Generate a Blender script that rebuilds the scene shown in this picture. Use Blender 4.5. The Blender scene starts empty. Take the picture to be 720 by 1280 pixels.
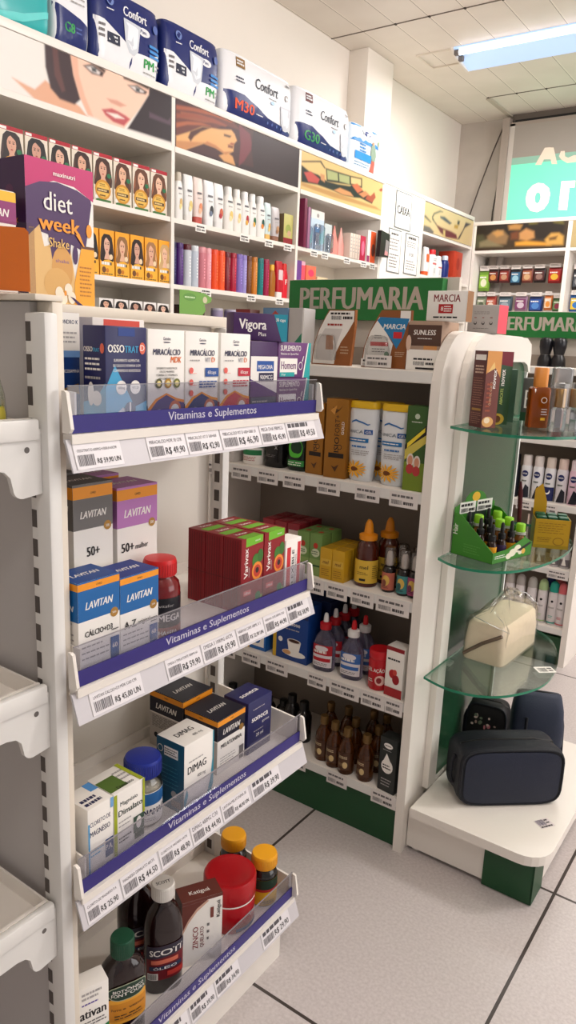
import bpy, bmesh, math, random
import numpy as np
from mathutils import Matrix, Vector
random.seed(7)
S = bpy.context.scene
COL = S.collection
PI = math.pi

# ------------------------------------------------------------------ camera
cam = bpy.data.objects.new('camera', bpy.data.cameras.new('camera'))
COL.objects.link(cam)
cam.data.sensor_fit = 'VERTICAL'
cam.data.sensor_height = 36.0
cam.data.lens = 927.78 / 1280 * 36.0
cam.data.clip_start = 0.02
cam.matrix_world = Matrix(((0.81304, -0.16127, 0.55942, 0.0),
                           (0.58072, 0.15601, -0.79902, 0.0),
                           (0.04159, 0.97450, 0.22049, 1.19),
                           (0, 0, 0, 1)))
S.camera = cam

# ------------------------------------------------------------------ light and exposure
S.view_settings.view_transform = 'Standard'
S.view_settings.look = 'None'
S.view_settings.gamma = 1.0
S.view_settings.use_curve_mapping = False
S.view_settings.exposure = 0.28
W = bpy.data.worlds.new('daylight')
S.world = W
W.use_nodes = True
W.node_tree.nodes['Background'].inputs[0].default_value = (1.0, 0.945, 0.92, 1)
W.node_tree.nodes['Background'].inputs[1].default_value = 0.30


def area_light(name, loc, target, sx, sy, power, color=(1, 0.955, 0.93)):
    d = bpy.data.lights.new(name, 'AREA')
    d.shape = 'RECTANGLE'
    d.size, d.size_y, d.energy, d.color = sx, sy, power, color
    o = bpy.data.objects.new(name, d)
    COL.objects.link(o)
    o.location = loc
    o.rotation_euler = (Vector(target) - Vector(loc)).to_track_quat('-Z', 'Y').to_euler()
    o['kind'] = 'helper'
    return o


def lamp_glow(loc, power, radius=0.2, color=(1, 0.97, 0.965)):
    d = bpy.data.lights.new('ceiling_lamp_glow', 'POINT')
    d.energy, d.color, d.shadow_soft_size = power, color, radius
    o = bpy.data.objects.new('ceiling_lamp_glow', d)
    COL.objects.link(o)
    o.location = loc
    o['kind'] = 'helper'
    return o


# the fitting in view, then the shop's other ceiling lamps, then daylight from the storefront
area_light('ceiling_lamp_light', (-1.2, 4.33, 2.76), (-1.2, 4.33, 0), 1.5, 0.15, 30)
lamp_glow((-0.55, 2.0, 2.55), 25)
lamp_glow((1.2, 2.9, 2.55), 74)
lamp_glow((0.5, 0.1, 2.55), 26)
area_light('storefront_daylight', (3.2, 2.8, 1.6), (-1, 2.2, 0.9), 3.0, 2.2, 46, (1, 0.975, 0.97))

# ------------------------------------------------------------------ materials
MATS = {}


def lin(c):
    return tuple((((v / 255) / 12.92 if v / 255 <= 0.04045 else ((v / 255 + 0.055) / 1.055) ** 2.4)) ** 1.12 for v in c)


def C(rgb, rough=0.5, metal=0.0, spec=0.5, trans=0.0, ior=1.45, emit=0.0, noise=0.0, nscale=40.0, bump=0.0, alpha=1.0):
    key = (tuple(rgb), rough, metal, spec, trans, ior, emit, noise, nscale, bump, alpha)
    if key in MATS:
        return MATS[key]
    m = bpy.data.materials.new('paint_%d_%d_%d' % tuple(rgb))
    m.use_nodes = True
    nt = m.node_tree
    b = nt.nodes['Principled BSDF']
    col = (*lin(rgb), 1)
    b.inputs['Base Color'].default_value = col
    b.inputs['Roughness'].default_value = rough
    b.inputs['Metallic'].default_value = metal
    b.inputs['Specular IOR Level'].default_value = spec
    b.inputs['Transmission Weight'].default_value = trans
    b.inputs['IOR'].default_value = ior
    b.inputs['Alpha'].default_value = alpha
    if emit:
        b.inputs['Emission Color'].default_value = col
        b.inputs['Emission Strength'].default_value = emit
    if noise or bump:
        tc = nt.nodes.new('ShaderNodeTexCoord')
        n = nt.nodes.new('ShaderNodeTexNoise')
        n.inputs['Scale'].default_value = nscale
        n.inputs['Detail'].default_value = 4
        nt.links.new(tc.outputs['Object'], n.inputs['Vector'])
        if noise:
            r = nt.nodes.new('ShaderNodeMapRange')
            r.inputs['To Min'].default_value = 1 - noise
            r.inputs['To Max'].default_value = 1 + noise * 0.6
            nt.links.new(n.outputs['Fac'], r.inputs['Value'])
            mx = nt.nodes.new('ShaderNodeVectorMath')
            mx.operation = 'SCALE'
            mx.inputs[0].default_value = col[:3]
            nt.links.new(r.outputs[0], mx.inputs['Scale'])
            nt.links.new(mx.outputs[0], b.inputs['Base Color'])
        if bump:
            bp = nt.nodes.new('ShaderNodeBump')
            bp.inputs['Strength'].default_value = bump
            bp.inputs['Distance'].default_value = 0.002
            nt.links.new(n.outputs['Fac'], bp.inputs['Height'])
            nt.links.new(bp.outputs[0], b.inputs['Normal'])
    MATS[key] = m
    return m


def clear(rgb, gloss=0.5, base=0.04, rough=0.05):
    """thin clear plastic or glass: tinted see-through with a fresnel reflection"""
    key = ('clear', tuple(rgb), gloss, base, rough)
    if key in MATS:
        return MATS[key]
    m = bpy.data.materials.new('clear_%d_%d_%d' % tuple(rgb))
    m.use_nodes = True
    nt = m.node_tree
    nt.nodes.remove(nt.nodes['Principled BSDF'])
    t = nt.nodes.new('ShaderNodeBsdfTransparent')
    t.inputs[0].default_value = (*lin(rgb), 1)
    g = nt.nodes.new('ShaderNodeBsdfGlossy')
    g.inputs['Roughness'].default_value = rough
    lw = nt.nodes.new('ShaderNodeLayerWeight')
    lw.inputs[0].default_value = 0.25
    mr = nt.nodes.new('ShaderNodeMapRange')
    mr.inputs['To Min'].default_value = base
    mr.inputs['To Max'].default_value = gloss
    nt.links.new(lw.outputs['Fresnel'], mr.inputs['Value'])
    mix = nt.nodes.new('ShaderNodeMixShader')
    nt.links.new(mr.outputs[0], mix.inputs[0])
    nt.links.new(t.outputs[0], mix.inputs[1])
    nt.links.new(g.outputs[0], mix.inputs[2])
    nt.links.new(mix.outputs[0], nt.nodes['Material Output'].inputs[0])
    MATS[key] = m
    return m


def tile_material():
    m = bpy.data.materials.new('floor_tiles')
    m.use_nodes = True
    nt = m.node_tree
    b = nt.nodes['Principled BSDF']
    geo = nt.nodes.new('ShaderNodeNewGeometry')
    sep = nt.nodes.new('ShaderNodeSeparateXYZ')
    nt.links.new(geo.outputs['Position'], sep.inputs[0])

    def math_node(op, a, bval=None):
        n = nt.nodes.new('ShaderNodeMath')
        n.operation = op
        if isinstance(a, (int, float)):
            n.inputs[0].default_value = a
        else:
            nt.links.new(a, n.inputs[0])
        if bval is not None:
            if isinstance(bval, (int, float)):
                n.inputs[1].default_value = bval
            else:
                nt.links.new(bval, n.inputs[1])
        return n.outputs[0]
    dist = []
    for ax, off, step in (('X', -0.311, 0.598), ('Y', 0.951, 0.611)):
        v = math_node('SUBTRACT', sep.outputs[ax], off - step * 20)
        v = math_node('MODULO', v, step)
        w = math_node('SUBTRACT', step, v)
        dist.append(math_node('MINIMUM', v, w))
    d = math_node('MINIMUM', dist[0], dist[1])
    g = math_node('LESS_THAN', d, 0.0034)
    n = nt.nodes.new('ShaderNodeTexNoise')
    n.inputs['Scale'].default_value = 160
    n.inputs['Detail'].default_value = 5
    nt.links.new(geo.outputs['Position'], n.inputs['Vector'])
    cr = nt.nodes.new('ShaderNodeValToRGB')
    cr.color_ramp.elements[0].position = 0.3
    cr.color_ramp.elements[0].color = (*lin((192, 184, 182)), 1)
    cr.color_ramp.elements[1].position = 0.7
    cr.color_ramp.elements[1].color = (*lin((208, 201, 199)), 1)
    nt.links.new(n.outputs['Fac'], cr.inputs[0])
    mix = nt.nodes.new('ShaderNodeMix')
    mix.data_type = 'RGBA'
    nt.links.new(g, mix.inputs[0])
    nt.links.new(cr.outputs[0], mix.inputs[6])
    mix.inputs[7].default_value = (*lin((74, 66, 62)), 1)
    nt.links.new(mix.outputs[2], b.inputs['Base Color'])
    b.inputs['Roughness'].default_value = 0.38
    b.inputs['Specular IOR Level'].default_value = 0.4
    return m


def board_material():
    """ceiling boards 0.19 m wide, pale joints"""
    m = bpy.data.materials.new('ceiling_boards')
    m.use_nodes = True
    nt = m.node_tree
    b = nt.nodes['Principled BSDF']
    geo = nt.nodes.new('ShaderNodeNewGeometry')
    sep = nt.nodes.new('ShaderNodeSeparateXYZ')
    nt.links.new(geo.outputs['Position'], sep.inputs[0])

    def mn(op, a, v):
        n = nt.nodes.new('ShaderNodeMath')
        n.operation = op
        nt.links.new(a, n.inputs[0])
        if isinstance(v, float):
            n.inputs[1].default_value = v
        else:
            nt.links.new(v, n.inputs[1])
        return n.outputs[0]
    v = mn('ADD', sep.outputs['X'], 2.11 + 1.9)
    v = mn('MODULO', v, 0.19)
    joint = mn('LESS_THAN', v, 0.007)
    dark = mn('GREATER_THAN', v, 0.187)
    n = nt.nodes.new('ShaderNodeTexNoise')
    n.inputs['Scale'].default_value = 3
    nt.links.new(geo.outputs['Position'], n.inputs['Vector'])
    cr = nt.nodes.new('ShaderNodeValToRGB')
    cr.color_ramp.elements[0].position = 0.3
    cr.color_ramp.elements[0].color = (*lin((226, 217, 206)), 1)
    cr.color_ramp.elements[1].position = 0.7
    cr.color_ramp.elements[1].color = (*lin((236, 228, 218)), 1)
    nt.links.new(n.outputs['Fac'], cr.inputs[0])
    mix = nt.nodes.new('ShaderNodeMix')
    mix.data_type = 'RGBA'
    nt.links.new(joint, mix.inputs[0])
    nt.links.new(cr.outputs[0], mix.inputs[6])
    mix.inputs[7].default_value = (*lin((240, 232, 220)), 1)
    mix2 = nt.nodes.new('ShaderNodeMix')
    mix2.data_type = 'RGBA'
    nt.links.new(dark, mix2.inputs[0])
    nt.links.new(mix.outputs[2], mix2.inputs[6])
    mix2.inputs[7].default_value = (*lin((150, 138, 124)), 1)
    nt.links.new(mix2.outputs[2], b.inputs['Base Color'])
    b.inputs['Roughness'].default_value = 0.5
    return m


WHITE = C((236, 230, 222), 0.35)
PAPER = C((240, 236, 230), 0.55)
CREAM = C((226, 217, 203), 0.45)
PANEL = C((214, 208, 200), 0.4, noise=0.03, nscale=8)
METAL_W = C((226, 224, 220), 0.3)
BLACK = C((24, 22, 22), 0.4)
INK = C((38, 34, 36), 0.6)
GREEN = C((34, 118, 58), 0.45)
DGREEN = C((30, 82, 48), 0.4)
PURPLE = C((50, 38, 124), 0.4)
CLEAR = clear((238, 238, 242), 0.24, 0.04)


# ------------------------------------------------------------------ mesh builder
class MB:
    def __init__(s):
        s.V, s.F, s.M, s.S, s.mats = [], [], [], [], []
        s.T = None

    def mi(s, m):
        if m not in s.mats:
            s.mats.append(m)
        return s.mats.index(m)

    def add(s, vs, fs, m, smooth=False):
        n = len(s.V)
        if s.T is not None:
            vs = [tuple(s.T @ Vector(v)) for v in vs]
        s.V += [tuple(v) for v in vs]
        k = s.mi(m)
        for f in fs:
            s.F.append([i + n for i in f])
            s.M.append(k)
            s.S.append(smooth)
        return s

    def box(s, x0, x1, y0, y1, z0, z1, m, bev=0.0, seg=2, faces=None):
        if x1 < x0: x0, x1 = x1, x0
        if y1 < y0: y0, y1 = y1, y0
        if z1 < z0: z0, z1 = z1, z0
        if bev > 0:
            bm = bmesh.new()
            bmesh.ops.create_cube(bm, size=1)
            for v in bm.verts:
                v.co = ((x0 + x1) / 2 + v.co.x * (x1 - x0), (y0 + y1) / 2 + v.co.y * (y1 - y0), (z0 + z1) / 2 + v.co.z * (z1 - z0))
            bmesh.ops.bevel(bm, geom=list(bm.edges), offset=bev, segments=seg, affect='EDGES', profile=0.5)
            bm.verts.index_update()
            s.add([v.co[:] for v in bm.verts], [[v.index for v in f.verts] for f in bm.faces], m, True)
            bm.free()
            return s
        v = [(x0, y0, z0), (x1, y0, z0), (x1, y1, z0), (x0, y1, z0), (x0, y0, z1), (x1, y0, z1), (x1, y1, z1), (x0, y1, z1)]
        f = [[0, 3, 2, 1], [4, 5, 6, 7], [0, 1, 5, 4], [1, 2, 6, 5], [2, 3, 7, 6], [3, 0, 4, 7]]
        names = ['bottom', 'top', 'front', 'right', 'back', 'left']
        if faces:
            for i, nme in enumerate(names):
                s.add(v, [f[i]], faces.get(nme, m))
            return s
        return s.add(v, f, m)

    def prism(s, pts, axis, a, b, m, smooth=False):
        """pts: outline; axis 'x' (y,z), 'y' (x,z), 'z' (x,y)"""
        def P(p, t):
            return {'x': (t, p[0], p[1]), 'y': (p[0], t, p[1]), 'z': (p[0], p[1], t)}[axis]
        n = len(pts)
        s.add([P(p, a) for p in pts] + [P(p, b) for p in pts],
              [list(range(n))[::-1], list(range(n, 2 * n))], m)
        s.add([P(p, a) for p in pts] + [P(p, b) for p in pts],
              [[i, (i + 1) % n, n + (i + 1) % n, n + i] for i in range(n)], m, smooth)
        return s

    def loft(s, secs, m, seg=24, smooth=True, cx=0.0, cy=0.0):
        """secs: (z, hx, hy, exponent)"""
        rings, vs = [], []
        for z, hx, hy, e in secs:
            r = []
            for i in range(seg):
                a = 2 * PI * i / seg
                c, sn = math.cos(a), math.sin(a)
                x = hx * abs(c) ** (2 / e) * (1 if c >= 0 else -1)
                y = hy * abs(sn) ** (2 / e) * (1 if sn >= 0 else -1)
                r.append(len(vs))
                vs.append((cx + x, cy + y, z))
            rings.append(r)
        fs = []
        for a, b in zip(rings, rings[1:]):
            for i in range(seg):
                j = (i + 1) % seg
                fs.append([a[i], a[j], b[j], b[i]])
        fs.append(rings[0][::-1])
        fs.append(rings[-1])
        return s.add(vs, fs, m, smooth)

    def lathe(s, prof, m, seg=20, cx=0.0, cy=0.0):
        return s.loft([(z, max(r, 1e-4), max(r, 1e-4), 2) for r, z in prof], m, seg, True, cx, cy)

    def tube(s, path, r, m, seg=8):
        path = [Vector(p) for p in path]
        vs, fs = [], []
        for i, p in enumerate(path):
            d = (path[min(i + 1, len(path) - 1)] - path[max(i - 1, 0)]).normalized()
            u = d.orthogonal().normalized() if i == 0 else (u - d * u.dot(d)).normalized()
            w = d.cross(u)
            for k in range(seg):
                a = 2 * PI * k / seg
                vs.append(tuple(p + (u * math.cos(a) + w * math.sin(a)) * r))
        for i in range(len(path) - 1):
            for k in range(seg):
                j = (k + 1) % seg
                fs.append([i * seg + k, i * seg + j, (i + 1) * seg + j, (i + 1) * seg + k])
        fs.append(list(range(seg))[::-1])
        fs.append(list(range((len(path) - 1) * seg, len(path) * seg)))
        return s.add(vs, fs, m, True)

    def build(s, name, parent=None, loc=(0, 0, 0), rz=0.0, label=None, cat=None, group=None, kind=None, tilt=None):
        me = bpy.data.meshes.new(name)
        me.from_pydata(s.V, [], s.F)
        for m in s.mats:
            me.materials.append(m)
        me.polygons.foreach_set('material_index', s.M)
        me.polygons.foreach_set('use_smooth', s.S)
        me.update()
        if any(s.S):
            me.set_sharp_from_angle(angle=math.radians(42))
        o = bpy.data.objects.new(name, me)
        COL.objects.link(o)
        o.location = loc
        o.rotation_euler = (tilt[0], tilt[1], rz) if tilt else (0, 0, rz)
        if parent:
            o.parent = parent
        tag(o, label, cat, group, kind)
        return o


def tag(o, label=None, cat=None, group=None, kind=None):
    if label: o['label'] = label
    if cat: o['category'] = cat
    if group: o['group'] = group
    if kind: o['kind'] = kind
    return o


def root(name, loc, rz, label, cat, group=None, tilt=None):
    o = bpy.data.objects.new(name, None)
    o.empty_display_size = 0.05
    COL.objects.link(o)
    o.location = loc
    o.rotation_euler = (tilt[0], tilt[1], rz) if tilt else (0, 0, rz)
    return tag(o, label, cat, group)


# ------------------------------------------------------------------ lettering
TXT = {}


def text_geom(t, bold=0.0, shear=0.0):
    bold = 0.0
    key = (t, bold, shear)
    if key in TXT:
        return TXT[key]
    cu = bpy.data.curves.new('lettering', 'FONT')
    cu.body = t
    cu.fill_mode = 'FRONT'
    cu.resolution_u = 2
    cu.shear = shear
    ob = bpy.data.objects.new('lettering', cu)
    COL.objects.link(ob)
    dg = bpy.context.evaluated_depsgraph_get()
    me = ob.evaluated_get(dg).to_mesh()
    vs = [(v.co.x, v.co.y) for v in me.vertices]
    fs = [list(p.vertices) for p in me.polygons]
    ob.evaluated_get(dg).to_mesh_clear()
    bpy.data.objects.remove(ob)
    bpy.data.curves.remove(cu)
    if vs:
        x0 = min(v[0] for v in vs); x1 = max(v[0] for v in vs)
        vs = [(v[0] - x0, v[1]) for v in vs]
        w = x1 - x0
    else:
        w = 1
    TXT[key] = (vs, fs, w)
    return TXT[key]


class Face:
    """a printable area: fn(u metres, v metres, lift) -> local point"""
    def __init__(s, mb, w, h, fn, curved=False):
        s.mb, s.w, s.h, s.fn, s.k, s.curved = mb, w, h, fn, 1, curved

    def _l(s):
        s.k += 1
        return (0.00018 if s.curved else 0.00008) * s.k

    def poly(s, pts, m):
        l = s._l()
        if s.curved:            # follow the curve: cut the outline into small triangles first
            bm = bmesh.new()
            bm.faces.new([bm.verts.new((p[0] * s.w, p[1] * s.h, 0)) for p in pts])
            bmesh.ops.triangulate(bm, faces=bm.faces[:])
            lim = s.w / 12
            for _ in range(4):
                e = [e for e in bm.edges if abs(e.verts[0].co.x - e.verts[1].co.x) > lim]
                if not e: break
                bmesh.ops.subdivide_edges(bm, edges=e, cuts=1)
                bmesh.ops.triangulate(bm, faces=bm.faces[:])
            bm.verts.index_update()
            s.mb.add([s.fn(v.co.x, v.co.y, l) for v in bm.verts], [[v.index for v in f.verts] for f in bm.faces], m, True)
            bm.free()
            return s
        s.mb.add([s.fn(p[0] * s.w, p[1] * s.h, l) for p in pts], [list(range(len(pts)))], m)
        return s

    def rect(s, u0, v0, u1, v1, m):
        n = max(2, int(28 * (u1 - u0))) if s.curved else 1
        l = s._l()
        vs = []
        for i in range(n + 1):
            u = u0 + (u1 - u0) * i / n
            vs += [s.fn(u * s.w, v0 * s.h, l), s.fn(u * s.w, v1 * s.h, l)]
        s.mb.add(vs, [[2 * i, 2 * i + 2, 2 * i + 3, 2 * i + 1] for i in range(n)], m, s.curved)
        return s

    def ell(s, cu, cv, ru, rv, m, n=16):
        """rv as a fraction of the height; ru of the width"""
        return s.poly([(cu + ru * math.cos(2 * PI * i / n), cv + rv * math.sin(2 * PI * i / n)) for i in range(n)], m)

    def disc(s, cu, cv, r, m, n=14):
        return s.ell(cu, cv, r / s.w, r / s.h, m, n)

    def text(s, t, u, v, cap, m, w=None, align='l', bold=0.012, shear=0.0, vert=False):
        """cap: capital height as a fraction of the face height; w: width as a fraction of the face width; v: baseline"""
        vs, fs, tw = text_geom(t, bold, shear)
        k = cap * (s.w if vert else s.h) / 0.69
        kx = k
        if w is not None:
            kx = w * (s.h if vert else s.w) / tw
            k = min(k, kx * 1.3)
        off = {'l': 0, 'c': -tw * kx / 2, 'r': -tw * kx}[align]
        l = s._l()
        if vert:
            pts = [s.fn(u * s.w - y * k, v * s.h + x * kx + off, l) for x, y in vs]
        else:
            pts = [s.fn(u * s.w + x * kx + off, v * s.h + y * k, l) for x, y in vs]
        s.mb.add(pts, fs, m)
        if bold > 0:
            b = min(bold, 0.04) * k * 0.8
            for dx, dl in ((-b, 0.00002), (b, 0.00004)):
                if vert: q = [s.fn(u * s.w - y * k, v * s.h + x * kx + off + dx, l - dl) for x, y in vs]
                else: q = [s.fn(u * s.w + x * kx + off + dx, v * s.h + y * k, l - dl) for x, y in vs]
                s.mb.add(q, fs, m)
        return s

    def lines(s, u0, u1, v0, v1, n, m, fill=0.4):
        """n rows of small print"""
        rnd = random.Random(int((u0 + v0) * 1000) + n)
        for i in range(n):
            v = v1 - (v1 - v0) * (i + 0.5) / n
            hh = (v1 - v0) / n * fill
            x = u0
            end = u1 - (u1 - u0) * rnd.random() * 0.25
            while x < end:
                x2 = min(end, x + (u1 - u0) * rnd.uniform(0.08, 0.22))
                s.rect(x, v - hh / 2, x2, v + hh / 2, m)
                s.k -= 1
                x = x2 + (u1 - u0) * 0.03
        s.k += 1
        return s

    def bars(s, u0, u1, v0, v1, m):
        rnd = random.Random(int(u0 * 1e4))
        x = u0
        while x < u1:
            wd = (u1 - u0) * rnd.choice((0.02, 0.03, 0.05))
            s.rect(x, v0, min(u1, x + wd), v1, m)
            s.k -= 1
            x += wd + (u1 - u0) * rnd.choice((0.025, 0.04))
        s.k += 1
        return s


def box_faces(mb, w, d, h, z=0.0):
    """front is local -y; left is -x; right +x"""
    return {
        'front': Face(mb, w, h, lambda u, v, l: (u - w / 2, -d / 2 - l, z + v)),
        'left': Face(mb, d, h, lambda u, v, l: (-w / 2 - l, d / 2 - u, z + v)),
        'right': Face(mb, d, h, lambda u, v, l: (w / 2 + l, -d / 2 + u, z + v)),
        'back': Face(mb, w, h, lambda u, v, l: (w / 2 - u, d / 2 + l, z + v)),
        'top': Face(mb, w, d, lambda u, v, l: (u - w / 2, -d / 2 + v, z + h + l)),
    }


def carton(w, d, h, m, faces=None, bev=0.0012):
    mb = MB()
    if faces:
        mb.box(-w / 2, w / 2, -d / 2, d / 2, 0, h, m, faces=faces)
    else:
        mb.box(-w / 2, w / 2, -d / 2, d / 2, 0, h, m, bev, 2)
    return mb, box_faces(mb, w, d, h)


def round_face(mb, surf, z0, z1, a0, a1, rmean):
    """surf(angle, z) -> (x, y); angle 0 looks along local -y, growing to +x"""
    w = (a1 - a0) * rmean

    def fn(u, v, l):
        a = a0 + (a1 - a0) * u / w
        x, y = surf(a, z0 + v)
        r = math.hypot(x, y) or 1
        return (x * (1 + l / r), y * (1 + l / r), z0 + v)
    return Face(mb, w, z1 - z0, fn, True)


def circ(R):
    return lambda a, z: (R * math.sin(a), -R * math.cos(a))


def oval(hx, hy, e=2.0):
    def f(a, z):
        c, s_ = math.sin(a), -math.cos(a)
        return (hx * abs(c) ** (2 / e) * (1 if c >= 0 else -1), hy * abs(s_) ** (2 / e) * (1 if s_ >= 0 else -1))
    return f


def soft_print(name, parent, plane, val, a0, a1, z0, z1, bg, polys, label, n=230):
    """a printed picture: a thin board whose face carries the picture as soft-edged colour areas"""
    m = max(8, int(n * (z1 - z0) / (a1 - a0)))
    A, Z = np.meshgrid(np.linspace(a0, a1, n), np.linspace(z0, z1, m))
    img = np.empty((m, n, 3)); img[:] = lin(bg)
    for item in polys:
        c, pts = item[0], item[1]
        soft = item[2] if len(item) > 2 else 0.005
        P = np.array(pts, float)
        d2 = np.full(A.shape, 1e9); inside = np.zeros(A.shape, bool)
        for (x0, y0), (x1, y1) in zip(P, np.roll(P, -1, 0)):
            ex, ey = x1 - x0, y1 - y0
            t = np.clip(((A - x0) * ex + (Z - y0) * ey) / (ex * ex + ey * ey + 1e-12), 0, 1)
            d2 = np.minimum(d2, (A - x0 - t * ex) ** 2 + (Z - y0 - t * ey) ** 2)
            if abs(ey) > 1e-9:
                inside ^= ((y0 > Z) != (y1 > Z)) & (A < (x0 + ex * (Z - y0) / ey))
        d = np.sqrt(d2) * np.where(inside, 1, -1)
        al = np.clip(0.5 + d / (2 * soft), 0, 1); al = (al * al * (3 - 2 * al))[..., None]
        img = img * (1 - al) + np.array(lin(c)) * al
    vs = [((val, a, z) if plane == 'X' else (a, val, z)) for a, z in zip(A.ravel(), Z.ravel())]
    fs = []
    for j in range(m - 1):
        for i in range(n - 1):
            q = [j * n + i, j * n + i + 1, (j + 1) * n + i + 1, (j + 1) * n + i]
            fs.append(q)
    key = 'printed_picture'
    if key not in MATS:
        mt = bpy.data.materials.new(key); mt.use_nodes = True
        at = mt.node_tree.nodes.new('ShaderNodeVertexColor'); at.layer_name = 'print'
        b = mt.node_tree.nodes['Principled BSDF']; b.inputs['Roughness'].default_value = 0.4
        mt.node_tree.links.new(at.outputs[0], b.inputs['Base Color'])
        MATS[key] = mt
    mb = MB()
    mb.add(vs, fs, MATS[key], False)
    if plane == 'X': mb.box(val - 0.012, val - 0.0006, a0, a1, z0, z1, WHITE)
    else: mb.box(a0, a1, val + 0.0006, val + 0.012, z0, z1, WHITE)
    o = mb.build(name, parent)
    ca = o.data.color_attributes.new('print', 'FLOAT_COLOR', 'POINT')
    cols = np.ones((len(mb.V), 4)); cols[:m * n, :3] = img.reshape(-1, 3)
    ca.data.foreach_set('color', cols.ravel().astype(np.float32))
    if label: o['label'] = label
    return o


R90 = PI / 2     # an item turned this way shows its front to +X
WOMAN_CLOSEUP=[((222,172,142),[(1.552,1.96),(1.634,1.949),(1.675,1.987),(1.813,1.944),(1.847,1.919),(1.632,1.92)]),((62,38,44),[(1.675,2.103),(1.711,2.11),(1.779,2.108),(1.795,2.077),(1.81,2.017),(1.82,1.97),(1.791,1.945),(1.731,1.946),(1.695,1.969),(1.677,2.027)]),((100,62,60),[(1.705,2.093),(1.726,2.096),(1.734,2.035),(1.754,1.977),(1.74,1.969),(1.712,2.013)]),((238,201,180),[(1.776,2.105),(1.829,2.107),(1.909,2.107),(2.018,2.107),(2.135,2.105),(2.138,2.072),(2.095,2.016),(2.055,1.971),(2.01,1.922),(1.929,1.921),(1.847,1.926),(1.814,1.973),(1.789,2.035)]),((228,180,156),[(1.776,2.105),(1.789,2.035),(1.814,1.973),(1.847,1.926),(1.87,1.927),(1.835,1.983),(1.811,2.042),(1.806,2.101)]),((48,32,40),[(2.135,2.105),(2.19,2.108),(2.253,2.108),(2.255,1.93),(2.026,1.926),(2.095,2.016),(2.132,2.066)]),((92,70,84),[(2.135,2.008),(2.233,2.003),(2.247,2.018),(2.247,1.99),(2.135,1.99)]),((70,45,40),[(1.806,2.106),(1.874,2.107),(1.928,2.088),(1.922,2.079),(1.868,2.091),(1.813,2.097)]),((70,45,40),[(2.005,2.095),(2.082,2.101),(2.138,2.095),(2.129,2.082),(2.075,2.086),(2.011,2.085)]),((70,50,50),[(1.83,2.075),(1.868,2.091),(1.92,2.079),(1.913,2.064),(1.867,2.06)]),((225,215,210),[(1.843,2.075),(1.868,2.084),(1.903,2.075),(1.898,2.066),(1.867,2.066)]),((60,70,75),[(1.864,2.081),(1.885,2.082),(1.887,2.07),(1.868,2.068)]),((70,50,50),[(2.028,2.07),(2.075,2.082),(2.124,2.073),(2.116,2.063),(2.069,2.056)]),((225,215,210),[(2.04,2.07),(2.073,2.076),(2.108,2.07),(2.103,2.065),(2.069,2.061)]),((60,70,75),[(2.066,2.074),(2.087,2.074),(2.087,2.062),(2.069,2.061)]),((214,160,140),[(1.931,2.001),(1.979,2.007),(2.022,2.001),(1.994,1.989),(1.949,1.991)]),((190,92,96),[(1.908,1.96),(1.954,1.975),(1.985,1.972),(2.019,1.967),(2.04,1.961),(2.01,1.931),(1.96,1.932),(1.924,1.945)]),((240,225,215),[(1.93,1.956),(1.979,1.962),(2.011,1.955),(1.969,1.947)])]
WOMAN_PROFILE=[((78,44,46),[(2.277,2.101),(2.475,2.105),(2.759,2.111),(2.768,1.944),(2.279,1.916)]),((112,60,52),[(2.277,2.072),(2.377,2.086),(2.506,2.104),(2.606,2.1),(2.665,2.071),(2.56,2.067),(2.477,2.022),(2.359,1.999),(2.278,1.96)]),((150,88,64),[(2.301,2.053),(2.416,2.069),(2.538,2.069),(2.436,2.045),(2.302,2.029)]),((222,172,116),[(2.278,1.96),(2.359,1.995),(2.427,2.028),(2.539,2.044),(2.607,2.058),(2.63,2.047),(2.646,2.025),(2.627,2.008),(2.624,1.978),(2.576,1.955),(2.51,1.967),(2.438,1.968),(2.322,1.918),(2.279,1.916)]),((120,60,50),[(2.588,1.997),(2.623,1.999),(2.619,1.988),(2.588,1.986)]),((60,40,40),[(2.561,2.032),(2.608,2.035),(2.6,2.026),(2.561,2.024)]),((212,160,105),[(2.532,1.942),(2.585,1.966),(2.62,1.957),(2.639,1.926),(2.565,1.927)]),((122,56,66),[(2.657,2.093),(2.733,2.071),(2.754,2.02),(2.697,1.954),(2.662,1.928),(2.671,2.018)]),((58,36,42),[(2.759,2.111),(2.931,2.11),(3.096,2.109),(3.109,1.932),(2.768,1.934),(2.745,2.018)]),((166,92,62),[(2.277,2.068),(2.377,2.084),(2.516,2.099),(2.615,2.093),(2.606,2.086),(2.496,2.084),(2.377,2.072),(2.277,2.054)]),((150,80,58),[(2.278,2.039),(2.377,2.062),(2.486,2.074),(2.581,2.069),(2.568,2.061),(2.468,2.057),(2.377,2.05),(2.278,2.023)]),((172,100,66),[(2.278,2.007),(2.339,2.026),(2.417,2.04),(2.477,2.042),(2.417,2.031),(2.34,2.014),(2.278,1.99)]),((188,128,84),[(2.438,1.968),(2.51,1.967),(2.576,1.955),(2.611,1.975),(2.563,1.963),(2.51,1.977),(2.458,1.98)]),((196,140,92),[(2.279,1.943),(2.341,1.954),(2.438,1.971),(2.322,1.918),(2.279,1.916)]),((84,42,36),[(2.359,1.995),(2.429,2.028),(2.477,2.035),(2.417,2.006),(2.379,1.98),(2.36,1.958),(2.344,1.969)]),((150,70,60),[(2.609,2.009),(2.627,2.01),(2.623,2.002),(2.597,2.0)])]
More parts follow.
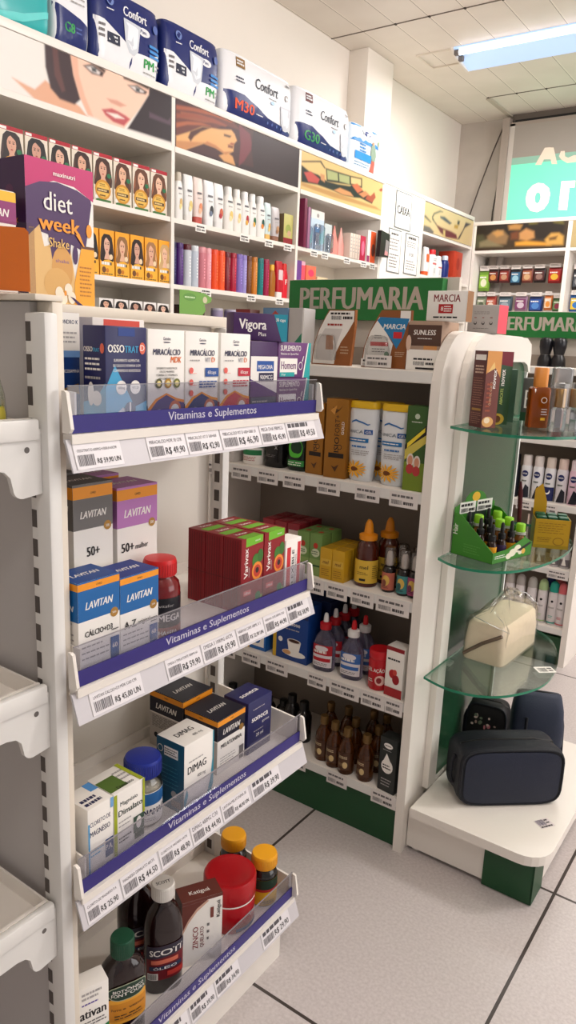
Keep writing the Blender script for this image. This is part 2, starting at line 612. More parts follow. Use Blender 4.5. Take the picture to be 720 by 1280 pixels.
COMPACTS=[((40,34,36),[(3.13,2.028),(3.165,2.02),(3.2,2.012),(3.277,2.012),(3.364,1.997),(3.459,2.002),(3.584,2.015),(3.629,2.04),(3.687,2.024),(3.839,1.989),(3.827,1.967),(3.694,1.975),(3.638,1.967),(3.516,1.958),(3.424,1.964),(3.275,1.965),(3.136,1.952)]),((196,86,80),[(3.155,1.999),(3.214,2.014),(3.294,1.994),(3.277,1.971),(3.195,1.965)]),((206,150,105),[(3.297,2.021),(3.336,2.022),(3.341,1.988),(3.304,1.994)]),((40,34,36),[(3.134,2.046),(3.298,2.08),(3.342,2.054),(3.332,2.051),(3.291,2.072),(3.135,2.04)]),((40,34,36),[(3.344,2.056),(3.585,2.066),(3.704,2.076),(3.71,2.028),(3.587,2.021),(3.358,1.996)]),((176,180,128),[(3.355,2.05),(3.456,2.054),(3.465,2.019),(3.366,2.007)]),((176,180,128),[(3.469,2.054),(3.574,2.06),(3.579,2.023),(3.478,2.019)]),((226,196,140),[(3.588,2.06),(3.693,2.069),(3.697,2.036),(3.594,2.03)]),((216,156,104),[(3.43,1.968),(3.486,1.989),(3.591,1.986),(3.626,1.971),(3.516,1.962)]),((206,116,80),[(3.601,2.024),(3.657,2.041),(3.72,2.018),(3.666,1.995)]),((214,140,96),[(3.677,1.993),(3.746,2.02),(3.788,2.01),(3.729,1.983)]),((178,84,60),[(3.777,2.006),(3.807,2.005),(3.845,2.031),(3.864,2.007),(3.826,1.973),(3.751,1.98)]),((170,70,55),[(3.895,2.051),(3.92,2.066),(3.945,2.06),(3.917,2.046)]),((196,152,96),[(3.136,1.952),(3.425,1.958),(3.873,1.96),(3.937,1.949),(3.815,1.944),(3.427,1.933),(3.137,1.937)])]
BRUSHES=[((96,90,80),[(4.486,2.013),(4.514,2.011),(4.596,1.985),(4.582,1.981),(4.486,2.0)]),((70,80,72),[(4.599,2.018),(4.622,2.044),(4.714,2.073),(4.759,2.071),(4.716,2.064),(4.635,2.038),(4.614,2.015),(4.643,1.997),(4.677,1.985),(4.66,1.982),(4.605,2.002)]),((80,80,90),[(4.721,2.04),(4.787,2.046),(4.907,2.024),(4.878,2.011),(4.724,2.029)]),((110,50,60),[(4.66,1.982),(4.75,1.975),(4.918,1.972),(4.999,1.965),(5.022,1.937),(4.836,1.925),(4.742,1.942)]),((200,180,120),[(4.782,1.962),(4.815,1.966),(4.82,1.929),(4.796,1.926)]),((50,44,44),[(5.002,2.056),(5.04,2.056),(5.033,2.029),(4.997,2.03)]),((176,140,60),[(4.957,2.022),(5.02,2.027),(5.013,2.002),(4.95,2.0)]),((52,44,60),[(5.14,2.064),(5.234,2.066),(5.133,2.026),(5.054,1.941),(5.022,1.937),(5.103,2.01)]),((110,104,100),[(4.491,1.952),(4.581,1.953),(4.641,1.934),(4.631,1.915),(4.489,1.913)])]
STILL_LIFE=[((44,34,24),[(-2.203,2.081),(-1.564,2.081),(-1.567,1.984),(-1.686,1.949),(-1.925,1.98),(-2.195,2.002)]),((150,120,84),[(-2.093,1.987),(-2.051,2.021),(-1.984,2.023),(-1.941,1.981),(-1.952,1.93),(-2.086,1.925)]),((196,150,90),[(-2.055,2.006),(-2.023,2.023),(-1.984,2.015),(-1.979,1.992),(-2.024,1.979)]),((186,140,80),[(-1.949,2.05),(-1.901,2.06),(-1.851,2.049),(-1.864,2.02),(-1.94,2.023)]),((196,146,92),[(-1.867,1.997),(-1.822,2.025),(-1.766,2.003),(-1.759,1.963),(-1.812,1.945),(-1.862,1.957)]),((120,70,40),[(-1.927,2.0),(-1.874,2.012),(-1.868,1.957),(-1.922,1.959)]),((222,160,60),[(-1.887,1.938),(-1.812,1.945),(-1.684,1.929),(-1.64,1.91),(-1.885,1.917)]),((206,160,84),[(-1.686,1.949),(-1.649,1.987),(-1.598,1.987),(-1.565,1.964),(-1.562,1.91),(-1.672,1.914)]),((90,60,34),[(-1.661,1.958),(-1.606,1.968),(-1.613,1.946),(-1.654,1.942)]),((84,84,60),[(-2.194,1.992),(-2.128,1.999),(-2.101,1.956),(-2.12,1.915),(-2.186,1.914)]),((140,130,100),[(-2.146,1.948),(-2.091,1.966),(-1.973,1.915),(-2.143,1.916)]),((120,110,50),[(-1.805,2.065),(-1.742,2.071),(-1.75,2.052),(-1.803,2.05)]),((120,110,50),[(-1.659,2.074),(-1.578,2.078),(-1.574,2.042),(-1.636,2.052)])]
SIGN_LETTERS=[[(-1.88,2.475),(-1.825,2.58),(-1.798,2.58),(-1.764,2.575),(-1.727,2.467),(-1.765,2.47),(-1.776,2.502),(-1.822,2.505),(-1.836,2.472)],[(-1.712,2.547),(-1.686,2.546),(-1.68,2.511),(-1.658,2.5),(-1.623,2.512),(-1.608,2.512),(-1.603,2.468),(-1.661,2.467),(-1.701,2.492),(-1.721,2.515)],[(-1.685,2.353),(-1.592,2.35),(-1.592,2.306),(-1.626,2.308),(-1.625,2.165),(-1.684,2.169)],[(-1.845,2.356),(-1.805,2.348),(-1.765,2.316),(-1.752,2.276),(-1.759,2.219),(-1.786,2.18),(-1.83,2.163),(-1.878,2.175),(-1.91,2.214),(-1.921,2.259),(-1.913,2.309),(-1.882,2.343)],[(-1.839,2.295),(-1.822,2.285),(-1.815,2.259),(-1.821,2.23),(-1.837,2.22),(-1.852,2.234),(-1.857,2.262),(-1.852,2.285)]]
# ================================================================== the room
def struct(mb, name):
    return mb.build(name, kind='structure')


ZC = 2.83
mb = MB(); mb.box(-2.6, 4.0, -2.5, 5.75, -0.08, 0.0, tile_material()); struct(mb, 'floor')
mb = MB(); mb.box(-2.6, 4.0, -2.5, 5.75, ZC, ZC + 0.05, board_material())
seam = C((120, 108, 96), 0.7)
mb.box(-2.5, 4.0, 3.788, 3.794, ZC - 0.003, ZC + 0.001, seam)
mb.box(-2.1, 4.0, 5.103, 5.109, ZC - 0.003, ZC + 0.001, seam)
for i in range(12):
    for y in (3.791, 5.106):
        x = -2.105 + i * 0.19
        mb.box(x - 0.005, x + 0.005, y - 0.007, y + 0.007, ZC - 0.005, ZC + 0.001, C((70, 60, 52), 0.7))
mb.box(-2.12, -2.09, 5.106, 5.6, ZC - 0.012, ZC + 0.001, C((196, 186, 172), 0.5))
struct(mb, 'ceiling')
PLASTER = C((240, 232, 222), 0.75, noise=0.04, nscale=3, bump=0.15)
OLDPLASTER = C((196, 186, 176), 0.8, noise=0.22, nscale=5, bump=0.3)
mb = MB(); mb.box(-2.6, -2.5, -2.5, 5.75, 0, ZC, PLASTER); struct(mb, 'wall_left')
mb = MB(); mb.box(-2.5, 4.0, 5.6, 5.75, 0, ZC, OLDPLASTER); struct(mb, 'wall_back')
mb = MB(); mb.box(-2.5, -2.375, 3.985, 4.29, 0, ZC, PLASTER, 0.004); struct(mb, 'wall_column')

# fluorescent fitting on the ceiling
r = root('fluorescent_lamp', (-1.2, 4.33, ZC), 0, 'white twin tube fluorescent fitting set into the ceiling boards', 'ceiling light')
PROF = [(-0.115, 0), (0.115, 0), (0.115, -0.055), (-0.085, -0.008), (-0.115, -0.008)]
for x in (-0.78, 0.85):
    mb = MB(); mb.prism([(-0.115, 0), (0.115, 0), (0.115, -0.06), (-0.06, -0.04), (-0.115, -0.01)], 'x', x, x + 0.012, WHITE); mb.build('end_plate', r)
mb = MB(); mb.prism(PROF, 'x', -0.7675, 0.8495, C((188, 214, 246), 0.4, emit=0.42)); mb.build('reflector', r)
mb = MB(); mb.tube([(-0.74, -0.092, -0.024), (0.83, -0.092, -0.024)], 0.014, C((250, 252, 255), 0.4, emit=2.2), 10); mb.build('tube', r)
for y, z in ((-0.092, -0.024), (-0.03, -0.035)):
    mb = MB(); mb.box(-0.767, -0.742, y - 0.012, y + 0.012, z - 0.012, z + 0.012, C((120, 112, 108), 0.5)); mb.build('lamp_holder', r)
mb = MB(); mb.box(-1.0, -0.795, -0.11, -0.1, -0.008, 0, CREAM); mb.box(-1.0, -0.99, -0.1, 0.11, -0.008, 0, CREAM)
mb.box(-1.0, -0.795, 0.11, 0.12, -0.008, 0, CREAM); mb.build('mounting_frame', r)

# green back-lit sign seen from inside, on the back wall
r = root('wall_sign', (0, 5.5, 2.1), 0, 'large mint green back-lit sign with cream letters high on the back wall', 'sign')
mb = MB()
SIGN_G = C((122, 222, 186), 0.4, emit=0.42)
SIGN_N = C((168, 160, 152), 0.5)  # upper part where the backlight is blocked, put into the colour as grey
SIGN_L = C((250, 236, 214), 0.5, emit=0.55)
mb.box(-2.05, -0.6, 0.0, 0.03, 0.0, 0.41, SIGN_G)
mb.box(-2.05, -0.6, 0.0, 0.03, 0.41, 0.646, SIGN_N)
mb.build('sign_panel', r)
mb = MB()
mb.add([(x, -0.0008, z - 2.1) for x, z in [(-2.05, 2.49), (-0.6, 2.49), (-0.6, 2.535), (-2.05, 2.535)]], [[0, 1, 2, 3]], C((150, 190, 172), 0.5, emit=0.12))
mb.build('backlight_falloff', r)  # in-between tone painted where the backlight dies out, not fading
for k, L in enumerate(SIGN_LETTERS[:4]):
    if k == 3:
        inn = SIGN_LETTERS[4]
        n = len(L); mbo = MB()
        mbo.add([(x, -0.002, z - 2.1) for x, z in L], [list(range(n))], SIGN_L)
        mbo.add([(x, -0.003, z - 2.1) for x, z in inn], [list(range(len(inn)))], SIGN_G)
    else:
        mbo = MB()
        mbo.add([(x, -0.002, z - 2.1) for x, z in L], [list(range(len(L)))], SIGN_L if k == 2 else C((226, 208, 190), 0.5, emit=0.25))  # upper letters coloured dimmer for the blocked backlight
    mbo.build('letter', r)
mb = MB()
FR = C((168, 156, 146), 0.5)
mb.box(-2.135, -2.085, -0.02, 0.05, -0.5, 0.70, FR)
mb.box(-2.085, -2.05, 0.0, 0.04, -0.5, 0.66, C((206, 198, 190), 0.4))
mb.box(-2.085, -0.6, 0.0, 0.04, 0.646, 0.668, FR)
mb.box(-2.085, -0.6, 0.04, 0.05, 0.668, 0.73, C((110, 100, 92), 0.6)); mb.box(-2.06, -0.6, 0.02, 0.039, 0.672, 0.688, BLACK)  # black strip put in to draw the dark gap above the sign
mb.build('sign_frame', r)
for pts, lab in (([(-2.15, 5.57, 2.80), (-2.22, 5.57, 2.62), (-2.31, 5.57, 2.35), (-2.38, 5.575, 2.12), (-2.38, 5.575, 2.0)], 'thin dark cable sagging diagonally down the corner of the back wall'),
                 ([(-2.145, 5.587, 2.80), (-2.165, 5.587, 2.55), (-2.17, 5.587, 2.4), (-2.19, 5.587, 2.2), (-2.19, 5.587, 2.0)], 'thin dark cable hanging nearly straight beside the sign frame')):
    mb = MB(); mb.tube(pts, 0.005, C((86, 76, 70), 0.6), 6)
    mb.build('cable', label=lab, cat='cable', group='cables on the back wall')


# ================================================================== wall shelving
XW = -2.2                     # front of the units on the left wall
DIV = [0.55, 1.40, 2.262, 3.12, 3.946]
r = root('wall_shelf_unit', (0, 0, 0), 0, 'long white wall shelving unit topped by pictures and diaper packs', 'shelving unit')
SHZ = [1.66, 1.407, 1.265, 0.95, 0.62, 0.3]
for y in DIV:
    mb = MB(); mb.box(-2.49, XW, y - 0.009, y + 0.009, 0, 2.095, WHITE); mb.build('divider', r)
mb = MB(); mb.box(-2.498, -2.49, 0.55, 3.946, 0, 2.1, CREAM); mb.build('back_panel', r)
mb = MB(); mb.box(-2.49, XW + 0.004, 0.54, 3.957, 2.092, 2.12, WHITE, 0.002); mb.build('top_board', r)
for a, b in zip(DIV, DIV[1:]):
    mb = MB(); mb.box(-2.49, XW + 0.002, a + 0.0095, b - 0.0095, 1.900, 1.920, WHITE); mb.build('shelf', r)
    for z in SHZ:
        mb = MB(); mb.box(-2.49, XW - 0.004, a + 0.0095, b - 0.0095, z - 0.018, z, WHITE)
        o = mb.build('shelf', r)
for k, (a, b) in enumerate(zip(DIV, DIV[1:])):
    bg = [(226, 219, 210), (232, 226, 220), (58, 36, 42), (222, 192, 132)][k]
    soft_print('picture_panel', r, 'X', XW, a + 0.01, b - 0.01, 1.921, 2.091, bg, [[], WOMAN_CLOSEUP, WOMAN_PROFILE, COMPACTS][k],
               ['plain pale picture panel', 'picture of a dark haired woman\'s face in close-up', 'picture of a red haired woman in profile', 'picture of open make-up compacts on tan'][k], 20 if k == 0 else 230)

r = root('pillar_panel', (0, 0, 0), 0, 'plain white upright panel carrying paper notices between two wall shelving units', 'panel')
mb = MB(); mb.box(-2.37, XW, 3.958, 4.468, 0, 2.1, WHITE, 0.002); mb.build('panel_board', r)
mb = MB(); mb.box(-2.37, XW + 0.003, 3.958, 4.468, 2.1, 2.12, WHITE, 0.002); mb.build('panel_cap', r)


def notice(y0, y1, z0, z1, draw, label):
    mb = MB(); w, h = y1 - y0, z1 - z0
    mb.box(-w / 2, w / 2, -0.002, 0, 0, h, C((120, 124, 124), 0.5))
    f = Face(mb, w, h, lambda u, v, l: (u - w / 2, -0.002 - l, v))
    f.rect(0.04, 0.025, 0.96, 0.975, PAPER)
    draw(f)
    mb.build('paper_notice', loc=(XW + 0.0005, (y0 + y1) / 2, z0), rz=R90, label=label, cat='notice', group='paper notices on the white panel')


notice(4.10, 4.305, 1.885, 2.09, lambda f: f.text('CAIXA', 0.5, 0.40, 0.22, INK, w=0.78, align='c', bold=0.04), 'square framed notice reading CAIXA on the white panel')
notice(4.04, 4.20, 1.63, 1.875, lambda f: (f.lines(0.2, 0.8, 0.84, 0.93, 1, INK, 0.5), f.lines(0.12, 0.9, 0.5, 0.8, 4, C((150, 146, 142), 0.6)), f.lines(0.14, 0.86, 0.1, 0.45, 5, C((130, 126, 122), 0.6))), 'narrow framed notice with dense text below the CAIXA sign')
notice(4.255, 4.435, 1.64, 1.875, lambda f: (f.lines(0.2, 0.8, 0.85, 0.95, 1, INK, 0.6), f.lines(0.12, 0.9, 0.66, 0.82, 3, C((150, 146, 142), 0.6)), f.text('R 00', 0.5, 0.45, 0.09, INK, align='c'), f.lines(0.14, 0.86, 0.1, 0.36, 4, C((150, 146, 142), 0.6))), 'framed notice with a bold line mid-page nearest the corner unit')

r = root('corner_shelf_unit', (0, 0, 0), 0, 'short white shelving unit in the corner under a picture of make-up brushes', 'shelving unit')
for y in (4.478, 5.287):
    mb = MB(); mb.box(-2.49, XW, y - 0.009, y + 0.009, 0, 2.095, WHITE); mb.build('divider', r)
mb = MB(); mb.box(-2.498, -2.49, 4.48, 5.29, 0, 2.1, CREAM); mb.build('back_panel', r)
mb = MB(); mb.box(-2.49, XW + 0.002, 4.469, 5.29, 2.096, 2.12, WHITE, 0.002); mb.build('top_board', r)
for z in (1.92, 1.66, 1.407, 1.15, 0.9, 0.6):
    mb = MB(); mb.box(-2.49, XW - 0.004, 4.488, 5.277, z - 0.018, z, WHITE); mb.build('shelf', r)
soft_print('picture_panel', r, 'X', XW, 4.488, 5.277, 1.921, 2.091, (206, 184, 140), [(c, p, 0.009) for c, p in BRUSHES], None, 160)

YB = 5.287
r = root('back_shelf_unit', (0, 0, 0), 0, 'white peg-wall unit on the back wall under a dark still-life picture', 'shelving unit')
for x in (-2.1855, -1.528, -0.86):
    mb = MB(); mb.box(x - (0.0095 if x < -2 else 0.014), x + (0.0095 if x < -2 else 0.014), YB, 5.59, 0, 2.06, WHITE); mb.build('divider', r)
mb = MB(); mb.box(-2.195, -0.86, 5.56, 5.59, 0, 2.06, C((206, 196, 186), 0.5)); mb.build('back_panel', r)
mb = MB(); mb.box(-2.195, -0.85, YB - 0.003, 5.59, 2.061, 2.085, WHITE, 0.002); mb.build('top_board', r)
for a, b in ((-2.176, -1.542), (-1.514, -0.874)):
    mb = MB(); mb.box(a + 0.0005, b - 0.0005, YB + 0.002, 5.559, 1.872, 1.892, WHITE); mb.build('shelf', r)
    mb = MB(); mb.box(a + 0.0005, b - 0.0005, YB + 0.002, 5.559, 1.15, 1.17, WHITE); mb.build('shelf', r)
    soft_print('picture_panel', r, 'Y', YB, a + 0.0005, b - 0.0005, 1.893, 2.06, (70, 54, 36) if a < -2 else (186, 166, 122), [(c, p, 0.013) for c, p in STILL_LIFE] if a < -2 else [], None, 150 if a < -2 else 12)
for z in (1.79, 1.60):
    mb = MB(); mb.box(-2.176, -1.542, 5.42, 5.428, z, z + 0.012, METAL_W); mb.box(-1.513, -0.875, 5.42, 5.428, z, z + 0.012, METAL_W); mb.build('hang_rail', r)


# ================================================================== double-sided gondola with green PERFUMARIA sign
def gondola(Y, label, levels, sign_from, sign_to, lettering, end_rim=True):
    """front at Y, shelves face -Y, right end panel at X=-0.66"""
    XL, XR, D = -1.285, -0.66, 0.225
    r = root('display_gondola', (0, 0, 0), 0, label, 'gondola')
    back = C((150, 138, 126), 0.55)
    mb = MB(); mb.box(XL, XR - 0.012, Y + D, Y + D + 0.02, 0.0, 1.19, back); mb.build('back_panel', r)
    mb = MB(); mb.box(XL - 0.02, XL - 0.0005, Y + 0.004, Y + 0.515, 0, 1.12, WHITE); mb.build('side_panel', r)
    # right end panel with the rounded hood
    out = [(Y - 0.004, 0.0), (Y + 0.515, 0.0), (Y + 0.515, 1.19)]
    for i in range(7):
        a = i / 6 * PI / 2
        out.append((Y + 0.475 + 0.04 * math.cos(a), 1.193 + 0.04 * math.sin(a)))
    n = 9
    for i in range(n + 1):
        a = PI / 2 + i / n * PI / 2
        out.append((Y + 0.10 + 0.104 * math.cos(a), 1.105 + 0.128 * math.sin(a)))
    mb = MB(); mb.prism(out, 'x', XR - 0.012, XR + 0.010, WHITE, False); mb.build('end_panel', r)
    mb = MB(); mb.box(XL, XR - 0.0125, Y + 0.012, Y + 0.03, 0, 0.112, DGREEN); mb.build('plinth', r)
    for z in levels:
        mb = MB()
        mb.box(XL, XR - 0.0125, Y + 0.001, Y + D - 0.001, z - 0.026, z, WHITE, 0.0015)
        mb.box(XL, XR - 0.0125, Y - 0.0015, Y + 0.0009, z - 0.024, z - 0.002, METAL_W)
        mb.build('shelf', r)
    # far side: plain shelves so that the unit reads from the side
    for z in levels:
        mb = MB(); mb.box(XL, XR - 0.0125, Y + D + 0.021, Y + 0.505, z - 0.026, z, WHITE, 0.0015); mb.build('shelf', r)
    # header sign
    mb = MB()
    mb.box(sign_from - 0.012, sign_to + 0.03, Y + D + 0.0205, Y + D + 0.035, 1.0, 1.36, C((206, 198, 188), 0.5), 0.001)
    mb.build('sign_backing', r)
    mb = MB()
    yf = Y + D - 0.008
    mb.box(sign_from, sign_to, yf, Y + D + 0.02, 1.257, 1.356, C((38, 124, 60), 0.45))
    w, h = sign_to - sign_from, 0.099
    f = Face(mb, w, h, lambda u, v, l: (sign_from + u, yf - l, 1.257 + v))
    f.text(lettering[0], lettering[1], 0.27, 0.54, C((190, 178, 166), 0.5), w=lettering[2], bold=0.05)
    mb.build('header_sign', r)
    return r


LV = [1.146, 0.885, 0.634, 0.388, 0.141]
gondola(1.467, 'white gondola under the fully visible green PERFUMARIA sign', LV, -1.205, -0.765, ('PERFUMARIA', 0.085, 0.81))
gondola(2.85, 'white gondola of deodorants under the farther green PERFUMARIA sign', [1.146, 0.885, 0.638, 0.388, 0.152], -1.16, -0.72, ('PERFUMARIA', 0.085, 0.81))

# ================================================================== end display with glass shelves
EX = -0.65
r = root('end_display', (0, 0, 0), 0, 'white end display with green board, glass shelves and low platform', 'display stand')
BOARD_G = C((48, 90, 64), 0.22, spec=0.7)
mb = MB()
pts = [(1.60, 0.136), (1.975, 0.136), (1.975, 1.12)]
for i in range(6):
    a = i / 5 * PI / 2
    pts.append((1.935 + 0.04 * math.cos(a), 1.13 + 0.04 * math.sin(a)))
for i in range(7):
    a = PI / 2 + i / 6 * PI / 2
    pts.append((1.68 + 0.08 * math.cos(a), 1.07 + 0.10 * math.sin(a)))
mb.prism(pts, 'x', EX + 0.0005, EX + 0.006, BOARD_G); mb.build('green_board', r)
# rim of the frame: left leg and hood
rim = [(1.555, 0.136), (1.60, 0.136), (1.60, 1.07)]
for i in range(7):
    a = PI - i / 6 * PI / 2
    rim.append((1.68 + 0.08 * math.cos(a), 1.07 + 0.10 * math.sin(a)))
rim += [(1.935, 1.17), (1.96, 1.163), (1.975, 1.145), (1.983, 1.145), (1.983, 1.19), (1.976, 1.215), (1.94, 1.23), (1.66, 1.23)]
for i in range(1, 7):
    a = PI / 2 + i / 6 * PI / 2
    rim.append((1.66 + 0.105 * math.cos(a), 1.10 + 0.13 * math.sin(a)))
mb = MB(); mb.prism(rim, 'x', EX + 0.0005, EX + 0.016, WHITE); mb.build('frame_rim', r)
mb = MB(); mb.box(EX + 0.0005, EX + 0.012, 1.9755, 1.983, 0.136, 1.144, C((236, 238, 234), 0.3)); mb.build('edge_strip', r)
GLASS = clear((240, 248, 244), 0.5, 0.06, 0.03)
GEDGE = C((40, 150, 116), 0.15, trans=0.35)


def glass_shelf(z, pts):
    mb = MB()
    n = len(pts)
    t = 0.006
    lo = [(x, y, z - t) for x, y in pts]; hi = [(x, y, z) for x, y in pts]
    mb.add(lo + hi, [list(range(n))[::-1], list(range(n, 2 * n))], GLASS)
    mb.add(lo + hi, [[i, (i + 1) % n, n + (i + 1) % n, n + i] for i in range(n)], GEDGE, False)
    o = mb.build('glass_shelf', r)
    for y in (1.60, 1.93):
        b = MB(); b.box(EX + 0.0165 if y < 1.7 else EX + 0.0065, EX + 0.03, y - 0.012, y + 0.012, z - 0.014, z - 0.0065, METAL_W)
        b.build('shelf_clip', o)


def smooth_outline(pts, n=6):
    """rounded line through the points, closed along the board"""
    P = [Vector((*p, 0)) for p in pts]
    out = []
    for i in range(len(P) - 1):
        p0, p1, p2, p3 = P[max(i - 1, 0)], P[i], P[i + 1], P[min(i + 2, len(P) - 1)]
        for k in range(n):
            t = k / n
            q = 0.5 * (2 * p1 + (p2 - p0) * t + (2 * p0 - 5 * p1 + 4 * p2 - p3) * t * t + (3 * p1 - p0 - 3 * p2 + p3) * t ** 3)
            out.append((q.x, q.y))
    out.append((P[-1].x, P[-1].y))
    return out


GX0 = EX + 0.0175
glass_shelf(1.035, smooth_outline([(GX0, 1.492), (-0.545, 1.442), (-0.455, 1.446), (-0.392, 1.515), (-0.365, 1.64), (-0.378, 1.78), (-0.435, 1.90), (-0.53, 1.96), (GX0, 1.97)]))
glass_shelf(0.744, smooth_outline([(GX0, 1.488), (-0.575, 1.457), (-0.515, 1.466), (-0.465, 1.516), (-0.430, 1.64), (-0.428, 1.80), (-0.47, 1.91), (-0.55, 1.965), (GX0, 1.97)]))
glass_shelf(0.467, smooth_outline([(GX0, 1.468), (-0.568, 1.449), (-0.497, 1.462), (-0.443, 1.512), (-0.404, 1.612), (-0.413, 1.746), (-0.465, 1.885), (-0.55, 1.96), (GX0, 1.97)]))


def rounded(x0, x1, y0, y1, rr, n=6):
    """outline with the two +x corners rounded"""
    p = [(x0, y1), (x0, y0)]
    for i in range(n + 1):
        a = -PI / 2 + PI / 2 * i / n
        p.append((x1 - rr + rr * math.cos(a), y0 + rr + rr * math.sin(a)))
    for i in range(n + 1):
        a = PI / 2 * i / n
        p.append((x1 - rr + rr * math.cos(a), y1 - rr + rr * math.sin(a)))
    return p


mb = MB(); mb.prism(rounded(EX + 0.0175, -0.316, 1.458, 2.02, 0.06), 'z', 0.112, 0.135, WHITE); mb.build('deck', r)
mb = MB(); mb.box(EX + 0.002, -0.345, 1.488, 1.99, 0.012, 0.1115, WHITE); mb.build('base_box', r)
mb = MB(); mb.box(-0.455, -0.343, 1.484, 1.4875, 0.003, 0.1110, DGREEN); mb.box(-0.3445, -0.341, 1.484, 1.56, 0.004, 0.1110, DGREEN); mb.build('corner_trim', r)
for x, y in ((-0.63, 1.51), (-0.41, 1.50), (-0.37, 1.95), (-0.62, 1.95)):
    mb = MB(); mb.lathe([(0.012, 0), (0.012, 0.0115)], PAPER, 12, x, y); mb.build('foot', r)

# ================================================================== vitamin gondola
G1 = root('vitamin_gondola', (0, 0, 0), 0, 'slotted metal gondola with four guarded shelves under purple vitamin strips', 'gondola')
mb = MB(); mb.box(-0.945, -0.70, 0.534, 0.548, 0.0, 1.2245, CREAM, 0.001); mb.build('end_panel', G1)
mb = MB(); mb.box(-1.15, -0.881, 0.5485, 1.05, 1.214, 1.2315, CREAM, 0.0015); mb.box(-1.15, -0.6995, 0.512, 0.5484, 1.225, 1.2315, CREAM, 0.001); mb.build('top_cap', G1)
mb = MB(); mb.box(-0.918, -0.905, 0.5525, 1.03, 0.06, 1.213, C((232, 226, 216), 0.45)); mb.build('back_panel', G1)
mb = MB(); mb.box(-0.715, -0.70, 0.5525, 1.035, 0.0, 0.10, WHITE); mb.build('kick_plate', G1)
SLOT = C((92, 84, 80), 0.6)


def slotted_post(x0, x1, y0, y1, slots, label=None):
    mb = MB(); mb.box(x0, x1, y0, y1, 0, 1.2125, METAL_W, 0.003)
    f = Face(mb, x1 - x0, 1.21, lambda u, v, l: (x0 + u, y0 - l, v))
    n = 34
    for i in range(n):
        v = 0.02 + i * 0.0352
        f.rect(slots[0], v / 1.21, slots[1], (v + 0.021) / 1.21, SLOT)
        f.k = 1
    return mb.build('slotted_post', G1)


slotted_post(-0.7260, -0.6905, 0.516, 0.5338, (0.06, 0.32))
slotted_post(-0.900, -0.872, 1.031, 1.05, (0.30, 0.74))
mb = MB(); mb.box(-1.15, -0.7265, 0.524, 0.5335, 0.05, 1.224, C((190, 186, 184), 0.45)); mb.build('end_back_panel', G1)

FL = [1.082, 0.772, 0.480, 0.148]
GX = -0.68
BN = C((206, 204, 214), 0.5)
CAPT = ['Vitaminas e Suplementos'] * 4
TX = [(0.692, 0.876), (0.690, 0.873), (0.697, 0.879), (0.678, 0.864)]
for k, z in enumerate(FL):
    mb = MB()
    mb.box(-0.9045, GX - 0.003, 0.5485, 1.036, z - 0.006, z, WHITE)
    mb.box(-0.9045, -0.9, 0.5485, 1.036, z, z + 0.02, WHITE)
    # end walls
    mb.prism([(-0.9045, z), (GX - 0.004, z), (GX - 0.004, z + 0.045), (-0.9045, z + 0.056)], 'y', 1.032, 1.036, WHITE)
    mb.prism([(-0.9045, z), (GX - 0.004, z), (GX - 0.004, z + 0.045), (-0.9045, z + 0.056)], 'y', 0.5485, 0.551, WHITE)
    mb.box(GX - 0.01, GX + 0.006, 0.536, 1.040, z - 0.012, z - 0.0012, WHITE)
    # bracket under the tray
    mb.prism([(-0.9045, z - 0.008), (GX - 0.03, z - 0.008), (GX - 0.03, z - 0.02), (-0.87, z - 0.035), (-0.88, z - 0.075), (-0.9045, z - 0.078)], 'y', 1.0285, 1.0315, WHITE)
    sh = mb.build('shelf_tray', G1)
    mb = MB(); mb.box(GX - 0.001, GX + 0.001, 0.536, 1.037, z + 0.0205, z + 0.0524, CLEAR); mb.box(GX - 0.001, GX + 0.001, 0.536, 1.037, z + 0.0525, z + 0.0534, C((150, 146, 150), 0.3)); mb.build('clear_guard', sh)
    mb = MB(); mb.box(GX - 0.001, GX + 0.0015, 0.536, 1.037, z - 0.0005, z + 0.020, PURPLE)
    f = Face(mb, 0.501, 0.0205, lambda u, v, l: (GX + 0.0015 + l, 0.536 + u, z + v))
    f.text(CAPT[k], (TX[k][0] - 0.536) / 0.501, 0.30, 0.52, BN, w=(TX[k][1] - TX[k][0]) / 0.501, bold=0.012)
    mb.build('banner_strip', sh)
    mb = MB()
    mb.prism([(GX - 0.002, z - 0.0066), (GX + 0.002, z - 0.0066), (GX + 0.015, z - 0.043), (GX + 0.0125, z - 0.043)], 'y', 0.530, 1.046, C((204, 200, 203), 0.35))
    mb.build('price_rail', sh)
    for y in (0.529, 1.0385):
        mb = MB(); mb.prism([(GX + 0.002, z + 0.048), (GX + 0.006, z + 0.046), (GX + 0.013, z + 0.006), (GX + 0.009, z + 0.001), (GX - 0.002, z + 0.001), (GX - 0.002, z + 0.048)], 'y', y, y + 0.0045, WHITE)
        mb.build('end_clip', sh)


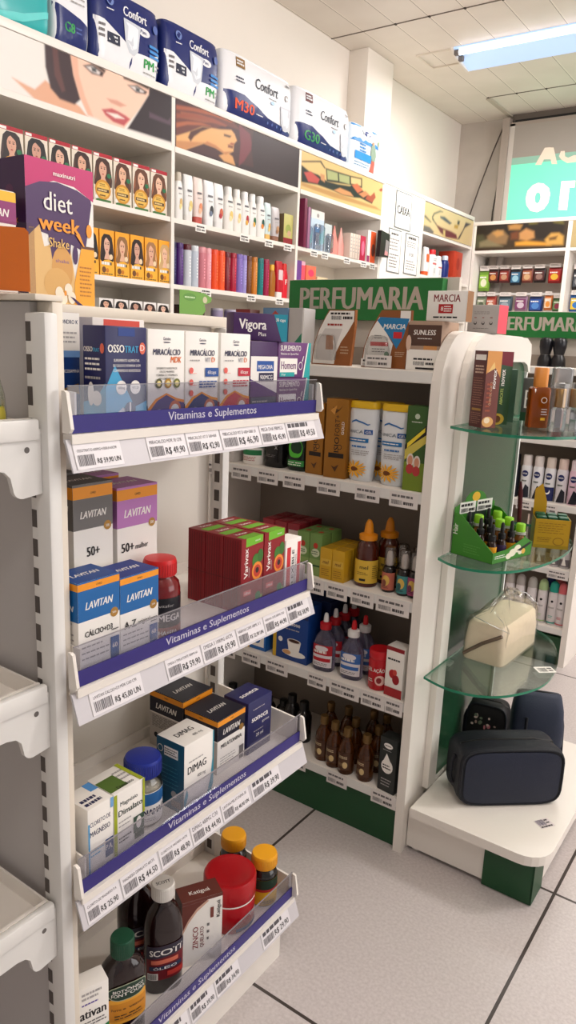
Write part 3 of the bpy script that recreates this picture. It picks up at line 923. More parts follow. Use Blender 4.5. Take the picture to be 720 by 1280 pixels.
# empty end-cap trays fixed to the slotted post, pointing away from the vitamin shelves
for k, z in enumerate((1.098, 0.780, 0.475)):
    mb = MB()
    mb.box(-1.14, -0.7095, 0.20, 0.512, z - 0.03, z - 0.026, WHITE)
    mb.box(-1.14, -0.7095, 0.509, 0.512, z - 0.026, z - 0.004, WHITE)
    mb.box(-0.7135, -0.7095, 0.20, 0.5085, z - 0.026, z, WHITE)
    mb.box(-0.7090, -0.6985, 0.20, 0.512, z - 0.024, z, METAL_W, 0.003)
    tr = mb.build('end_tray', G1)
    mb = MB()
    o = [(0.20, z - 0.025), (0.5155, z - 0.012), (0.5155, z - 0.085)]
    for i in range(6):
        a = -PI / 2 - i / 5 * PI / 2
        o.append((0.490 + 0.012 * math.cos(a), z - 0.076 + 0.012 * math.sin(a)))
    o += [(0.475, z - 0.063), (0.468, z - 0.056), (0.456, z - 0.053), (0.20, z - 0.053)]
    mb.prism(o, 'x', -0.7090, -0.7025, METAL_W)
    f = Face(mb, 0.3, 0.1, lambda u, v, l: (-0.7025 + l, 0.2 + u, z - 0.1 + v))
    f.disc(0.99, 0.66, 0.0035, C((110, 104, 100), 0.5))
    mb.build('shelf_bracket', tr)
r = root('wrapped_packet', (-0.735, 0.462, 1.0725), 0.1, 'plastic wrapped green and yellow packet on the topmost empty end tray', 'packet')
mb = MB(); mb.loft([(0, 0.012, 0.025, 4), (0.03, 0.014, 0.028, 4), (0.048, 0.010, 0.02, 3), (0.052, 0.004, 0.008, 2)], C((92, 148, 40), 0.4), 18); mb.build('contents', r)
mb = MB(); mb.loft([(0.015, 0.0145, 0.0285, 4), (0.03, 0.0146, 0.0288, 4), (0.038, 0.0135, 0.027, 4)], C((214, 196, 60), 0.4), 18); mb.build('label_band', r)
mb = MB(); mb.loft([(0.0, 0.0155, 0.032, 4), (0.05, 0.015, 0.03, 3), (0.078, 0.004, 0.026, 2), (0.09, 0.001, 0.022, 2)], clear((246, 248, 244), 0.6, 0.08, 0.15), 18); mb.build('plastic_wrap', r)

# ================================================================== things on the vitamin gondola
ORANGE = C((240, 160, 40), 0.45)
YELLOW = C((238, 190, 50), 0.45)
TEAL = C((18, 140, 160), 0.45)
BLUE = C((20, 92, 158), 0.45)
NAVY = C((30, 34, 84), 0.45)
RED = C((190, 28, 40), 0.45)
GREY = C((120, 116, 116), 0.5)
LGREY = C((176, 172, 170), 0.55)
LILAC = C((190, 130, 190), 0.45)
DKPURP = C((72, 34, 92), 0.45)
GOLD = C((176, 136, 70), 0.35, metal=0.5)


def on_g1(mb, name, k, xf, y0, y1, d, label, cat, group=None, dz=0.0, dx=0.0):
    return mb.build(name, loc=(xf - d / 2 + dx, (y0 + y1) / 2, FL[k] + 0.0004 + dz), rz=R90, label=label, cat=cat, group=group)


# ---- first shelf
def ossotrat(w, d, h):
    mb, F = carton(w, d, h, C((34, 36, 92), 0.4))
    LB = C((74, 166, 206), 0.45); RO = C((226, 112, 84), 0.45)
    f = F['front']
    f.poly([(0, 0.0), (1, 0.0), (1, 0.26), (0.7, 0.20), (0.4, 0.46), (0.22, 0.62), (0.0, 0.40)], LB)
    f.poly([(0, 0), (1, 0), (1, 0.16), (0.78, 0.09), (0.4, 0.20), (0.2, 0.12), (0, 0.10)], C((216, 222, 228), 0.5))
    f.rect(0.3, 0.905, 0.7, 0.985, C((40, 70, 140), 0.45))
    f.text('OSSO', 0.06, 0.745, 0.09, PAPER, w=0.38, bold=0.03)
    f.text('TRAT', 0.455, 0.745, 0.09, LB, w=0.33, bold=0.03)
    f.ell(0.885, 0.79, 0.075, 0.06, RO); f.text('D', 0.885, 0.765, 0.06, PAPER, align='c')
    f.text('SUPLEMENTO ALIMENTAR', 0.5, 0.655, 0.035, PAPER, w=0.62, align='c')
    f.text('DE CÁLCIO E VITAMINA D EM', 0.5, 0.605, 0.035, PAPER, w=0.66, align='c')
    f.text('COMPRIMIDOS REVESTIDOS', 0.5, 0.555, 0.035, PAPER, w=0.66, align='c')
    f.disc(0.36, 0.40, 0.0085, PAPER); f.disc(0.70, 0.40, 0.0085, PAPER)
    f.text('600mg', 0.36, 0.385, 0.025, NAVY, w=0.16, align='c'); f.text('VIT D', 0.70, 0.385, 0.025, NAVY, w=0.16, align='c')
    f.disc(0.57, 0.18, 0.009, C((40, 60, 110), 0.45)); f.rect(0.55, 0.10, 0.59, 0.25, PAPER)
    l = F['left']
    l.poly([(0, 0), (1, 0), (1, 0.45), (0.75, 0.35), (0.5, 0.28), (0, 0.24)], LB)
    l.text('OSSO', 0.04, 0.745, 0.07, PAPER, w=0.40, bold=0.03); l.text('TRAT', 0.45, 0.745, 0.07, LB, w=0.30, bold=0.03)
    l.ell(0.87, 0.78, 0.09, 0.05, RO)
    l.lines(0.1, 0.9, 0.55, 0.70, 3, PAPER); l.lines(0.1, 0.9, 0.46, 0.52, 1, LGREY)
    l.ell(0.36, 0.33, 0.14, 0.12, PAPER); l.ell(0.62, 0.29, 0.22, 0.075, PAPER)
    return mb


mb = ossotrat(0.066, 0.040, 0.120)
on_g1(mb, 'medicine_box', 0, -0.69, 0.599, 0.665, 0.040, 'dark blue calcium box with light blue wave on the top vitamin shelf', 'box', 'boxes on the top vitamin shelf')


def miracalcio(cap_m, sub, sub2, tail, wave):
    w, d, h = 0.066, 0.045, 0.119
    mb, F = carton(w, d, h, PAPER)
    f = F['front']
    f.poly([(0, 0), (1, 0), (1, 0.25), (0.8, 0.27), (0.5, 0.33), (0.2, 0.27), (0, 0.17)], ORANGE if tail else C((236, 150, 60)))
    f.poly([(0, 0), (1, 0), (1, 0.22), (0.8, 0.24), (0.5, 0.31), (0.25, 0.25), (0, 0.12)], wave)
    f.ell(0.74, 0.15, 0.17, 0.10, C((206, 120, 90))); f.ell(0.74, 0.14, 0.12, 0.07, PAPER); f.disc(0.3, 0.12, 0.005, LGREY)
    f.text('Genóm', 0.5, 0.89, 0.035, NAVY, w=0.2, align='c'); f.ell(0.5, 0.868, 0.10, 0.006, NAVY)
    f.text('MIRACÁLCIO', 0.5, 0.735, 0.065, NAVY, w=0.74, align='c', bold=0.03, shear=0.12)
    if not tail:
        f.text('MDK', 0.90, 0.655, 0.065, C((226, 120, 40)), w=0.30, align='r', bold=0.03, shear=0.2)
        for i in range(4): f.text(['SUPLEMENTO ALIMENTAR DE', 'CÁLCIO, MAGNÉSIO', 'VITAMINA D E VITAMINA K', 'EM COMPRIMIDOS'][i], 0.5, 0.585 - i * 0.037, 0.024, INK, w=[0.56, 0.4, 0.58, 0.4][i], align='c')
        for u, c in ((0.28, (96, 92, 50)), (0.53, (186, 140, 40)), (0.77, (120, 124, 60))):
            f.disc(u, 0.435, 0.0062, C(c)); f.disc(u, 0.435, 0.0035, C((230, 214, 150)))
    else:
        f.text('VIT', 0.58, 0.665, 0.05, C((150, 150, 160)), w=0.16, bold=0.02); f.text('D', 0.78, 0.665, 0.055, C((226, 120, 40)), w=0.1, bold=0.03)
        f.lines(0.12, 0.5, 0.665, 0.70, 1, LGREY)
        f.rect(0.58, 0.50, 1.0, 0.60, cap_m); f.text(tail, 0.79, 0.53, 0.04, PAPER, w=0.26, align='c')
        f.lines(0.40, 0.97, 0.37, 0.46, 3, cap_m, 0.5)
        for v in (0.57, 0.44, 0.32): f.disc(0.16, v, 0.004, C((230, 110, 100))); f.rect(0.12, v - 0.035, 0.32, v - 0.03, C((240, 150, 140)))
    F['left'].poly([(0, 0), (1, 0), (1, 0.2), (0, 0.28)], wave); F['left'].lines(0.1, 0.9, 0.4, 0.8, 7, LGREY)
    return mb


for y0, args, lab in ((0.667, (None, 0, 0, '', C((92, 76, 132))), 'white calcium box with orange MDK and three round badges'),
                      (0.735, (C((46, 92, 160)), 0, 0, '60caps', C((44, 66, 124))), 'white calcium box with navy wave and blue dosage tag'),
                      (0.806, (C((196, 44, 66)), 0, 0, '60caps', C((206, 62, 86))), 'white calcium box with red wave and red dosage tag')):
    on_g1(miracalcio(*args), 'medicine_box', 0, -0.69, y0, y0 + 0.066, 0.045, lab, 'box', 'boxes on the top vitamin shelf')

for i, y0 in enumerate((0.5525, 0.5895)):
    mb, F = carton(0.034, 0.075, 0.134, C((28, 66, 128), 0.4))
    f = F['front']; f.rect(0, 0.62, 1, 1, PAPER); f.text('CONDRO K', 0.5, 0.90, 0.04, NAVY, w=0.86, align='c', bold=0.03)
    f.rect(0, 0.60, 1, 0.66, C((120, 160, 210))); f.lines(0.05, 0.9, 0.72, 0.84, 3, LGREY)
    f.text('GLUCOSAMINA', 0.05, 0.46, 0.05, PAPER, w=0.9); f.poly([(0.1, 0.3), (0.95, 0.26), (0.9, 0.36), (0.4, 0.33)], GOLD)
    F['top'].rect(0, 0, 1, 1, C((200, 150, 150)))
    on_g1(mb, 'medicine_box', 0, -0.765 if i == 0 else -0.7655, y0, y0 + 0.034, 0.075, ['tall blue and white box at the near end behind the dark blue calcium box', 'tall blue and white box mostly hidden behind the dark blue calcium box'][i], 'box', 'boxes on the top vitamin shelf')
mb, F = carton(0.09, 0.05, 0.131, C((226, 220, 216), 0.5)); F['front'].rect(0.2, 0.90, 0.9, 0.985, C((214, 84, 70)))
on_g1(mb, 'medicine_box', 0, -0.77, 0.648, 0.738, 0.05, 'pale box with a red strip peeping over the white calcium boxes', 'box', 'boxes on the top vitamin shelf')

# omega box, two men's supplement boxes, small box on top
mb, F = carton(0.066, 0.075, 0.110, DKPURP)
f = F['front']; f.rect(0, 0.26, 1, 0.80, PAPER); f.poly([(0, 0.26), (1, 0.26), (1, 0.3), (0, 0.50)], C((92, 44, 124)))
f.rect(0.22, 0.60, 0.86, 0.74, C((40, 92, 166))); f.text('MEGA DHA', 0.54, 0.63, 0.09, PAPER, w=0.54, align='c', bold=0.02)
f.rect(0.3, 0.46, 0.86, 0.58, C((46, 40, 80))); f.text('900MCG', 0.58, 0.49, 0.06, PAPER, w=0.46, align='c')
f.rect(0.04, 0.02, 0.98, 0.25, C((70, 84, 110))); f.lines(0.08, 0.8, 0.06, 0.22, 3, LGREY)
on_g1(mb, 'medicine_box', 0, -0.69, 0.874, 0.940, 0.075, 'purple and white omega box under the propped purple and teal box', 'box', 'boxes on the top vitamin shelf')
mb, F = carton(0.088, 0.030, 0.040, DKPURP)
f = F['front']; f.poly([(0.74, 1), (0.9, 0), (1, 0), (1, 1)], TEAL); f.text('Vigora', 0.10, 0.42, 0.36, PAPER, w=0.5, bold=0.03); f.text('Plus', 0.46, 0.18, 0.14, PAPER, w=0.14)
f.text('30 caps', 0.78, 0.74, 0.12, PAPER, w=0.18)
F['right'].rect(0, 0, 1, 1, TEAL)
mb.build('medicine_box', loc=(-0.715, 0.918, FL[0] + 0.111), rz=R90 - 0.5, label='purple and teal box propped on top of the omega box', cat='box', group='boxes on the top vitamin shelf')
for i, z in enumerate((0.0, 0.0555)):
    w, d, h = 0.098, 0.06, 0.055
    mb, F = carton(w, d, h, C((112, 62, 122), 0.4))
    f = F['front']
    f.poly([(0.78, 0), (1, 0), (1, 1), (0.92, 1)], C((32, 168, 168))); f.poly([(0.76, 0), (0.80, 0), (0.93, 1), (0.90, 1)], PAPER)
    f.text('SUPLEMENTO', 0.06, 0.76, 0.15, PAPER, w=0.62, bold=0.02); f.text('Vitaminas em Cápsula Mole', 0.06, 0.65, 0.06, PAPER, w=0.55)
    f.rect(0.05, 0.10, 0.58, 0.55, PAPER); f.text('Homem', 0.09, 0.25, 0.22, C((112, 50, 110)), w=0.45, bold=0.03)
    f.rect(0.05, 0.04, 0.50, 0.16, C((32, 168, 168))); f.text('30 caps', 0.1, 0.07, 0.06, PAPER, w=0.12)
    f.disc(0.68, 0.34, 0.0065, PAPER); f.disc(0.68, 0.34, 0.005, C((112, 62, 122))); f.poly([(0.72, 0.48), (0.74, 0.45), (0.78, 0.62), (0.76, 0.62)], PAPER)
    F['right'].rect(0, 0, 1, 1, C((32, 168, 168)))
    on_g1(mb, 'medicine_box', 0, -0.69, 0.9415, 1.0305, 0.06, ['lower of two stacked purple and teal men\'s supplement boxes', 'upper of two stacked purple and teal men\'s supplement boxes'][i], 'box', 'boxes on the top vitamin shelf', dz=z) \
        .scale.x = 0.9


# ---- second shelf
def lavitan(w, d, h, top_m, band, name, name2, dose_m, small=False, split=0.735):
    mb = MB()
    mb.box(-w / 2, w / 2, -d / 2, d / 2, 0, h, PAPER, faces={'top': top_m})
    F = box_faces(mb, w, d, h)
    f = F['front']
    f.rect(0, split, 1, 1, band); f.rect(0, 0.915, 1, 0.985, ORANGE); f.text('CIMED', 0.5, 0.937, 0.02, INK, w=0.14, align='c')
    f.text('LAVITAN', 0.5, split + (0.915 - split) * 0.36, (0.915 - split) * 0.36, PAPER, w=0.66, align='c', bold=0.03, shear=0.25)
    f.disc(0.86, split, 0.0065, GOLD); f.text('500', 0.86, split - 0.01, 0.02, PAPER, w=0.09, align='c')
    if name2: dn = 0.165 if split > 0.7 else 0.19; f.text(name, 0.10, split - dn, 0.06 if split > 0.7 else 0.085, INK, w=0.30, bold=0.03); f.text(name2, 0.44, split - dn + 0.006, 0.055, INK, w=0.32)
    else: f.text(name, 0.48, split - (0.165 if split > 0.7 else 0.17), 0.06 if len(name) > 4 else 0.075, INK, w=0.66 if len(name) > 4 else 0.32, align='c', bold=0.03)
    f.lines(0.06, 0.72, 0.18, 0.36, 3, LGREY, 0.25)
    f.rect(0.76, 0.10, 0.97, 0.34, dose_m); f.text('60', 0.865, 0.22, 0.05, PAPER, w=0.12, align='c', bold=0.02)
    f.lines(0.78, 0.96, 0.36, 0.44, 2, INK, 0.3); f.lines(0.05, 0.62, 0.03, 0.11, 2, INK, 0.5)
    for k in ('left', 'right'):
        F[k].rect(0, split, 1, 1, band); F[k].rect(0, 0.915, 1, 0.985, ORANGE)
        F[k].text('LAVITAN', 0.5, split + 0.1, 0.06, PAPER, w=0.7, align='c', bold=0.03, shear=0.25)
        F[k].lines(0.1, 0.9, 0.1, 0.6, 9, LGREY, 0.3)
    F['top'].text('LAVITAN', 0.5, 0.4, 0.18, PAPER, w=0.66, align='c', bold=0.03, shear=0.25)
    return mb


DGREY = C((84, 82, 82), 0.45)
GB = 'boxes on the second vitamin shelf'
on_g1(lavitan(0.066, 0.062, 0.2295, DGREY, C((120, 117, 115), 0.45), '50+', '', GREY), 'vitamin_box', 1, -0.76, 0.603, 0.669, 0.062, 'tall grey and white vitamin box reading 50+ beside the lilac one', 'box', GB)
on_g1(lavitan(0.076, 0.062, 0.216, LILAC, LILAC, '50+', 'mulher', C((176, 110, 176))), 'vitamin_box', 1, -0.76, 0.677, 0.753, 0.062, 'tall lilac and white vitamin box reading 50+ mulher', 'box', GB)
on_g1(lavitan(0.060, 0.06, 0.232, DGREY, C((120, 117, 115), 0.45), '50+', '', GREY), 'vitamin_box', 1, -0.8255, 0.606, 0.666, 0.06, 'second tall grey-topped vitamin box standing behind the first', 'box', GB)
on_g1(lavitan(0.060, 0.06, 0.222, LILAC, LILAC, '50+', 'mulher', C((176, 110, 176))), 'vitamin_box', 1, -0.8265, 0.680, 0.740, 0.06, 'second tall lilac-topped vitamin box standing behind the first', 'box', GB)
on_g1(lavitan(0.066, 0.055, 0.126, C((28, 80, 150)), C((22, 108, 172), 0.45), 'CÁLCIO+D3', '', BLUE, split=0.60), 'vitamin_box', 1, -0.69, 0.5515, 0.6175, 0.055, 'small blue and white vitamin box reading CÁLCIO+D3', 'box', GB)
on_g1(lavitan(0.068, 0.055, 0.117, C((28, 60, 140)), C((22, 108, 172), 0.45), 'A-Z', 'original', BLUE, split=0.58), 'vitamin_box', 1, -0.69, 0.6185, 0.6865, 0.055, 'small blue and white vitamin box reading A-Z original', 'box', GB)

# red omega jar
r = root('supplement_jar', (-0.724, 0.7235, FL[1] + 0.0004), R90 - 0.45, 'translucent red supplement jar with black label reading ÔMEGA', 'jar')
mb = MB(); mb.lathe([(0.026, 0), (0.029, 0.004), (0.029, 0.072), (0.027, 0.082), (0.021, 0.088), (0.020, 0.092)], C((120, 16, 24), 0.15, spec=0.8), 28); mb.build('body', r)
mb = MB(); mb.lathe([(0.0225, 0.0923), (0.0235, 0.094), (0.0235, 0.112), (0.022, 0.116), (0.012, 0.117)], C((206, 36, 40), 0.35), 28)
for i in range(40):
    a = 2 * PI * i / 40
    mb.box(0.0233 * math.cos(a) - 0.0005, 0.0233 * math.cos(a) + 0.0005, 0.0233 * math.sin(a) - 0.0005, 0.0233 * math.sin(a) + 0.0005, 0.094, 0.111, C((186, 28, 34), 0.4))
mb.build('cap', r)
mb = MB(); f = round_face(mb, circ(0.0292), 0.006, 0.064, -2.4, 2.4, 0.0292)
f.rect(0, 0, 1, 1, C((24, 26, 34), 0.3)); f.rect(0, 0.0, 1, 0.26, C((150, 70, 60), 0.4)); f.text('vitafor', 0.5, 0.78, 0.07, LGREY, w=0.16, align='c')
f.text('ÔMEGA', 0.5, 0.42, 0.17, PAPER, w=0.34, align='c', bold=0.03); f.text('DHA+EPA', 0.5, 0.08, 0.10, PAPER, w=0.24, align='c')
mb.build('label', r)


# dark red boxes with fruit, two columns three deep
def varivax():
    w, d, h = 0.056, 0.036, 0.1205
    mb = MB()
    DR = C((146, 22, 34), 0.42); DD = C((112, 14, 26), 0.45)
    mb.box(-w / 2, w / 2, -d / 2, d / 2, 0, h, DR)
    F = box_faces(mb, w, d, h)
    f = F['front']
    f.rect(0.04, 0.0, 0.96, 1, C((150, 20, 34), 0.4)); f.poly([(0.2, 0.88), (0.96, 0.90), (0.96, 1), (0.2, 1)], C((122, 190, 48)))
    f.text('natural', 0.72, 0.93, 0.025, PAPER, w=0.22, align='c')
    f.text('Varivax', 0.30, 0.46, 0.17, PAPER, w=0.40, vert=True, bold=0.035)
    f.lines(0.34, 0.38, 0.36, 0.70, 1, LGREY)
    f.ell(0.66, 0.66, 0.17, 0.10, C((70, 130, 50))); f.ell(0.86, 0.72, 0.13, 0.09, C((60, 116, 44)))
    f.ell(0.72, 0.52, 0.24, 0.125, C((236, 150, 60))); f.ell(0.72, 0.52, 0.17, 0.085, C((200, 70, 50))); f.ell(0.72, 0.53, 0.08, 0.04, C((60, 30, 30)))
    f.rect(0.12, 0.22, 0.46, 0.29, C((230, 110, 110))); f.text('100ml', 0.29, 0.235, 0.035, PAPER, w=0.24, align='c')
    f.poly([(0.1, 0.0), (0.98, 0.0), (0.98, 0.17), (0.7, 0.13), (0.1, 0.07)], C((122, 190, 48))); f.disc(0.78, 0.17, 0.007, C((30, 130, 60)))
    for k in ('left', 'right'):
        for i in range(6): F[k].rect(0.08 + i * 0.14, 0.03, 0.12 + i * 0.14, 0.97, DD)
        F[k].rect(0, 0.435, 1, 0.445, DD)
    t = F['top']; t.rect(0.12, 0.0, 0.9, 0.45, C((122, 180, 52))); t.rect(0.0, 0.45, 1, 1, DR); t.text('Varivax', 0.5, 0.6, 0.2, PAPER, w=0.5, align='c', bold=0.03)
    return mb


VV = [varivax().build('remedy_box', loc=(0, 0, 0))]
n = 0
for c, y in enumerate((0.893, 0.9515)):
    for k in range(3):
        o = VV[0] if n == 0 else VV[0].copy()
        if n: COL.objects.link(o)
        o.location = (-0.708 - 0.0375 * k, y, FL[1] + 0.0004); o.rotation_euler = (0, 0, R90)
        tag(o, '%s dark red box with fruit picture in the %s column' % (['front', 'middle', 'rear'][k], ['nearer', 'farther'][c]), 'box', 'dark red boxes in two columns')
        n += 1
mb, F = carton(0.046, 0.03, 0.096, PAPER)
f = F['front']; f.rect(0.1, 0.02, 0.34, 0.86, C((206, 50, 60))); f.rect(0.76, 0.02, 0.96, 0.92, C((206, 50, 60)))
f.text('FLEXIBLE', 0.56, 0.10, 0.14, INK, w=0.7, vert=True, bold=0.02); f.text('COMPRIMIDOS', 0.7, 0.1, 0.07, GREY, w=0.6, vert=True)
on_g1(mb, 'remedy_box', 1, -0.69, 0.9835, 1.0295, 0.03, 'small white box with red stripes at the far end of second vitamin shelf', 'box')

# ---- third shelf
G3 = 'boxes on the third vitamin shelf'
w, d, h = 0.054, 0.05, 0.106
mb, F = carton(w, d, h, PAPER)
f = F['front']; f.text('CLORETO DE', 0.08, 0.74, 0.075, NAVY, w=0.80, bold=0.02); f.text('MAGNÉSIO', 0.08, 0.60, 0.075, NAVY, w=0.78, bold=0.02)
f.rect(0.66, 0.18, 0.98, 0.44, C((22, 70, 130))); f.text('P.A.', 0.82, 0.28, 0.10, PAPER, w=0.26, align='c', bold=0.02); f.lines(0.08, 0.6, 0.30, 0.42, 2, C((90, 170, 210)), 0.35)
f.rect(0, 0.0, 0.06, 0.8, C((80, 160, 206))); f.rect(0.88, 0.86, 1, 1, C((120, 170, 214)))
t = F['top']
t.lines(0.1, 0.8, 0.1, 0.5, 2, NAVY, 0.6); t.rect(0.7, 0.6, 1, 1, C((90, 150, 206)))
on_g1(mb, 'mineral_box', 2, -0.69, 0.560, 0.603, 0.05, 'white box reading CLORETO DE MAGNÉSIO at the near end', 'box', G3).scale.x = 0.8
w, d, h = 0.056, 0.055, 0.106
mb, F = carton(w, d, h, PAPER)
OL = C((166, 176, 40))
f = F['front']; f.rect(0, 0.0, 0.10, 0.98, OL); f.text('Magnésio', 0.20, 0.78, 0.06, C((60, 70, 66)), w=0.56, bold=0.02); f.text('Dimalato', 0.14, 0.64, 0.085, C((40, 60, 50)), w=0.78, bold=0.03)
f.lines(0.14, 0.6, 0.46, 0.58, 2, LGREY, 0.3); f.rect(0.62, 0.26, 0.98, 0.50, C((70, 96, 80))); f.ell(0.8, 0.39, 0.09, 0.09, PAPER); f.rect(0.66, 0.16, 0.98, 0.26, C((46, 74, 58))); f.lines(0.14, 0.55, 0.24, 0.34, 2, INK, 0.4)
f.rect(0.12, 0.05, 0.9, 0.08, OL); f.rect(0.93, 0.5, 1, 1, OL)
t = F['top']; t.rect(0.0, 0.1, 0.55, 0.7, C((92, 120, 50))) ; t.text('Dimalato', 0.5, 0.1, 0.12, INK, w=0.5, align='c', bold=0.02); t.lines(0.55, 0.95, 0.3, 0.8, 3, LGREY, 0.4); t.rect(0.86, 0.0, 0.98, 1, OL)
on_g1(mb, 'mineral_box', 2, -0.69, 0.605, 0.660, 0.055, 'white and olive box reading Magnésio Dimalato', 'box', G3)
# clear jar with blue cap
r = root('tablet_jar', (-0.735, 0.7005, FL[2] + 0.0004), R90 - 0.35, 'clear jar of pale tablets with ribbed blue cap', 'jar')
mb = MB(); mb.lathe([(0.026, 0), (0.0285, 0.003), (0.0285, 0.062), (0.0265, 0.070), (0.023, 0.074), (0.023, 0.078)], clear((226, 226, 222), 0.6, 0.08), 28); mb.build('body', r)
mb = MB(); mb.lathe([(0.025, 0.002), (0.027, 0.006), (0.027, 0.056), (0.02, 0.062)], C((214, 208, 196), 0.6, bump=1.0, nscale=120), 20); mb.build('tablets', r)['kind'] = 'stuff'
mb = MB(); mb.lathe([(0.0265, 0.0783), (0.0275, 0.080), (0.0275, 0.100), (0.026, 0.104), (0.022, 0.105)], C((34, 54, 150), 0.35), 32)
for i in range(48):
    a = 2 * PI * i / 48
    x, y = 0.0275 * math.cos(a), 0.0275 * math.sin(a)
    mb.box(x - 0.0005, x + 0.0005, y - 0.0005, y + 0.0005, 0.081, 0.1, C((28, 46, 134), 0.4))
mb.build('cap', r)
mb = MB(); f = round_face(mb, circ(0.0288), 0.006, 0.058, -2.3, 2.3, 0.0288)
f.rect(0, 0, 1, 1, PAPER); f.rect(0, 0.60, 1, 0.98, C((40, 104, 160))); f.text('DYNAMAG', 0.5, 0.30, 0.20, NAVY, w=0.40, align='c', bold=0.03); f.lines(0.36, 0.6, 0.1, 0.22, 2, LGREY)
mb.build('label', r)
# DIMAG
w, d, h = 0.067, 0.058, 0.116
mb, F = carton(w, d, h, PAPER)
TL = C((26, 92, 120), 0.45)
f = F['front']; f.text('DIMAG', 0.12, 0.56, 0.13, INK, w=0.62, bold=0.03); f.text('400 mg', 0.44, 0.44, 0.05, GREY, w=0.28)
f.poly([(0.96, 1), (1, 1), (1, 0.2), (0.82, 0.0), (0.72, 0.0), (0.9, 0.3), (0.96, 0.6)], C((60, 150, 170))); f.poly([(0, 0.22), (0.1, 0.36), (0.14, 0.26), (0.05, 0.1), (0, 0.12)], C((60, 150, 170))); f.lines(0.15, 0.7, 0.70, 0.76, 1, LGREY, 0.3); f.ell(0.3, 0.1, 0.22, 0.06, LGREY); f.ell(0.3, 0.1, 0.2, 0.05, PAPER)
l = F['left']; l.rect(0, 0, 1, 1, TL); l.rect(0.28, 0.76, 0.78, 0.90, PAPER); l.lines(0.3, 0.76, 0.78, 0.88, 3, INK); l.disc(0.14, 0.84, 0.006, PAPER); l.disc(0.14, 0.84, 0.005, TL); l.lines(0.2, 0.9, 0.3, 0.65, 6, C((90, 150, 170)), 0.15); l.disc(0.65, 0.24, 0.006, LGREY); l.rect(0.55, 0.06, 0.9, 0.16, C((90, 100, 110)))
t = F['top']; t.text('DIMAG', 0.2, 0.45, 0.2, INK, w=0.55, bold=0.03); t.text('400 mg', 0.5, 0.2, 0.1, GREY, w=0.3)
on_g1(mb, 'mineral_box', 2, -0.69, 0.742, 0.809, 0.058, 'white mineral box with teal side in front of the black vitamin boxes', 'box', G3)


def black_lavitan(w, d, h, name):
    mb = MB(); BK = C((30, 28, 48), 0.4)
    mb.box(-w / 2, w / 2, -d / 2, d / 2, 0, h, PAPER, faces={'top': BK})
    F = box_faces(mb, w, d, h)
    for k in ('front', 'left', 'right'):
        f = F[k]; f.rect(0, 0.62, 1, 1, BK); f.rect(0, 0.89, 1, 0.985, ORANGE); f.text('CIMED', 0.5, 0.925, 0.025, INK, w=0.12, align='c')
        f.text('LAVITAN', 0.5, 0.70, 0.10, PAPER, w=0.62, align='c', bold=0.03, shear=0.25)
        f.lines(0.1, 0.7, 0.10, 0.3, 4, LGREY, 0.3)
        if k == 'front':
            name and f.text(name, 0.5, 0.46, 0.075, INK, w=0.76, align='c', bold=0.02); f.disc(0.86, 0.66, 0.006, GOLD); f.rect(0.8, 0.04, 0.96, 0.3, GREY)
        else:
            f.rect(0, 0.0, 1, 0.60, C((190, 184, 178))); f.lines(0.08, 0.92, 0.36, 0.58, 8, C((140, 134, 130)), 0.6); f.disc(0.2, 0.22, 0.005, INK)
    F['top'].text('LAVITAN', 0.5, 0.4, 0.14, PAPER, w=0.6, align='c', bold=0.03, shear=0.25)
    return mb


on_g1(black_lavitan(0.072, 0.074, 0.098, 'MELATONINA'), 'vitamin_box', 2, -0.722, 0.856, 0.928, 0.074, 'black, orange and white vitamin box reading MELATONINA', 'box', G3)
on_g1(black_lavitan(0.075, 0.08, 0.106, ''), 'vitamin_box', 2, -0.802, 0.858, 0.933, 0.080, 'black and orange vitamin box at the rear behind the white and teal box', 'box', G3)
w, d, h = 0.068, 0.056, 0.099
mb, F = carton(w, d, h, C((42, 44, 98), 0.4))
f = F['front']; f.text('soneca', 0.5, 0.60, 0.11, PAPER, w=0.68, align='c', bold=0.04); f.text('gotas', 0.6, 0.50, 0.045, PAPER, w=0.3); f.lines(0.2, 0.8, 0.80, 0.86, 1, LGREY, 0.3); f.lines(0.25, 0.75, 0.38, 0.42, 1, LGREY); f.text('20 ml', 0.5, 0.28, 0.06, PAPER, w=0.3, align='c'); f.rect(0.08, 0.02, 0.92, 0.2, C((84, 84, 120)))
F['top'].text('soneca', 0.5, 0.4, 0.2, PAPER, w=0.7, align='c', bold=0.04); F['left'].lines(0.2, 0.8, 0.2, 0.8, 6, C((80, 84, 140)), 0.3)
on_g1(mb, 'drops_box', 2, -0.720, 0.9345, 1.0025, 0.056, 'plain navy blue drops box at the far end of the third vitamin shelf', 'box', G3)

# ---- bottom shelf
w, d, h = 0.044, 0.030, 0.150
mb, F = carton(w, d, h, PAPER)
f = F['front']; f.text('ativan', 0.04, 0.66, 0.10, INK, w=0.86, bold=0.03); f.lines(0.1, 0.8, 0.86, 0.96, 2, LGREY, 0.5); f.lines(0.1, 0.7, 0.80, 0.84, 1, C((110, 90, 170))); f.poly([(0, 0), (1, 0), (1, 0.52), (0.4, 0.44), (0, 0.40)], C((40, 130, 70))); f.lines(0.06, 0.9, 0.56, 0.63, 2, GREY, 0.4)
F['left'].lines(0.1, 0.9, 0.3, 0.8, 8, LGREY, 0.4)
mb.build('remedy_box', loc=(-0.714, 0.5775, FL[3] + 0.0004), rz=R90 - 0.35, label='white box with green foot at the near end of the bottom shelf', cat='box')
BROWN = C((36, 14, 14), 0.12, spec=0.8)


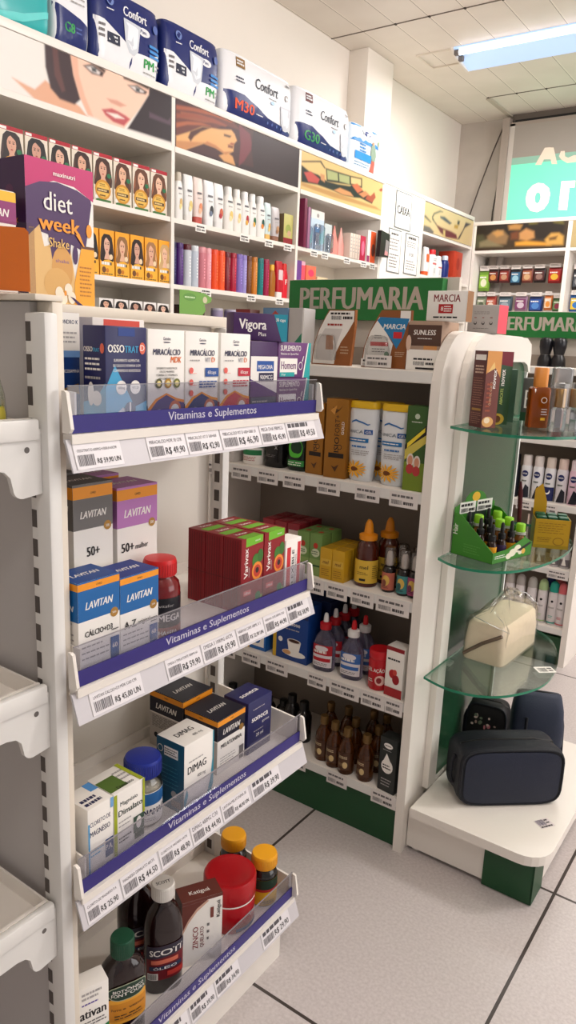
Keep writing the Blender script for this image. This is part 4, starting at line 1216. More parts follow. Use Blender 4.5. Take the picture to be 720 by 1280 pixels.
def syrup(loc, rz, label, cap_m, prof, capz, capr, draw, lab, hx, hy):
    r = root('syrup_bottle', loc, rz, lab, 'bottle', 'brown bottles on the bottom vitamin shelf')
    mb = MB(); mb.loft([(z, hx * s, hy * s if s > 0.5 else hx * s, 2.6 if s > 0.7 else 2) for s, z in prof], BROWN, 28); mb.build('body', r)
    mb = MB(); z0, z1 = capz
    mb.lathe([(capr * 0.97, z0), (capr, z0 + 0.001), (capr, z1 - 0.002), (capr * 0.93, z1), (capr * 0.6, z1)], cap_m, 24)
    for i in range(36):
        a = 2 * PI * i / 36
        x, y = capr * math.cos(a), capr * math.sin(a)
        mb.box(x - 0.0004, x + 0.0004, y - 0.0004, y + 0.0004, z0 + 0.001, z1 - 0.003, cap_m)
    F = Face(mb, 2 * capr, 2 * capr, lambda u, v, l: (u - capr, v - capr, z1 + l)); label and F.text(label, 0.5, 0.4, 0.2, INK, w=0.62, align='c', bold=0.03)
    mb.build('cap', r)
    mb = MB(); draw(mb); mb.build('label', r)
    return r


def scott_label(mb):
    f = round_face(mb, oval(0.0327, 0.0245, 2.6), 0.028, 0.092, -1.25, 1.25, 0.029)
    f.rect(0.05, 0, 0.95, 1, C((120, 26, 36), 0.35)); f.poly([(0.05, 0.62), (0.95, 0.70), (0.95, 1), (0.05, 1)], C((60, 54, 70)))
    f.text('SCOTT', 0.5, 0.72, 0.17, PAPER, w=0.68, align='c', bold=0.04); f.rect(0.2, 0.48, 0.7, 0.6, C((214, 120, 96))); f.rect(0.15, 0.30, 0.8, 0.42, C((40, 60, 90))); f.text('ÓLEO', 0.46, 0.32, 0.07, PAPER, w=0.4, align='c'); f.rect(0.10, 0.02, 0.36, 0.22, PAPER); f.bars(0.12, 0.34, 0.04, 0.2, INK); f.rect(0.5, 0.1, 0.85, 0.24, C((190, 60, 50)))


SP = [(0.95, 0), (1, 0.004), (1, 0.105), (0.96, 0.122), (0.78, 0.142), (0.5, 0.155), (0.43, 0.16), (0.43, 0.168)]
syrup((-0.735, 0.744, FL[3] + 0.0004), R90 - 0.5, 'SCOTT', C((228, 224, 218), 0.4), SP, (0.166, 0.1905), 0.0185, scott_label, 'brown bottle with white cap and red label in front of its twin', 0.032, 0.024)
syrup((-0.796, 0.744, FL[3] + 0.0004), R90 - 0.5, 'SCOTT', C((228, 224, 218), 0.4), SP, (0.166, 0.1905), 0.0185, scott_label, 'brown bottle with white cap half hidden behind its twin', 0.032, 0.024)


def tonic_label(mb):
    f = round_face(mb, oval(0.0333, 0.0245, 2.6), 0.038, 0.120, -1.3, 1.3, 0.030)
    Y_ = C((226, 166, 50), 0.4); K = C((34, 40, 34), 0.4)
    f.poly([(0.12, 0.55), (0.08, 0.2), (0.2, 0.06), (0.9, 0.06), (0.96, 0.2), (0.92, 0.55), (0.8, 0.62), (0.25, 0.62)], Y_)
    f.poly([(0.16, 0.12), (0.88, 0.12), (0.9, 0.2), (0.86, 0.5), (0.2, 0.5)], C((208, 142, 40)))
    f.ell(0.52, 0.72, 0.40, 0.17, C((170, 176, 150))); f.ell(0.52, 0.72, 0.37, 0.15, C((34, 66, 50)))
    f.text('BIOTÔNICO', 0.52, 0.735, 0.06, PAPER, w=0.5, align='c', bold=0.02); f.text('FONTOURA', 0.52, 0.655, 0.065, PAPER, w=0.56, align='c', bold=0.02)
    f.text('Ferro e vitaminas', 0.52, 0.36, 0.05, K, w=0.56, align='c'); f.lines(0.3, 0.8, 0.16, 0.28, 2, K, 0.3)


syrup((-0.7165, 0.641, FL[3] + 0.0004), R90 - 0.42, None, C((24, 84, 60), 0.4), [(0.94, 0), (1, 0.004), (1, 0.116), (0.95, 0.125), (0.72, 0.135), (0.5, 0.140), (0.46, 0.143), (0.46, 0.147)], (0.145, 0.174), 0.0175, tonic_label, 'dark bottle with green cap and yellow tonic label', 0.0325, 0.0235)

w, d, h = 0.072, 0.038, 0.128
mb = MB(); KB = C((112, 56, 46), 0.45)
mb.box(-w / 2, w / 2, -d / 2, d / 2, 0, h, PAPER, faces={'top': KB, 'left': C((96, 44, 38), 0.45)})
F = box_faces(mb, w, d, h)
f = F['front']; f.rect(0, 0.95, 1, 1, KB); f.poly([(0, 0.55), (0.16, 0.72), (0.36, 0.86), (0.62, 0.95), (0, 0.95)], KB); f.poly([(0, 0.50), (0.16, 0.67), (0.36, 0.81), (0.66, 0.93), (0.62, 0.95), (0.36, 0.86), (0.16, 0.72), (0, 0.55)], C((206, 170, 150)))
f.text('ZINCO', 0.40, 0.24, 0.13, C((150, 50, 50)), w=0.34, vert=True, bold=0.02); f.text('QUELATO', 0.54, 0.24, 0.09, C((130, 60, 60)), w=0.32, vert=True, bold=0.02); f.lines(0.62, 0.68, 0.3, 0.62, 3, GREY); f.text('Katiguá', 0.94, 0.64, 0.09, INK, w=0.26, vert=True, bold=0.02); f.rect(0.7, 0.66, 0.78, 0.82, C((130, 70, 60)))
F['top'].text('Katiguá', 0.5, 0.35, 0.22, PAPER, w=0.5, align='c', bold=0.02)
mb.build('remedy_box', loc=(-0.727, 0.822, FL[3] + 0.0004), rz=R90 - 0.5, label='brown and white box reading ZINCO between the brown bottles and red jar', cat='box')

r = root('protein_jar', (-0.7405, 0.922, FL[3] + 0.0004), R90, 'large round red jar with wide red lid on the bottom shelf', 'jar')
RJ = C((176, 14, 28), 0.28)
mb = MB(); mb.lathe([(0.044, 0), (0.047, 0.004), (0.047, 0.052), (0.0445, 0.055)], RJ, 36); mb.build('body', r)
mb = MB(); mb.lathe([(0.0475, 0.0553), (0.0475, 0.0575), (0.0455, 0.058)], PAPER, 36); mb.build('seal_ring', r)
mb = MB(); mb.lathe([(0.0475, 0.0583), (0.0485, 0.060), (0.0485, 0.093), (0.046, 0.0975), (0.040, 0.098), (0.036, 0.0965), (0.01, 0.0963)], RJ, 36); mb.build('lid', r)
mb = MB(); f = round_face(mb, circ(0.0472), 0.004, 0.05, -1, 1, 0.047); f.rect(0.2, 0.02, 0.8, 0.16, C((70, 90, 150))); f.text('CAPS', 0.62, 0.5, 0.2, PAPER, w=0.22, align='c'); mb.build('label', r)
for i, (x, y) in enumerate(((-0.799, 1.003), (-0.7195, 0.9985))):
    r = root('pill_bottle', (x, y, FL[3] + 0.0004), R90 - 0.5, ['dark pill bottle with yellow cap in the far back corner of the bottom shelf', 'dark pill bottle with yellow cap and colourful label beside the front guard'][i], 'bottle', 'yellow-capped pill bottles')
    mb = MB(); mb.lathe([(0.023, 0), (0.0255, 0.003), (0.0255, 0.058), (0.023, 0.068), (0.019, 0.072), (0.019, 0.076)], C((28, 22, 18), 0.15, spec=0.8), 28); mb.build('body', r)
    mb = MB(); mb.lathe([(0.0232, 0.0763), (0.0245, 0.078), (0.0245, 0.098), (0.023, 0.102), (0.019, 0.1025)], C((236, 172, 40), 0.35), 30)
    for j in range(44):
        a = 2 * PI * j / 44
        xx, yy = 0.0244 * math.cos(a), 0.0244 * math.sin(a)
        mb.box(xx - 0.0004, xx + 0.0004, yy - 0.0004, yy + 0.0004, 0.079, 0.097, C((226, 160, 34), 0.4))
    mb.build('cap', r)
    mb = MB(); f = round_face(mb, circ(0.0258), 0.004, 0.058, -2.3, 2.3, 0.0258); f.rect(0, 0, 1, 1, C((232, 186, 40))); f.rect(0, 0.62, 1, 1, C((30, 60, 40))); f.rect(0, 0.54, 1, 0.64, C((190, 50, 40))); f.lines(0.35, 0.65, 0.06, 0.22, 3, INK); mb.build('label', r)

# ---- on top of the vitamin gondola
w, d, h = 0.112, 0.085, 0.183
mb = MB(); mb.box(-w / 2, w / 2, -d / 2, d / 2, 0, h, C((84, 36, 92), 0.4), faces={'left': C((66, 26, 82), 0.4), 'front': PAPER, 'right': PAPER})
F = box_faces(mb, w, d, h)
f = F['front']
VAN = C((228, 190, 128), 0.5); VIO = C((78, 38, 96), 0.4); PINK = C((196, 34, 112), 0.4)
f.poly([(0, 0.78), (0.0, 1), (1, 1), (1, 0.78), (0.7, 0.86), (0.4, 0.87)], PINK)
f.poly([(0, 0.79), (0.2, 0.845), (0.45, 0.865), (0.75, 0.84), (0.96, 0.79), (0.97, 0.76), (0.86, 0.40), (0.5, 0.47), (0.2, 0.50), (0.06, 0.30), (0, 0.3)], VIO)
f.poly([(0, 0.0), (0.0, 0.45), (0.18, 0.55), (0.24, 0.40), (0.5, 0.45), (0.62, 0.44), (0.75, 0.0)], VAN)
f.poly([(0.30, 0.50), (0.64, 0.45), (0.62, 0.36), (0.5, 0.39), (0.36, 0.29)], VIO)
f.ell(0.5, 0.25, 0.16, 0.17, C((216, 166, 96))); f.ell(0.42, 0.14, 0.20, 0.12, C((222, 178, 110)))
f.text('shake', 0.50, 0.30, 0.025, C((150, 110, 150)), w=0.2, align='c')
f.poly([(0.68, 0.0), (1, 0.0), (1, 0.43), (0.80, 0.44), (0.68, 0.16)], C((246, 176, 56))); f.rect(0.78, 0.425, 1, 0.445, C((120, 80, 60))); f.lines(0.76, 0.96, 0.06, 0.30, 8, C((196, 130, 50)), 0.4)
f.ell(0.70, 0.37, 0.04, 0.07, VIO); f.ell(0.92, 0.56, 0.045, 0.05, ORANGE)
for u, v in ((0.44, 0.08), (0.58, 0.11), (0.5, 0.04), (0.63, 0.05)): f.ell(u, v, 0.06, 0.045, C((246, 232, 210)))
f.ell(0.53, 0.08, 0.02, 0.02, ORANGE); f.poly([(0.6, 0.06), (0.66, 0.05), (0.8, 0.0), (0.72, 0.0)], DKPURP)
f.text('maxinutri', 0.55, 0.905, 0.032, PAPER, w=0.32, align='c', bold=0.03)
f.text('diet', 0.24, 0.66, 0.13, PAPER, w=0.42, bold=0.01); f.text('week', 0.17, 0.52, 0.105, ORANGE, w=0.60, bold=0.05)
f.poly([(0.70, 0.52), (0.77, 0.52), (0.84, 0.44), (0.82, 0.44)], ORANGE)
f.text('Shake', 0.30, 0.405, 0.065, C((240, 200, 120)), w=0.30, bold=0.01)
l = F['left']; l.text('diet', 0.45, 0.62, 0.06, PAPER, w=0.3); l.text('week', 0.42, 0.55, 0.05, ORANGE, w=0.38, bold=0.03); l.ell(0.6, 0.78, 0.1, 0.04, C((96, 44, 90))); l.lines(0.4, 0.8, 0.3, 0.42, 3, C((120, 80, 130)))
mb.build('shake_box', loc=(-0.888 - d / 2, 0.696, 1.2319), rz=R90, label='large purple and vanilla shake box standing on the gondola top', cat='box')
w, d, h = 0.07, 0.045, 0.135
mb = MB(); mb.box(-w / 2, w / 2, -d / 2, d / 2, 0, h, PAPER, 0.002); F = box_faces(mb, w, d, h)
for k in ('front', 'left', 'right'):
    F[k].rect(0, 0.70, 1, 0.95, C((150, 60, 120))); F[k].rect(0, 0.90, 1, 0.99, YELLOW); F[k].text('LAVITAN', 0.5, 0.76, 0.07, PAPER, w=0.7, align='c', bold=0.03, shear=0.25)
mb.build('vitamin_box', loc=(-0.9135, 0.592, 1.2319), rz=R90, label='plum vitamin box with yellow edge behind the orange stand on the gondola top', cat='box')
r = root('acrylic_sign_stand', (-0.745, 0.5245, 1.2319), 0.96, 'clear acrylic stand holding a plain orange card on the gondola top', 'sign stand')
mb = MB(); mb.prism([(-0.045, 0.003), (0.012, 0.003), (0.012, 0.066), (0.008, 0.07), (-0.045, 0.07)], 'y', -0.002, 0.001, C((222, 124, 24), 0.4)); mb.build('orange_card', r)
mb = MB(); mb.prism([(-0.047, 0), (0.018, 0), (0.018, 0.071), (0.0145, 0.0755), (-0.047, 0.0755)], 'y', -0.0045, -0.0025, clear((252, 250, 248), 0.10, 0.02)); mb.box(0.0125, 0.018, -0.0024, 0.006, 0, 0.072, clear((250, 244, 240), 0.5, 0.15))
mb.box(-0.047, 0.018, -0.0045, 0.012, 0.0, 0.0015, clear((250, 244, 240), 0.6, 0.15)); mb.build('acrylic_holder', r)


# ---- price labels on the rails
def rail_label(k, y0, y1, l1, l2, label):
    z = FL[k]
    w = y1 - y0
    mb = MB()
    # rail face leans out: top (GX+.002, z-.0066), bottom (GX+.015, z-.043)
    ex, ez = 0.013 / 0.0388, -0.0364 / 0.0388
    nx, nz = -ez, ex
    def fn(u, v, l):
        t = 0.0355 - v
        return (ex * t + nx * (l + 0.0004), u - w / 2, ez * t + nz * (l + 0.0004))
    f = Face(mb, w, 0.034, fn)
    c = [fn(0, 0, 0), fn(w, 0, 0), fn(w, 0.034, 0), fn(0, 0.034, 0)]; bk = [(p[0] - nx * 0.0003, p[1], p[2] - nz * 0.0003) for p in c]
    mb.add(c + bk, [[0, 1, 2, 3], [7, 6, 5, 4], [0, 4, 5, 1], [1, 5, 6, 2], [2, 6, 7, 3], [3, 7, 4, 0]], C((226, 222, 224), 0.4))
    f.rect(0.0, 0.0, 0.012, 1, LGREY)
    f.text(l1, 0.07, 0.58, 0.24, C((90, 86, 90), 0.6), w=0.84, bold=0.0) if l1 else f.lines(0.07, 0.9, 0.56, 0.84, 1, C((90, 86, 90), 0.6), 0.7)
    f.bars(0.06, 0.40 if w > 0.06 else 0.36, 0.10, 0.48, C((110, 106, 110), 0.6))
    f.text(l2, 0.44 if w > 0.06 else 0.40, 0.14, 0.30, INK, w=0.50, bold=0.01)
    mb.build('price_label', loc=(GX + 0.002, (y0 + y1) / 2, z - 0.0066), label=label, cat='price label', group='price labels on the vitamin rails')


RL = {
    0: [(0.536, 0.606, 'OSSOTRAT-D 600MG+1000UI 60CPR', 'R$ 59,90 UN'), (0.648, 0.717, 'MIRACALCIO MDK 30 CPR', 'R$ 49,90'), (0.719, 0.786, 'MIRACALCIO VIT D 500+400', 'R$ 42,90'), (0.788, 0.876, 'MIRACALCIO VIT D 600+1000 UI', 'R$ 46,90'), (0.878, 0.943, 'MEGA DHA 900MCG', 'R$ 45,90'), (0.945, 1.027, None, 'R$ 49,50')],
    1: [(0.552, 0.638, 'LAVITAN CALCIO+D3 MDK C/60 CPR', 'R$ 45,00 UN'), (0.683, 0.754, 'OMEGA 3 TRIPLA FONTE 1000MG 60', 'R$ 59,90 '), (0.756, 0.834, 'OMEGA 3 1000MG 60CPS', 'R$ 69,90'), (0.836, 0.903, 'VARIVAX CAPS 100ML X 3', 'R$ 32,90 UN'), (0.905, 0.967, 'VARIVAX CAPS 500MG C/60', 'R$ 44,90'), (0.969, 1.034, None, 'R$ 58,90')],
    2: [(0.538, 0.597, 'CLORETO DE MAGNESIO P.A', 'R$ 25,90'), (0.599, 0.669, 'MAGNESIO DIMALATO 60CPS', 'R$ 44,50'), (0.672, 0.737, 'CLORETO DE MAGNESIO 60CPS', 'R$ 48,90'), (0.739, 0.808, 'DIMAG 400MG C/30', 'R$ 44,90'), (0.810, 0.880, 'LAVITAN MELATONINA 30', 'R$ 48,90 UN'), (0.886, 0.966, None, 'R$ 39,90')],
    3: [(0.60, 0.676, None, 'R$ 28,50'), (0.682, 0.738, None, 'R$ 36,90'), (0.742, 0.802, None, 'R$ 39,90'), (0.804, 0.868, None, 'R$ 34,90'), (0.933, 1.019, None, 'R$ 29,90')]}
ORD = ['first', 'second', 'third', 'fourth', 'fifth', 'sixth', 'seventh', 'eighth', 'ninth', 'tenth', 'eleventh', 'twelfth', 'thirteenth', 'fourteenth', 'fifteenth', 'sixteenth', 'seventeenth', 'eighteenth', 'nineteenth', 'twentieth']
SHN = ['top', 'second', 'third', 'bottom']
for k, rows in RL.items():
    for i, (a, b, t1, t2) in enumerate(rows):
        rail_label(k, a, b, t1, t2, '%s price label along the %s vitamin rail, %s' % (ORD[i], SHN[k], t2.strip().replace('$', '$ ').replace('  ', ' ')))

# ================================================================== things on the PERFUMARIA gondola (front at Y=1.467, facing -Y)
GY = 1.467
AMBER = C((150, 88, 26), 0.12, spec=0.7, trans=0.35)


def bottle(name, loc, rz, label, secs, body_m, cap, cap_m, lab=None, cat='bottle', group=None, seg=22, extra=None, tilt=None):
    """secs/cap: (z, hx, hy, e) lists; lab: (z0, z1, a0, a1, hx, hy, e, draw)"""
    r = root(name, loc, rz, label, cat, group, tilt)
    mb = MB(); mb.loft(secs, body_m, seg); mb.build('body', r)
    mb = MB(); mb.loft(cap, cap_m, seg); mb.build('cap', r)
    if lab:
        z0, z1, a0, a1, hx, hy, e, draw = lab
        mb = MB(); draw(round_face(mb, oval(hx, hy, e), z0, z1, a0, a1, (hx + hy) / 2)); mb.build('label', r)
    if extra: extra(r)
    return r


def rnd(prof):
    return [(z, rr, rr, 2) for rr, z in prof]


zA, zB, zC, zD, zE = [z + 0.0004 for z in LV]


# top shelf: boxes and pouches before the sign
GA = 'packs on the top shelf before the sign'
mb, F = carton(0.046, 0.04, 0.125, C((96, 54, 44), 0.45)); F['front'].ell(0.5, 0.8, 0.3, 0.14, C((196, 140, 110))); F['front'].rect(0, 0.92, 1, 1, C((140, 50, 50)))
mb.build('cosmetic_box', loc=(-1.222, 1.53, zA), label='dark brown box with a hair picture at the far left of the top shelf', cat='box', group=GA)
mb, F = carton(0.078, 0.05, 0.131, C((110, 146, 180), 0.45)); F['front'].poly([(0.2, 0.8), (0.5, 0.95), (0.8, 0.8), (0.7, 0.6)], C((190, 90, 80))); F['top'].rect(0, 0, 1, 1, C((150, 176, 200)))
mb.build('cosmetic_box', loc=(-1.150, 1.575, zA), label='blue grey box behind the leaning purple and teal box', cat='box', group=GA)
mb, F = carton(0.046, 0.05, 0.131, C((186, 182, 180), 0.45)); F['front'].poly([(0, 0), (0.9, 0), (0.9, 0.55), (0, 0.2)], C((44, 130, 100))); F['front'].rect(0.9, 0, 1, 1, C((226, 224, 222)))
mb.build('cosmetic_box', loc=(-1.085, 1.575, zA), label='light grey box with green triangle left of the brown pouches', cat='box', group=GA)


def pouch(x, w, draw, label, h=0.126):
    r = root('cosmetic_pouch', (x, 1.515, zA), 0, label, 'pouch', GA)
    out = [(-0.5, 0.0), (0.44, 0.0), (0.47, 0.35), (0.5, 0.7), (0.5, 1.0), (-0.12, 1.0), (-0.2, 0.88), (-0.36, 0.62), (-0.46, 0.36)]
    mb = MB(); KR = C((150, 92, 44), 0.5)
    mb.prism([(px_ * w, pz_ * h) for px_, pz_ in out], 'y', -0.006, 0.004, KR)
    mb.build('pouch_card', r)
    mb = MB(); f = Face(mb, w, h, lambda u, v, l: (u - w / 2, -0.0062 - l, v)); draw(f); mb.build('printed_front', r)
    mb = MB(); mb.loft([(0.012, w * 0.26, 0.006, 3), (h * 0.3, w * 0.26, 0.009, 3), (h * 0.52, w * 0.2, 0.006, 3), (h * 0.56, w * 0.14, 0.002, 3)], clear((244, 244, 244), 0.5, 0.10, 0.15), 20, True, -w * 0.14, -0.012); mb.build('clear_blister', r)
    return r


def d1(f):
    f.poly([(0.03, 0.02), (0.06, 0.36), (0.16, 0.62), (0.32, 0.88), (0.40, 0.98), (0.98, 0.98), (0.98, 0.80), (0.86, 0.62), (0.70, 0.42), (0.60, 0.24), (0.56, 0.02)], PAPER)
    f.lines(0.42, 0.95, 0.90, 0.96, 1, INK, 0.6); f.bars(0.44, 0.68, 0.82, 0.89, INK); f.lines(0.72, 0.96, 0.82, 0.89, 1, INK, 0.7)
    f.poly([(0.10, 0.08), (0.13, 0.40), (0.30, 0.66), (0.72, 0.66), (0.62, 0.42), (0.52, 0.08)], C((216, 210, 206), 0.3)); f.rect(0.34, 0.28, 0.52, 0.54, C((176, 128, 96)))
    f.lines(0.36, 0.78, 0.70, 0.76, 1, C((170, 60, 50)), 0.6); f.lines(0.7, 0.92, 0.2, 0.36, 3, C((200, 170, 140)), 0.4)


def d2(f):
    f.poly([(0.02, 0.02), (0.06, 0.36), (0.16, 0.62), (0.34, 0.88), (0.44, 0.70), (0.66, 0.42), (0.58, 0.02)], PAPER)
    f.rect(0.78, 0.80, 0.99, 0.99, PAPER)
    f.poly([(0.30, 0.82), (0.36, 0.88), (0.97, 0.86), (0.86, 0.54), (0.74, 0.34), (0.62, 0.50)], C((40, 130, 180))); f.text('MARCIA', 0.44, 0.68, 0.085, PAPER, w=0.46, bold=0.03, shear=0.2)
    f.rect(0.66, 0.52, 0.84, 0.63, C((206, 40, 50))); f.lines(0.26, 0.46, 0.50, 0.58, 2, GREY); f.rect(0.18, 0.38, 0.56, 0.45, C((196, 50, 50))); f.lines(0.22, 0.54, 0.26, 0.35, 2, GREY, 0.3)
    f.ell(0.54, 0.24, 0.05, 0.05, C((120, 150, 120))); f.rect(0.0, 0.02, 0.58, 0.15, C((232, 228, 224))); f.bars(0.04, 0.30, 0.03, 0.08, INK); f.lines(0.04, 0.54, 0.09, 0.14, 1, INK, 0.7); f.lines(0.34, 0.56, 0.03, 0.08, 1, INK, 0.7); f.lines(0.72, 0.92, 0.2, 0.3, 3, C((200, 170, 140)), 0.4)


def d3(f):
    f.rect(0.0, 0.50, 1, 0.92, C((92, 64, 52), 0.5)); f.text('SUNLESS', 0.5, 0.72, 0.10, PAPER, w=0.66, align='c', bold=0.03, shear=0.1); f.lines(0.3, 0.8, 0.62, 0.67, 1, PAPER, 0.3)
    f.rect(0, 0.0, 1, 0.42, PAPER); f.poly([(0.5, 0.42), (0.9, 0.42), (0.9, 0.5), (0.5, 0.5)], C((210, 150, 90))); f.bars(0.22, 0.55, 0.10, 0.18, INK); f.lines(0.22, 0.9, 0.2, 0.26, 1, INK, 0.6); f.lines(0.6, 0.9, 0.1, 0.18, 1, INK, 0.6); f.rect(0.3, 0.02, 0.9, 0.06, INK)
    f.ell(0.04, 0.55, 0.08, 0.16, C((220, 190, 170)))


pouch(-0.950, 0.114, d1, 'kraft brown pouch with white price tag under the letters of the sign')
pouch(-0.811, 0.118, d2, 'kraft brown pouch with blue and white print near the end panel')
mb, F = carton(0.078, 0.09, 0.104, C((176, 150, 130), 0.5)); d3(F['front'])
mb.build('cosmetic_box', loc=(-0.7135, 1.546, zA), label='brown and white self-tanning box against the end panel', cat='box', group=GA)
mb, F = carton(0.090, 0.032, 0.062, PAPER)
f = F['front']; f.text('MARCIA', 0.5, 0.64, 0.24, C((140, 44, 50)), w=0.66, align='c', bold=0.02); f.rect(0.3, 0.26, 0.66, 0.56, C((186, 30, 36))); f.text('8', 0.36, 0.34, 0.14, PAPER); f.lines(0.44, 0.64, 0.3, 0.52, 3, PAPER, 0.5); f.lines(0.18, 0.86, 0.08, 0.18, 1, INK, 0.5)
F['right'].rect(0, 0, 1, 1, C((160, 120, 84)))
mb.build('cosmetic_box', loc=(-0.672, 1.525, zA + 0.1045), label='white box with red square lying on the brown self-tanning box', cat='box', group=GA)
mb, F = carton(0.078, 0.045, 0.064, C((186, 182, 180), 0.5))
f = F['front']; f.lines(0.2, 0.8, 0.66, 0.78, 2, GREY, 0.25)
for u in (0.26, 0.52, 0.78): f.lines(u - 0.04, u + 0.04, 0.52, 0.58, 1, C((150, 60, 60)), 0.5); f.disc(u, 0.36, 0.004, INK); f.disc(u, 0.38, 0.0026, C((186, 182, 180)))
f.lines(0.2, 0.8, 0.14, 0.2, 1, GREY, 0.25)
F['right'].rect(0, 0, 1, 1, C((240, 96, 112)))
mb.build('cosmetic_box', loc=(-0.667, 1.735, 1.2335), rz=-0.12, label='grey box with pink side standing on the rounded end panel', cat='box')

# second shelf
GB2 = 'toiletries on the second shelf under the sign'
mb, F = carton(0.055, 0.04, 0.09, C((206, 200, 196), 0.5)); F['front'].lines(0.1, 0.9, 0.2, 0.7, 5, LGREY)
mb.build('cosmetic_box', loc=(-1.243, 1.50, zB), label='small plain pale box at the far left of the second shelf', cat='box', group=GB2)
bottle('cosmetic_jar', (-1.168, 1.51, zB), 0, 'low green and white round jar on the second shelf', rnd([(0.029, 0), (0.031, 0.003), (0.031, 0.040), (0.028, 0.044)]), PAPER,
       rnd([(0.0315, 0.0443), (0.032, 0.046), (0.032, 0.064), (0.03, 0.067)]), C((26, 110, 62), 0.4), (0.004, 0.038, -1.2, 1.2, 0.0312, 0.0312, 2, lambda f: (f.rect(0, 0.6, 1, 1, C((40, 130, 80))), f.lines(0.2, 0.8, 0.15, 0.5, 3, C((190, 120, 110))))), 'jar', GB2)
bottle('shampoo_bottle', (-1.101, 1.51, zB), 0, 'squat black bottle beside the green and white jar', [(0, 0.029, 0.02, 3), (0.004, 0.031, 0.022, 3), (0.07, 0.031, 0.022, 3), (0.082, 0.027, 0.019, 3)], C((22, 20, 20), 0.25),
       [(0.0823, 0.026, 0.018, 3), (0.105, 0.026, 0.018, 3), (0.109, 0.023, 0.016, 3)], C((16, 16, 16), 0.3), (0.015, 0.068, -0.9, 0.9, 0.0313, 0.0222, 3, lambda f: (f.text('X', 0.6, 0.6, 0.25, LGREY, w=0.14, bold=0.03), f.lines(0.3, 0.7, 0.2, 0.35, 2, GREY))), group=GB2)
bottle('shampoo_bottle', (-1.030, 1.512, zB), 0, 'black bottle with a bright green swirl beside the gold boxes', [(0, 0.026, 0.02, 3), (0.004, 0.028, 0.022, 3), (0.085, 0.028, 0.022, 3), (0.095, 0.024, 0.019, 3)], C((20, 40, 28), 0.25),
       [(0.0953, 0.023, 0.018, 3), (0.115, 0.023, 0.018, 3), (0.118, 0.021, 0.016, 3)], C((20, 110, 50), 0.3), (0.008, 0.085, -1.1, 1.1, 0.0283, 0.0222, 3, lambda f: (f.ell(0.5, 0.62, 0.3, 0.3, C((90, 190, 60))), f.ell(0.56, 0.66, 0.2, 0.2, C((20, 60, 36))), f.rect(0.1, 0.05, 0.9, 0.24, C((60, 150, 70))), f.lines(0.2, 0.8, 0.06, 0.2, 2, PAPER))), group=GB2)


def fisio(w, d, h):
    GO = C((166, 116, 44), 0.35, metal=0.35)
    mb, F = carton(w, d, h, GO); f = F['front']
    f.text('FISIO', 0.66, 0.28, 0.22, C((36, 24, 14)), w=0.24, vert=True, bold=0.03); f.text('FORT+', 0.66, 0.54, 0.22, C((70, 40, 20)), w=0.26, vert=True, bold=0.0); f.text('GOLD', 0.86, 0.56, 0.12, PAPER, w=0.16, vert=True)
    f.rect(0.2, 0.26, 0.9, 0.32, C((36, 24, 14))); f.disc(0.7, 0.40, 0.006, C((36, 24, 14))); f.disc(0.7, 0.40, 0.0045, GO)
    f.poly([(0.3, 0.9), (0.45, 0.82), (0.8, 0.93), (0.6, 0.86)], C((90, 56, 20))); f.poly([(0.2, 0.85), (0.5, 0.92), (0.4, 0.8)], C((206, 150, 70))); f.poly([(0.35, 0.16), (0.55, 0.08), (0.7, 0.18), (0.5, 0.14)], C((90, 56, 20)))
    return mb


mb = fisio(0.050, 0.045, 0.172); mb.build('gel_box', loc=(-0.971, 1.510, zB), rz=-0.06, label='gold gel box partly hidden behind its twin', cat='box', group='gold gel boxes')
mb = fisio(0.058, 0.05, 0.186); mb.build('gel_box', loc=(-0.9105, 1.505, zB), rz=0.06, label='taller gold gel box beside the white sunflower bottles', cat='box', group='gold gel boxes')


def sunflower(f):
    f.poly([(0.05, 0.80), (0.4, 0.86), (0.7, 0.80), (0.95, 0.82), (0.7, 0.78), (0.4, 0.835), (0.05, 0.775)], C((60, 120, 180)))
    f.text('ARNICA', 0.12, 0.66, 0.05, C((130, 140, 150)), w=0.45, bold=0.02); f.rect(0.60, 0.65, 0.92, 0.72, C((20, 90, 160))); f.text('GEL', 0.64, 0.665, 0.035, PAPER, w=0.24)
    f.rect(0.14, 0.53, 0.76, 0.59, C((28, 120, 180))); f.lines(0.2, 0.7, 0.545, 0.575, 1, PAPER, 0.5); f.lines(0.3, 0.7, 0.44, 0.49, 1, C((60, 120, 180)), 0.5); f.lines(0.3, 0.8, 0.33, 0.42, 3, LGREY, 0.4)
    YP = C((240, 176, 40), 0.45)
    for i in range(15):
        a = 2 * PI * i / 15
        R_ = 0.020
        cu, cv = 0.42, 0.13
        px_ = lambda rr, aa: (cu + rr * math.cos(aa) / f.w, cv + rr * math.sin(aa) / f.h)
        f.poly([px_(0.003, a - 0.3), px_(R_ * 0.75, a - 0.12), px_(R_ * 1.1, a), px_(R_ * 0.75, a + 0.12), px_(0.003, a + 0.3)], YP); f.k -= 1
    f.k += 1
    f.disc(0.42, 0.13, 0.0055, C((120, 66, 20)))


def sunbottle(x, y, label):
    bottle('lotion_bottle', (x, y, zB), 0, label, [(0, 0.026, 0.016, 2.6), (0.004, 0.029, 0.0185, 2.6), (0.06, 0.033, 0.0195, 2.6), (0.14, 0.0365, 0.0195, 2.8), (0.158, 0.0365, 0.018, 3), (0.168, 0.036, 0.014, 3.4)], C((226, 228, 230), 0.35),
           [(0.1683, 0.037, 0.0165, 3.4), (0.171, 0.0375, 0.017, 3.4), (0.181, 0.0365, 0.0165, 3.4), (0.184, 0.034, 0.014, 3.4)], C((226, 186, 36), 0.4), (0.008, 0.165, -1.15, 1.15, 0.0345, 0.0202, 2.6, sunflower), group='white sunflower lotion bottles', seg=32)


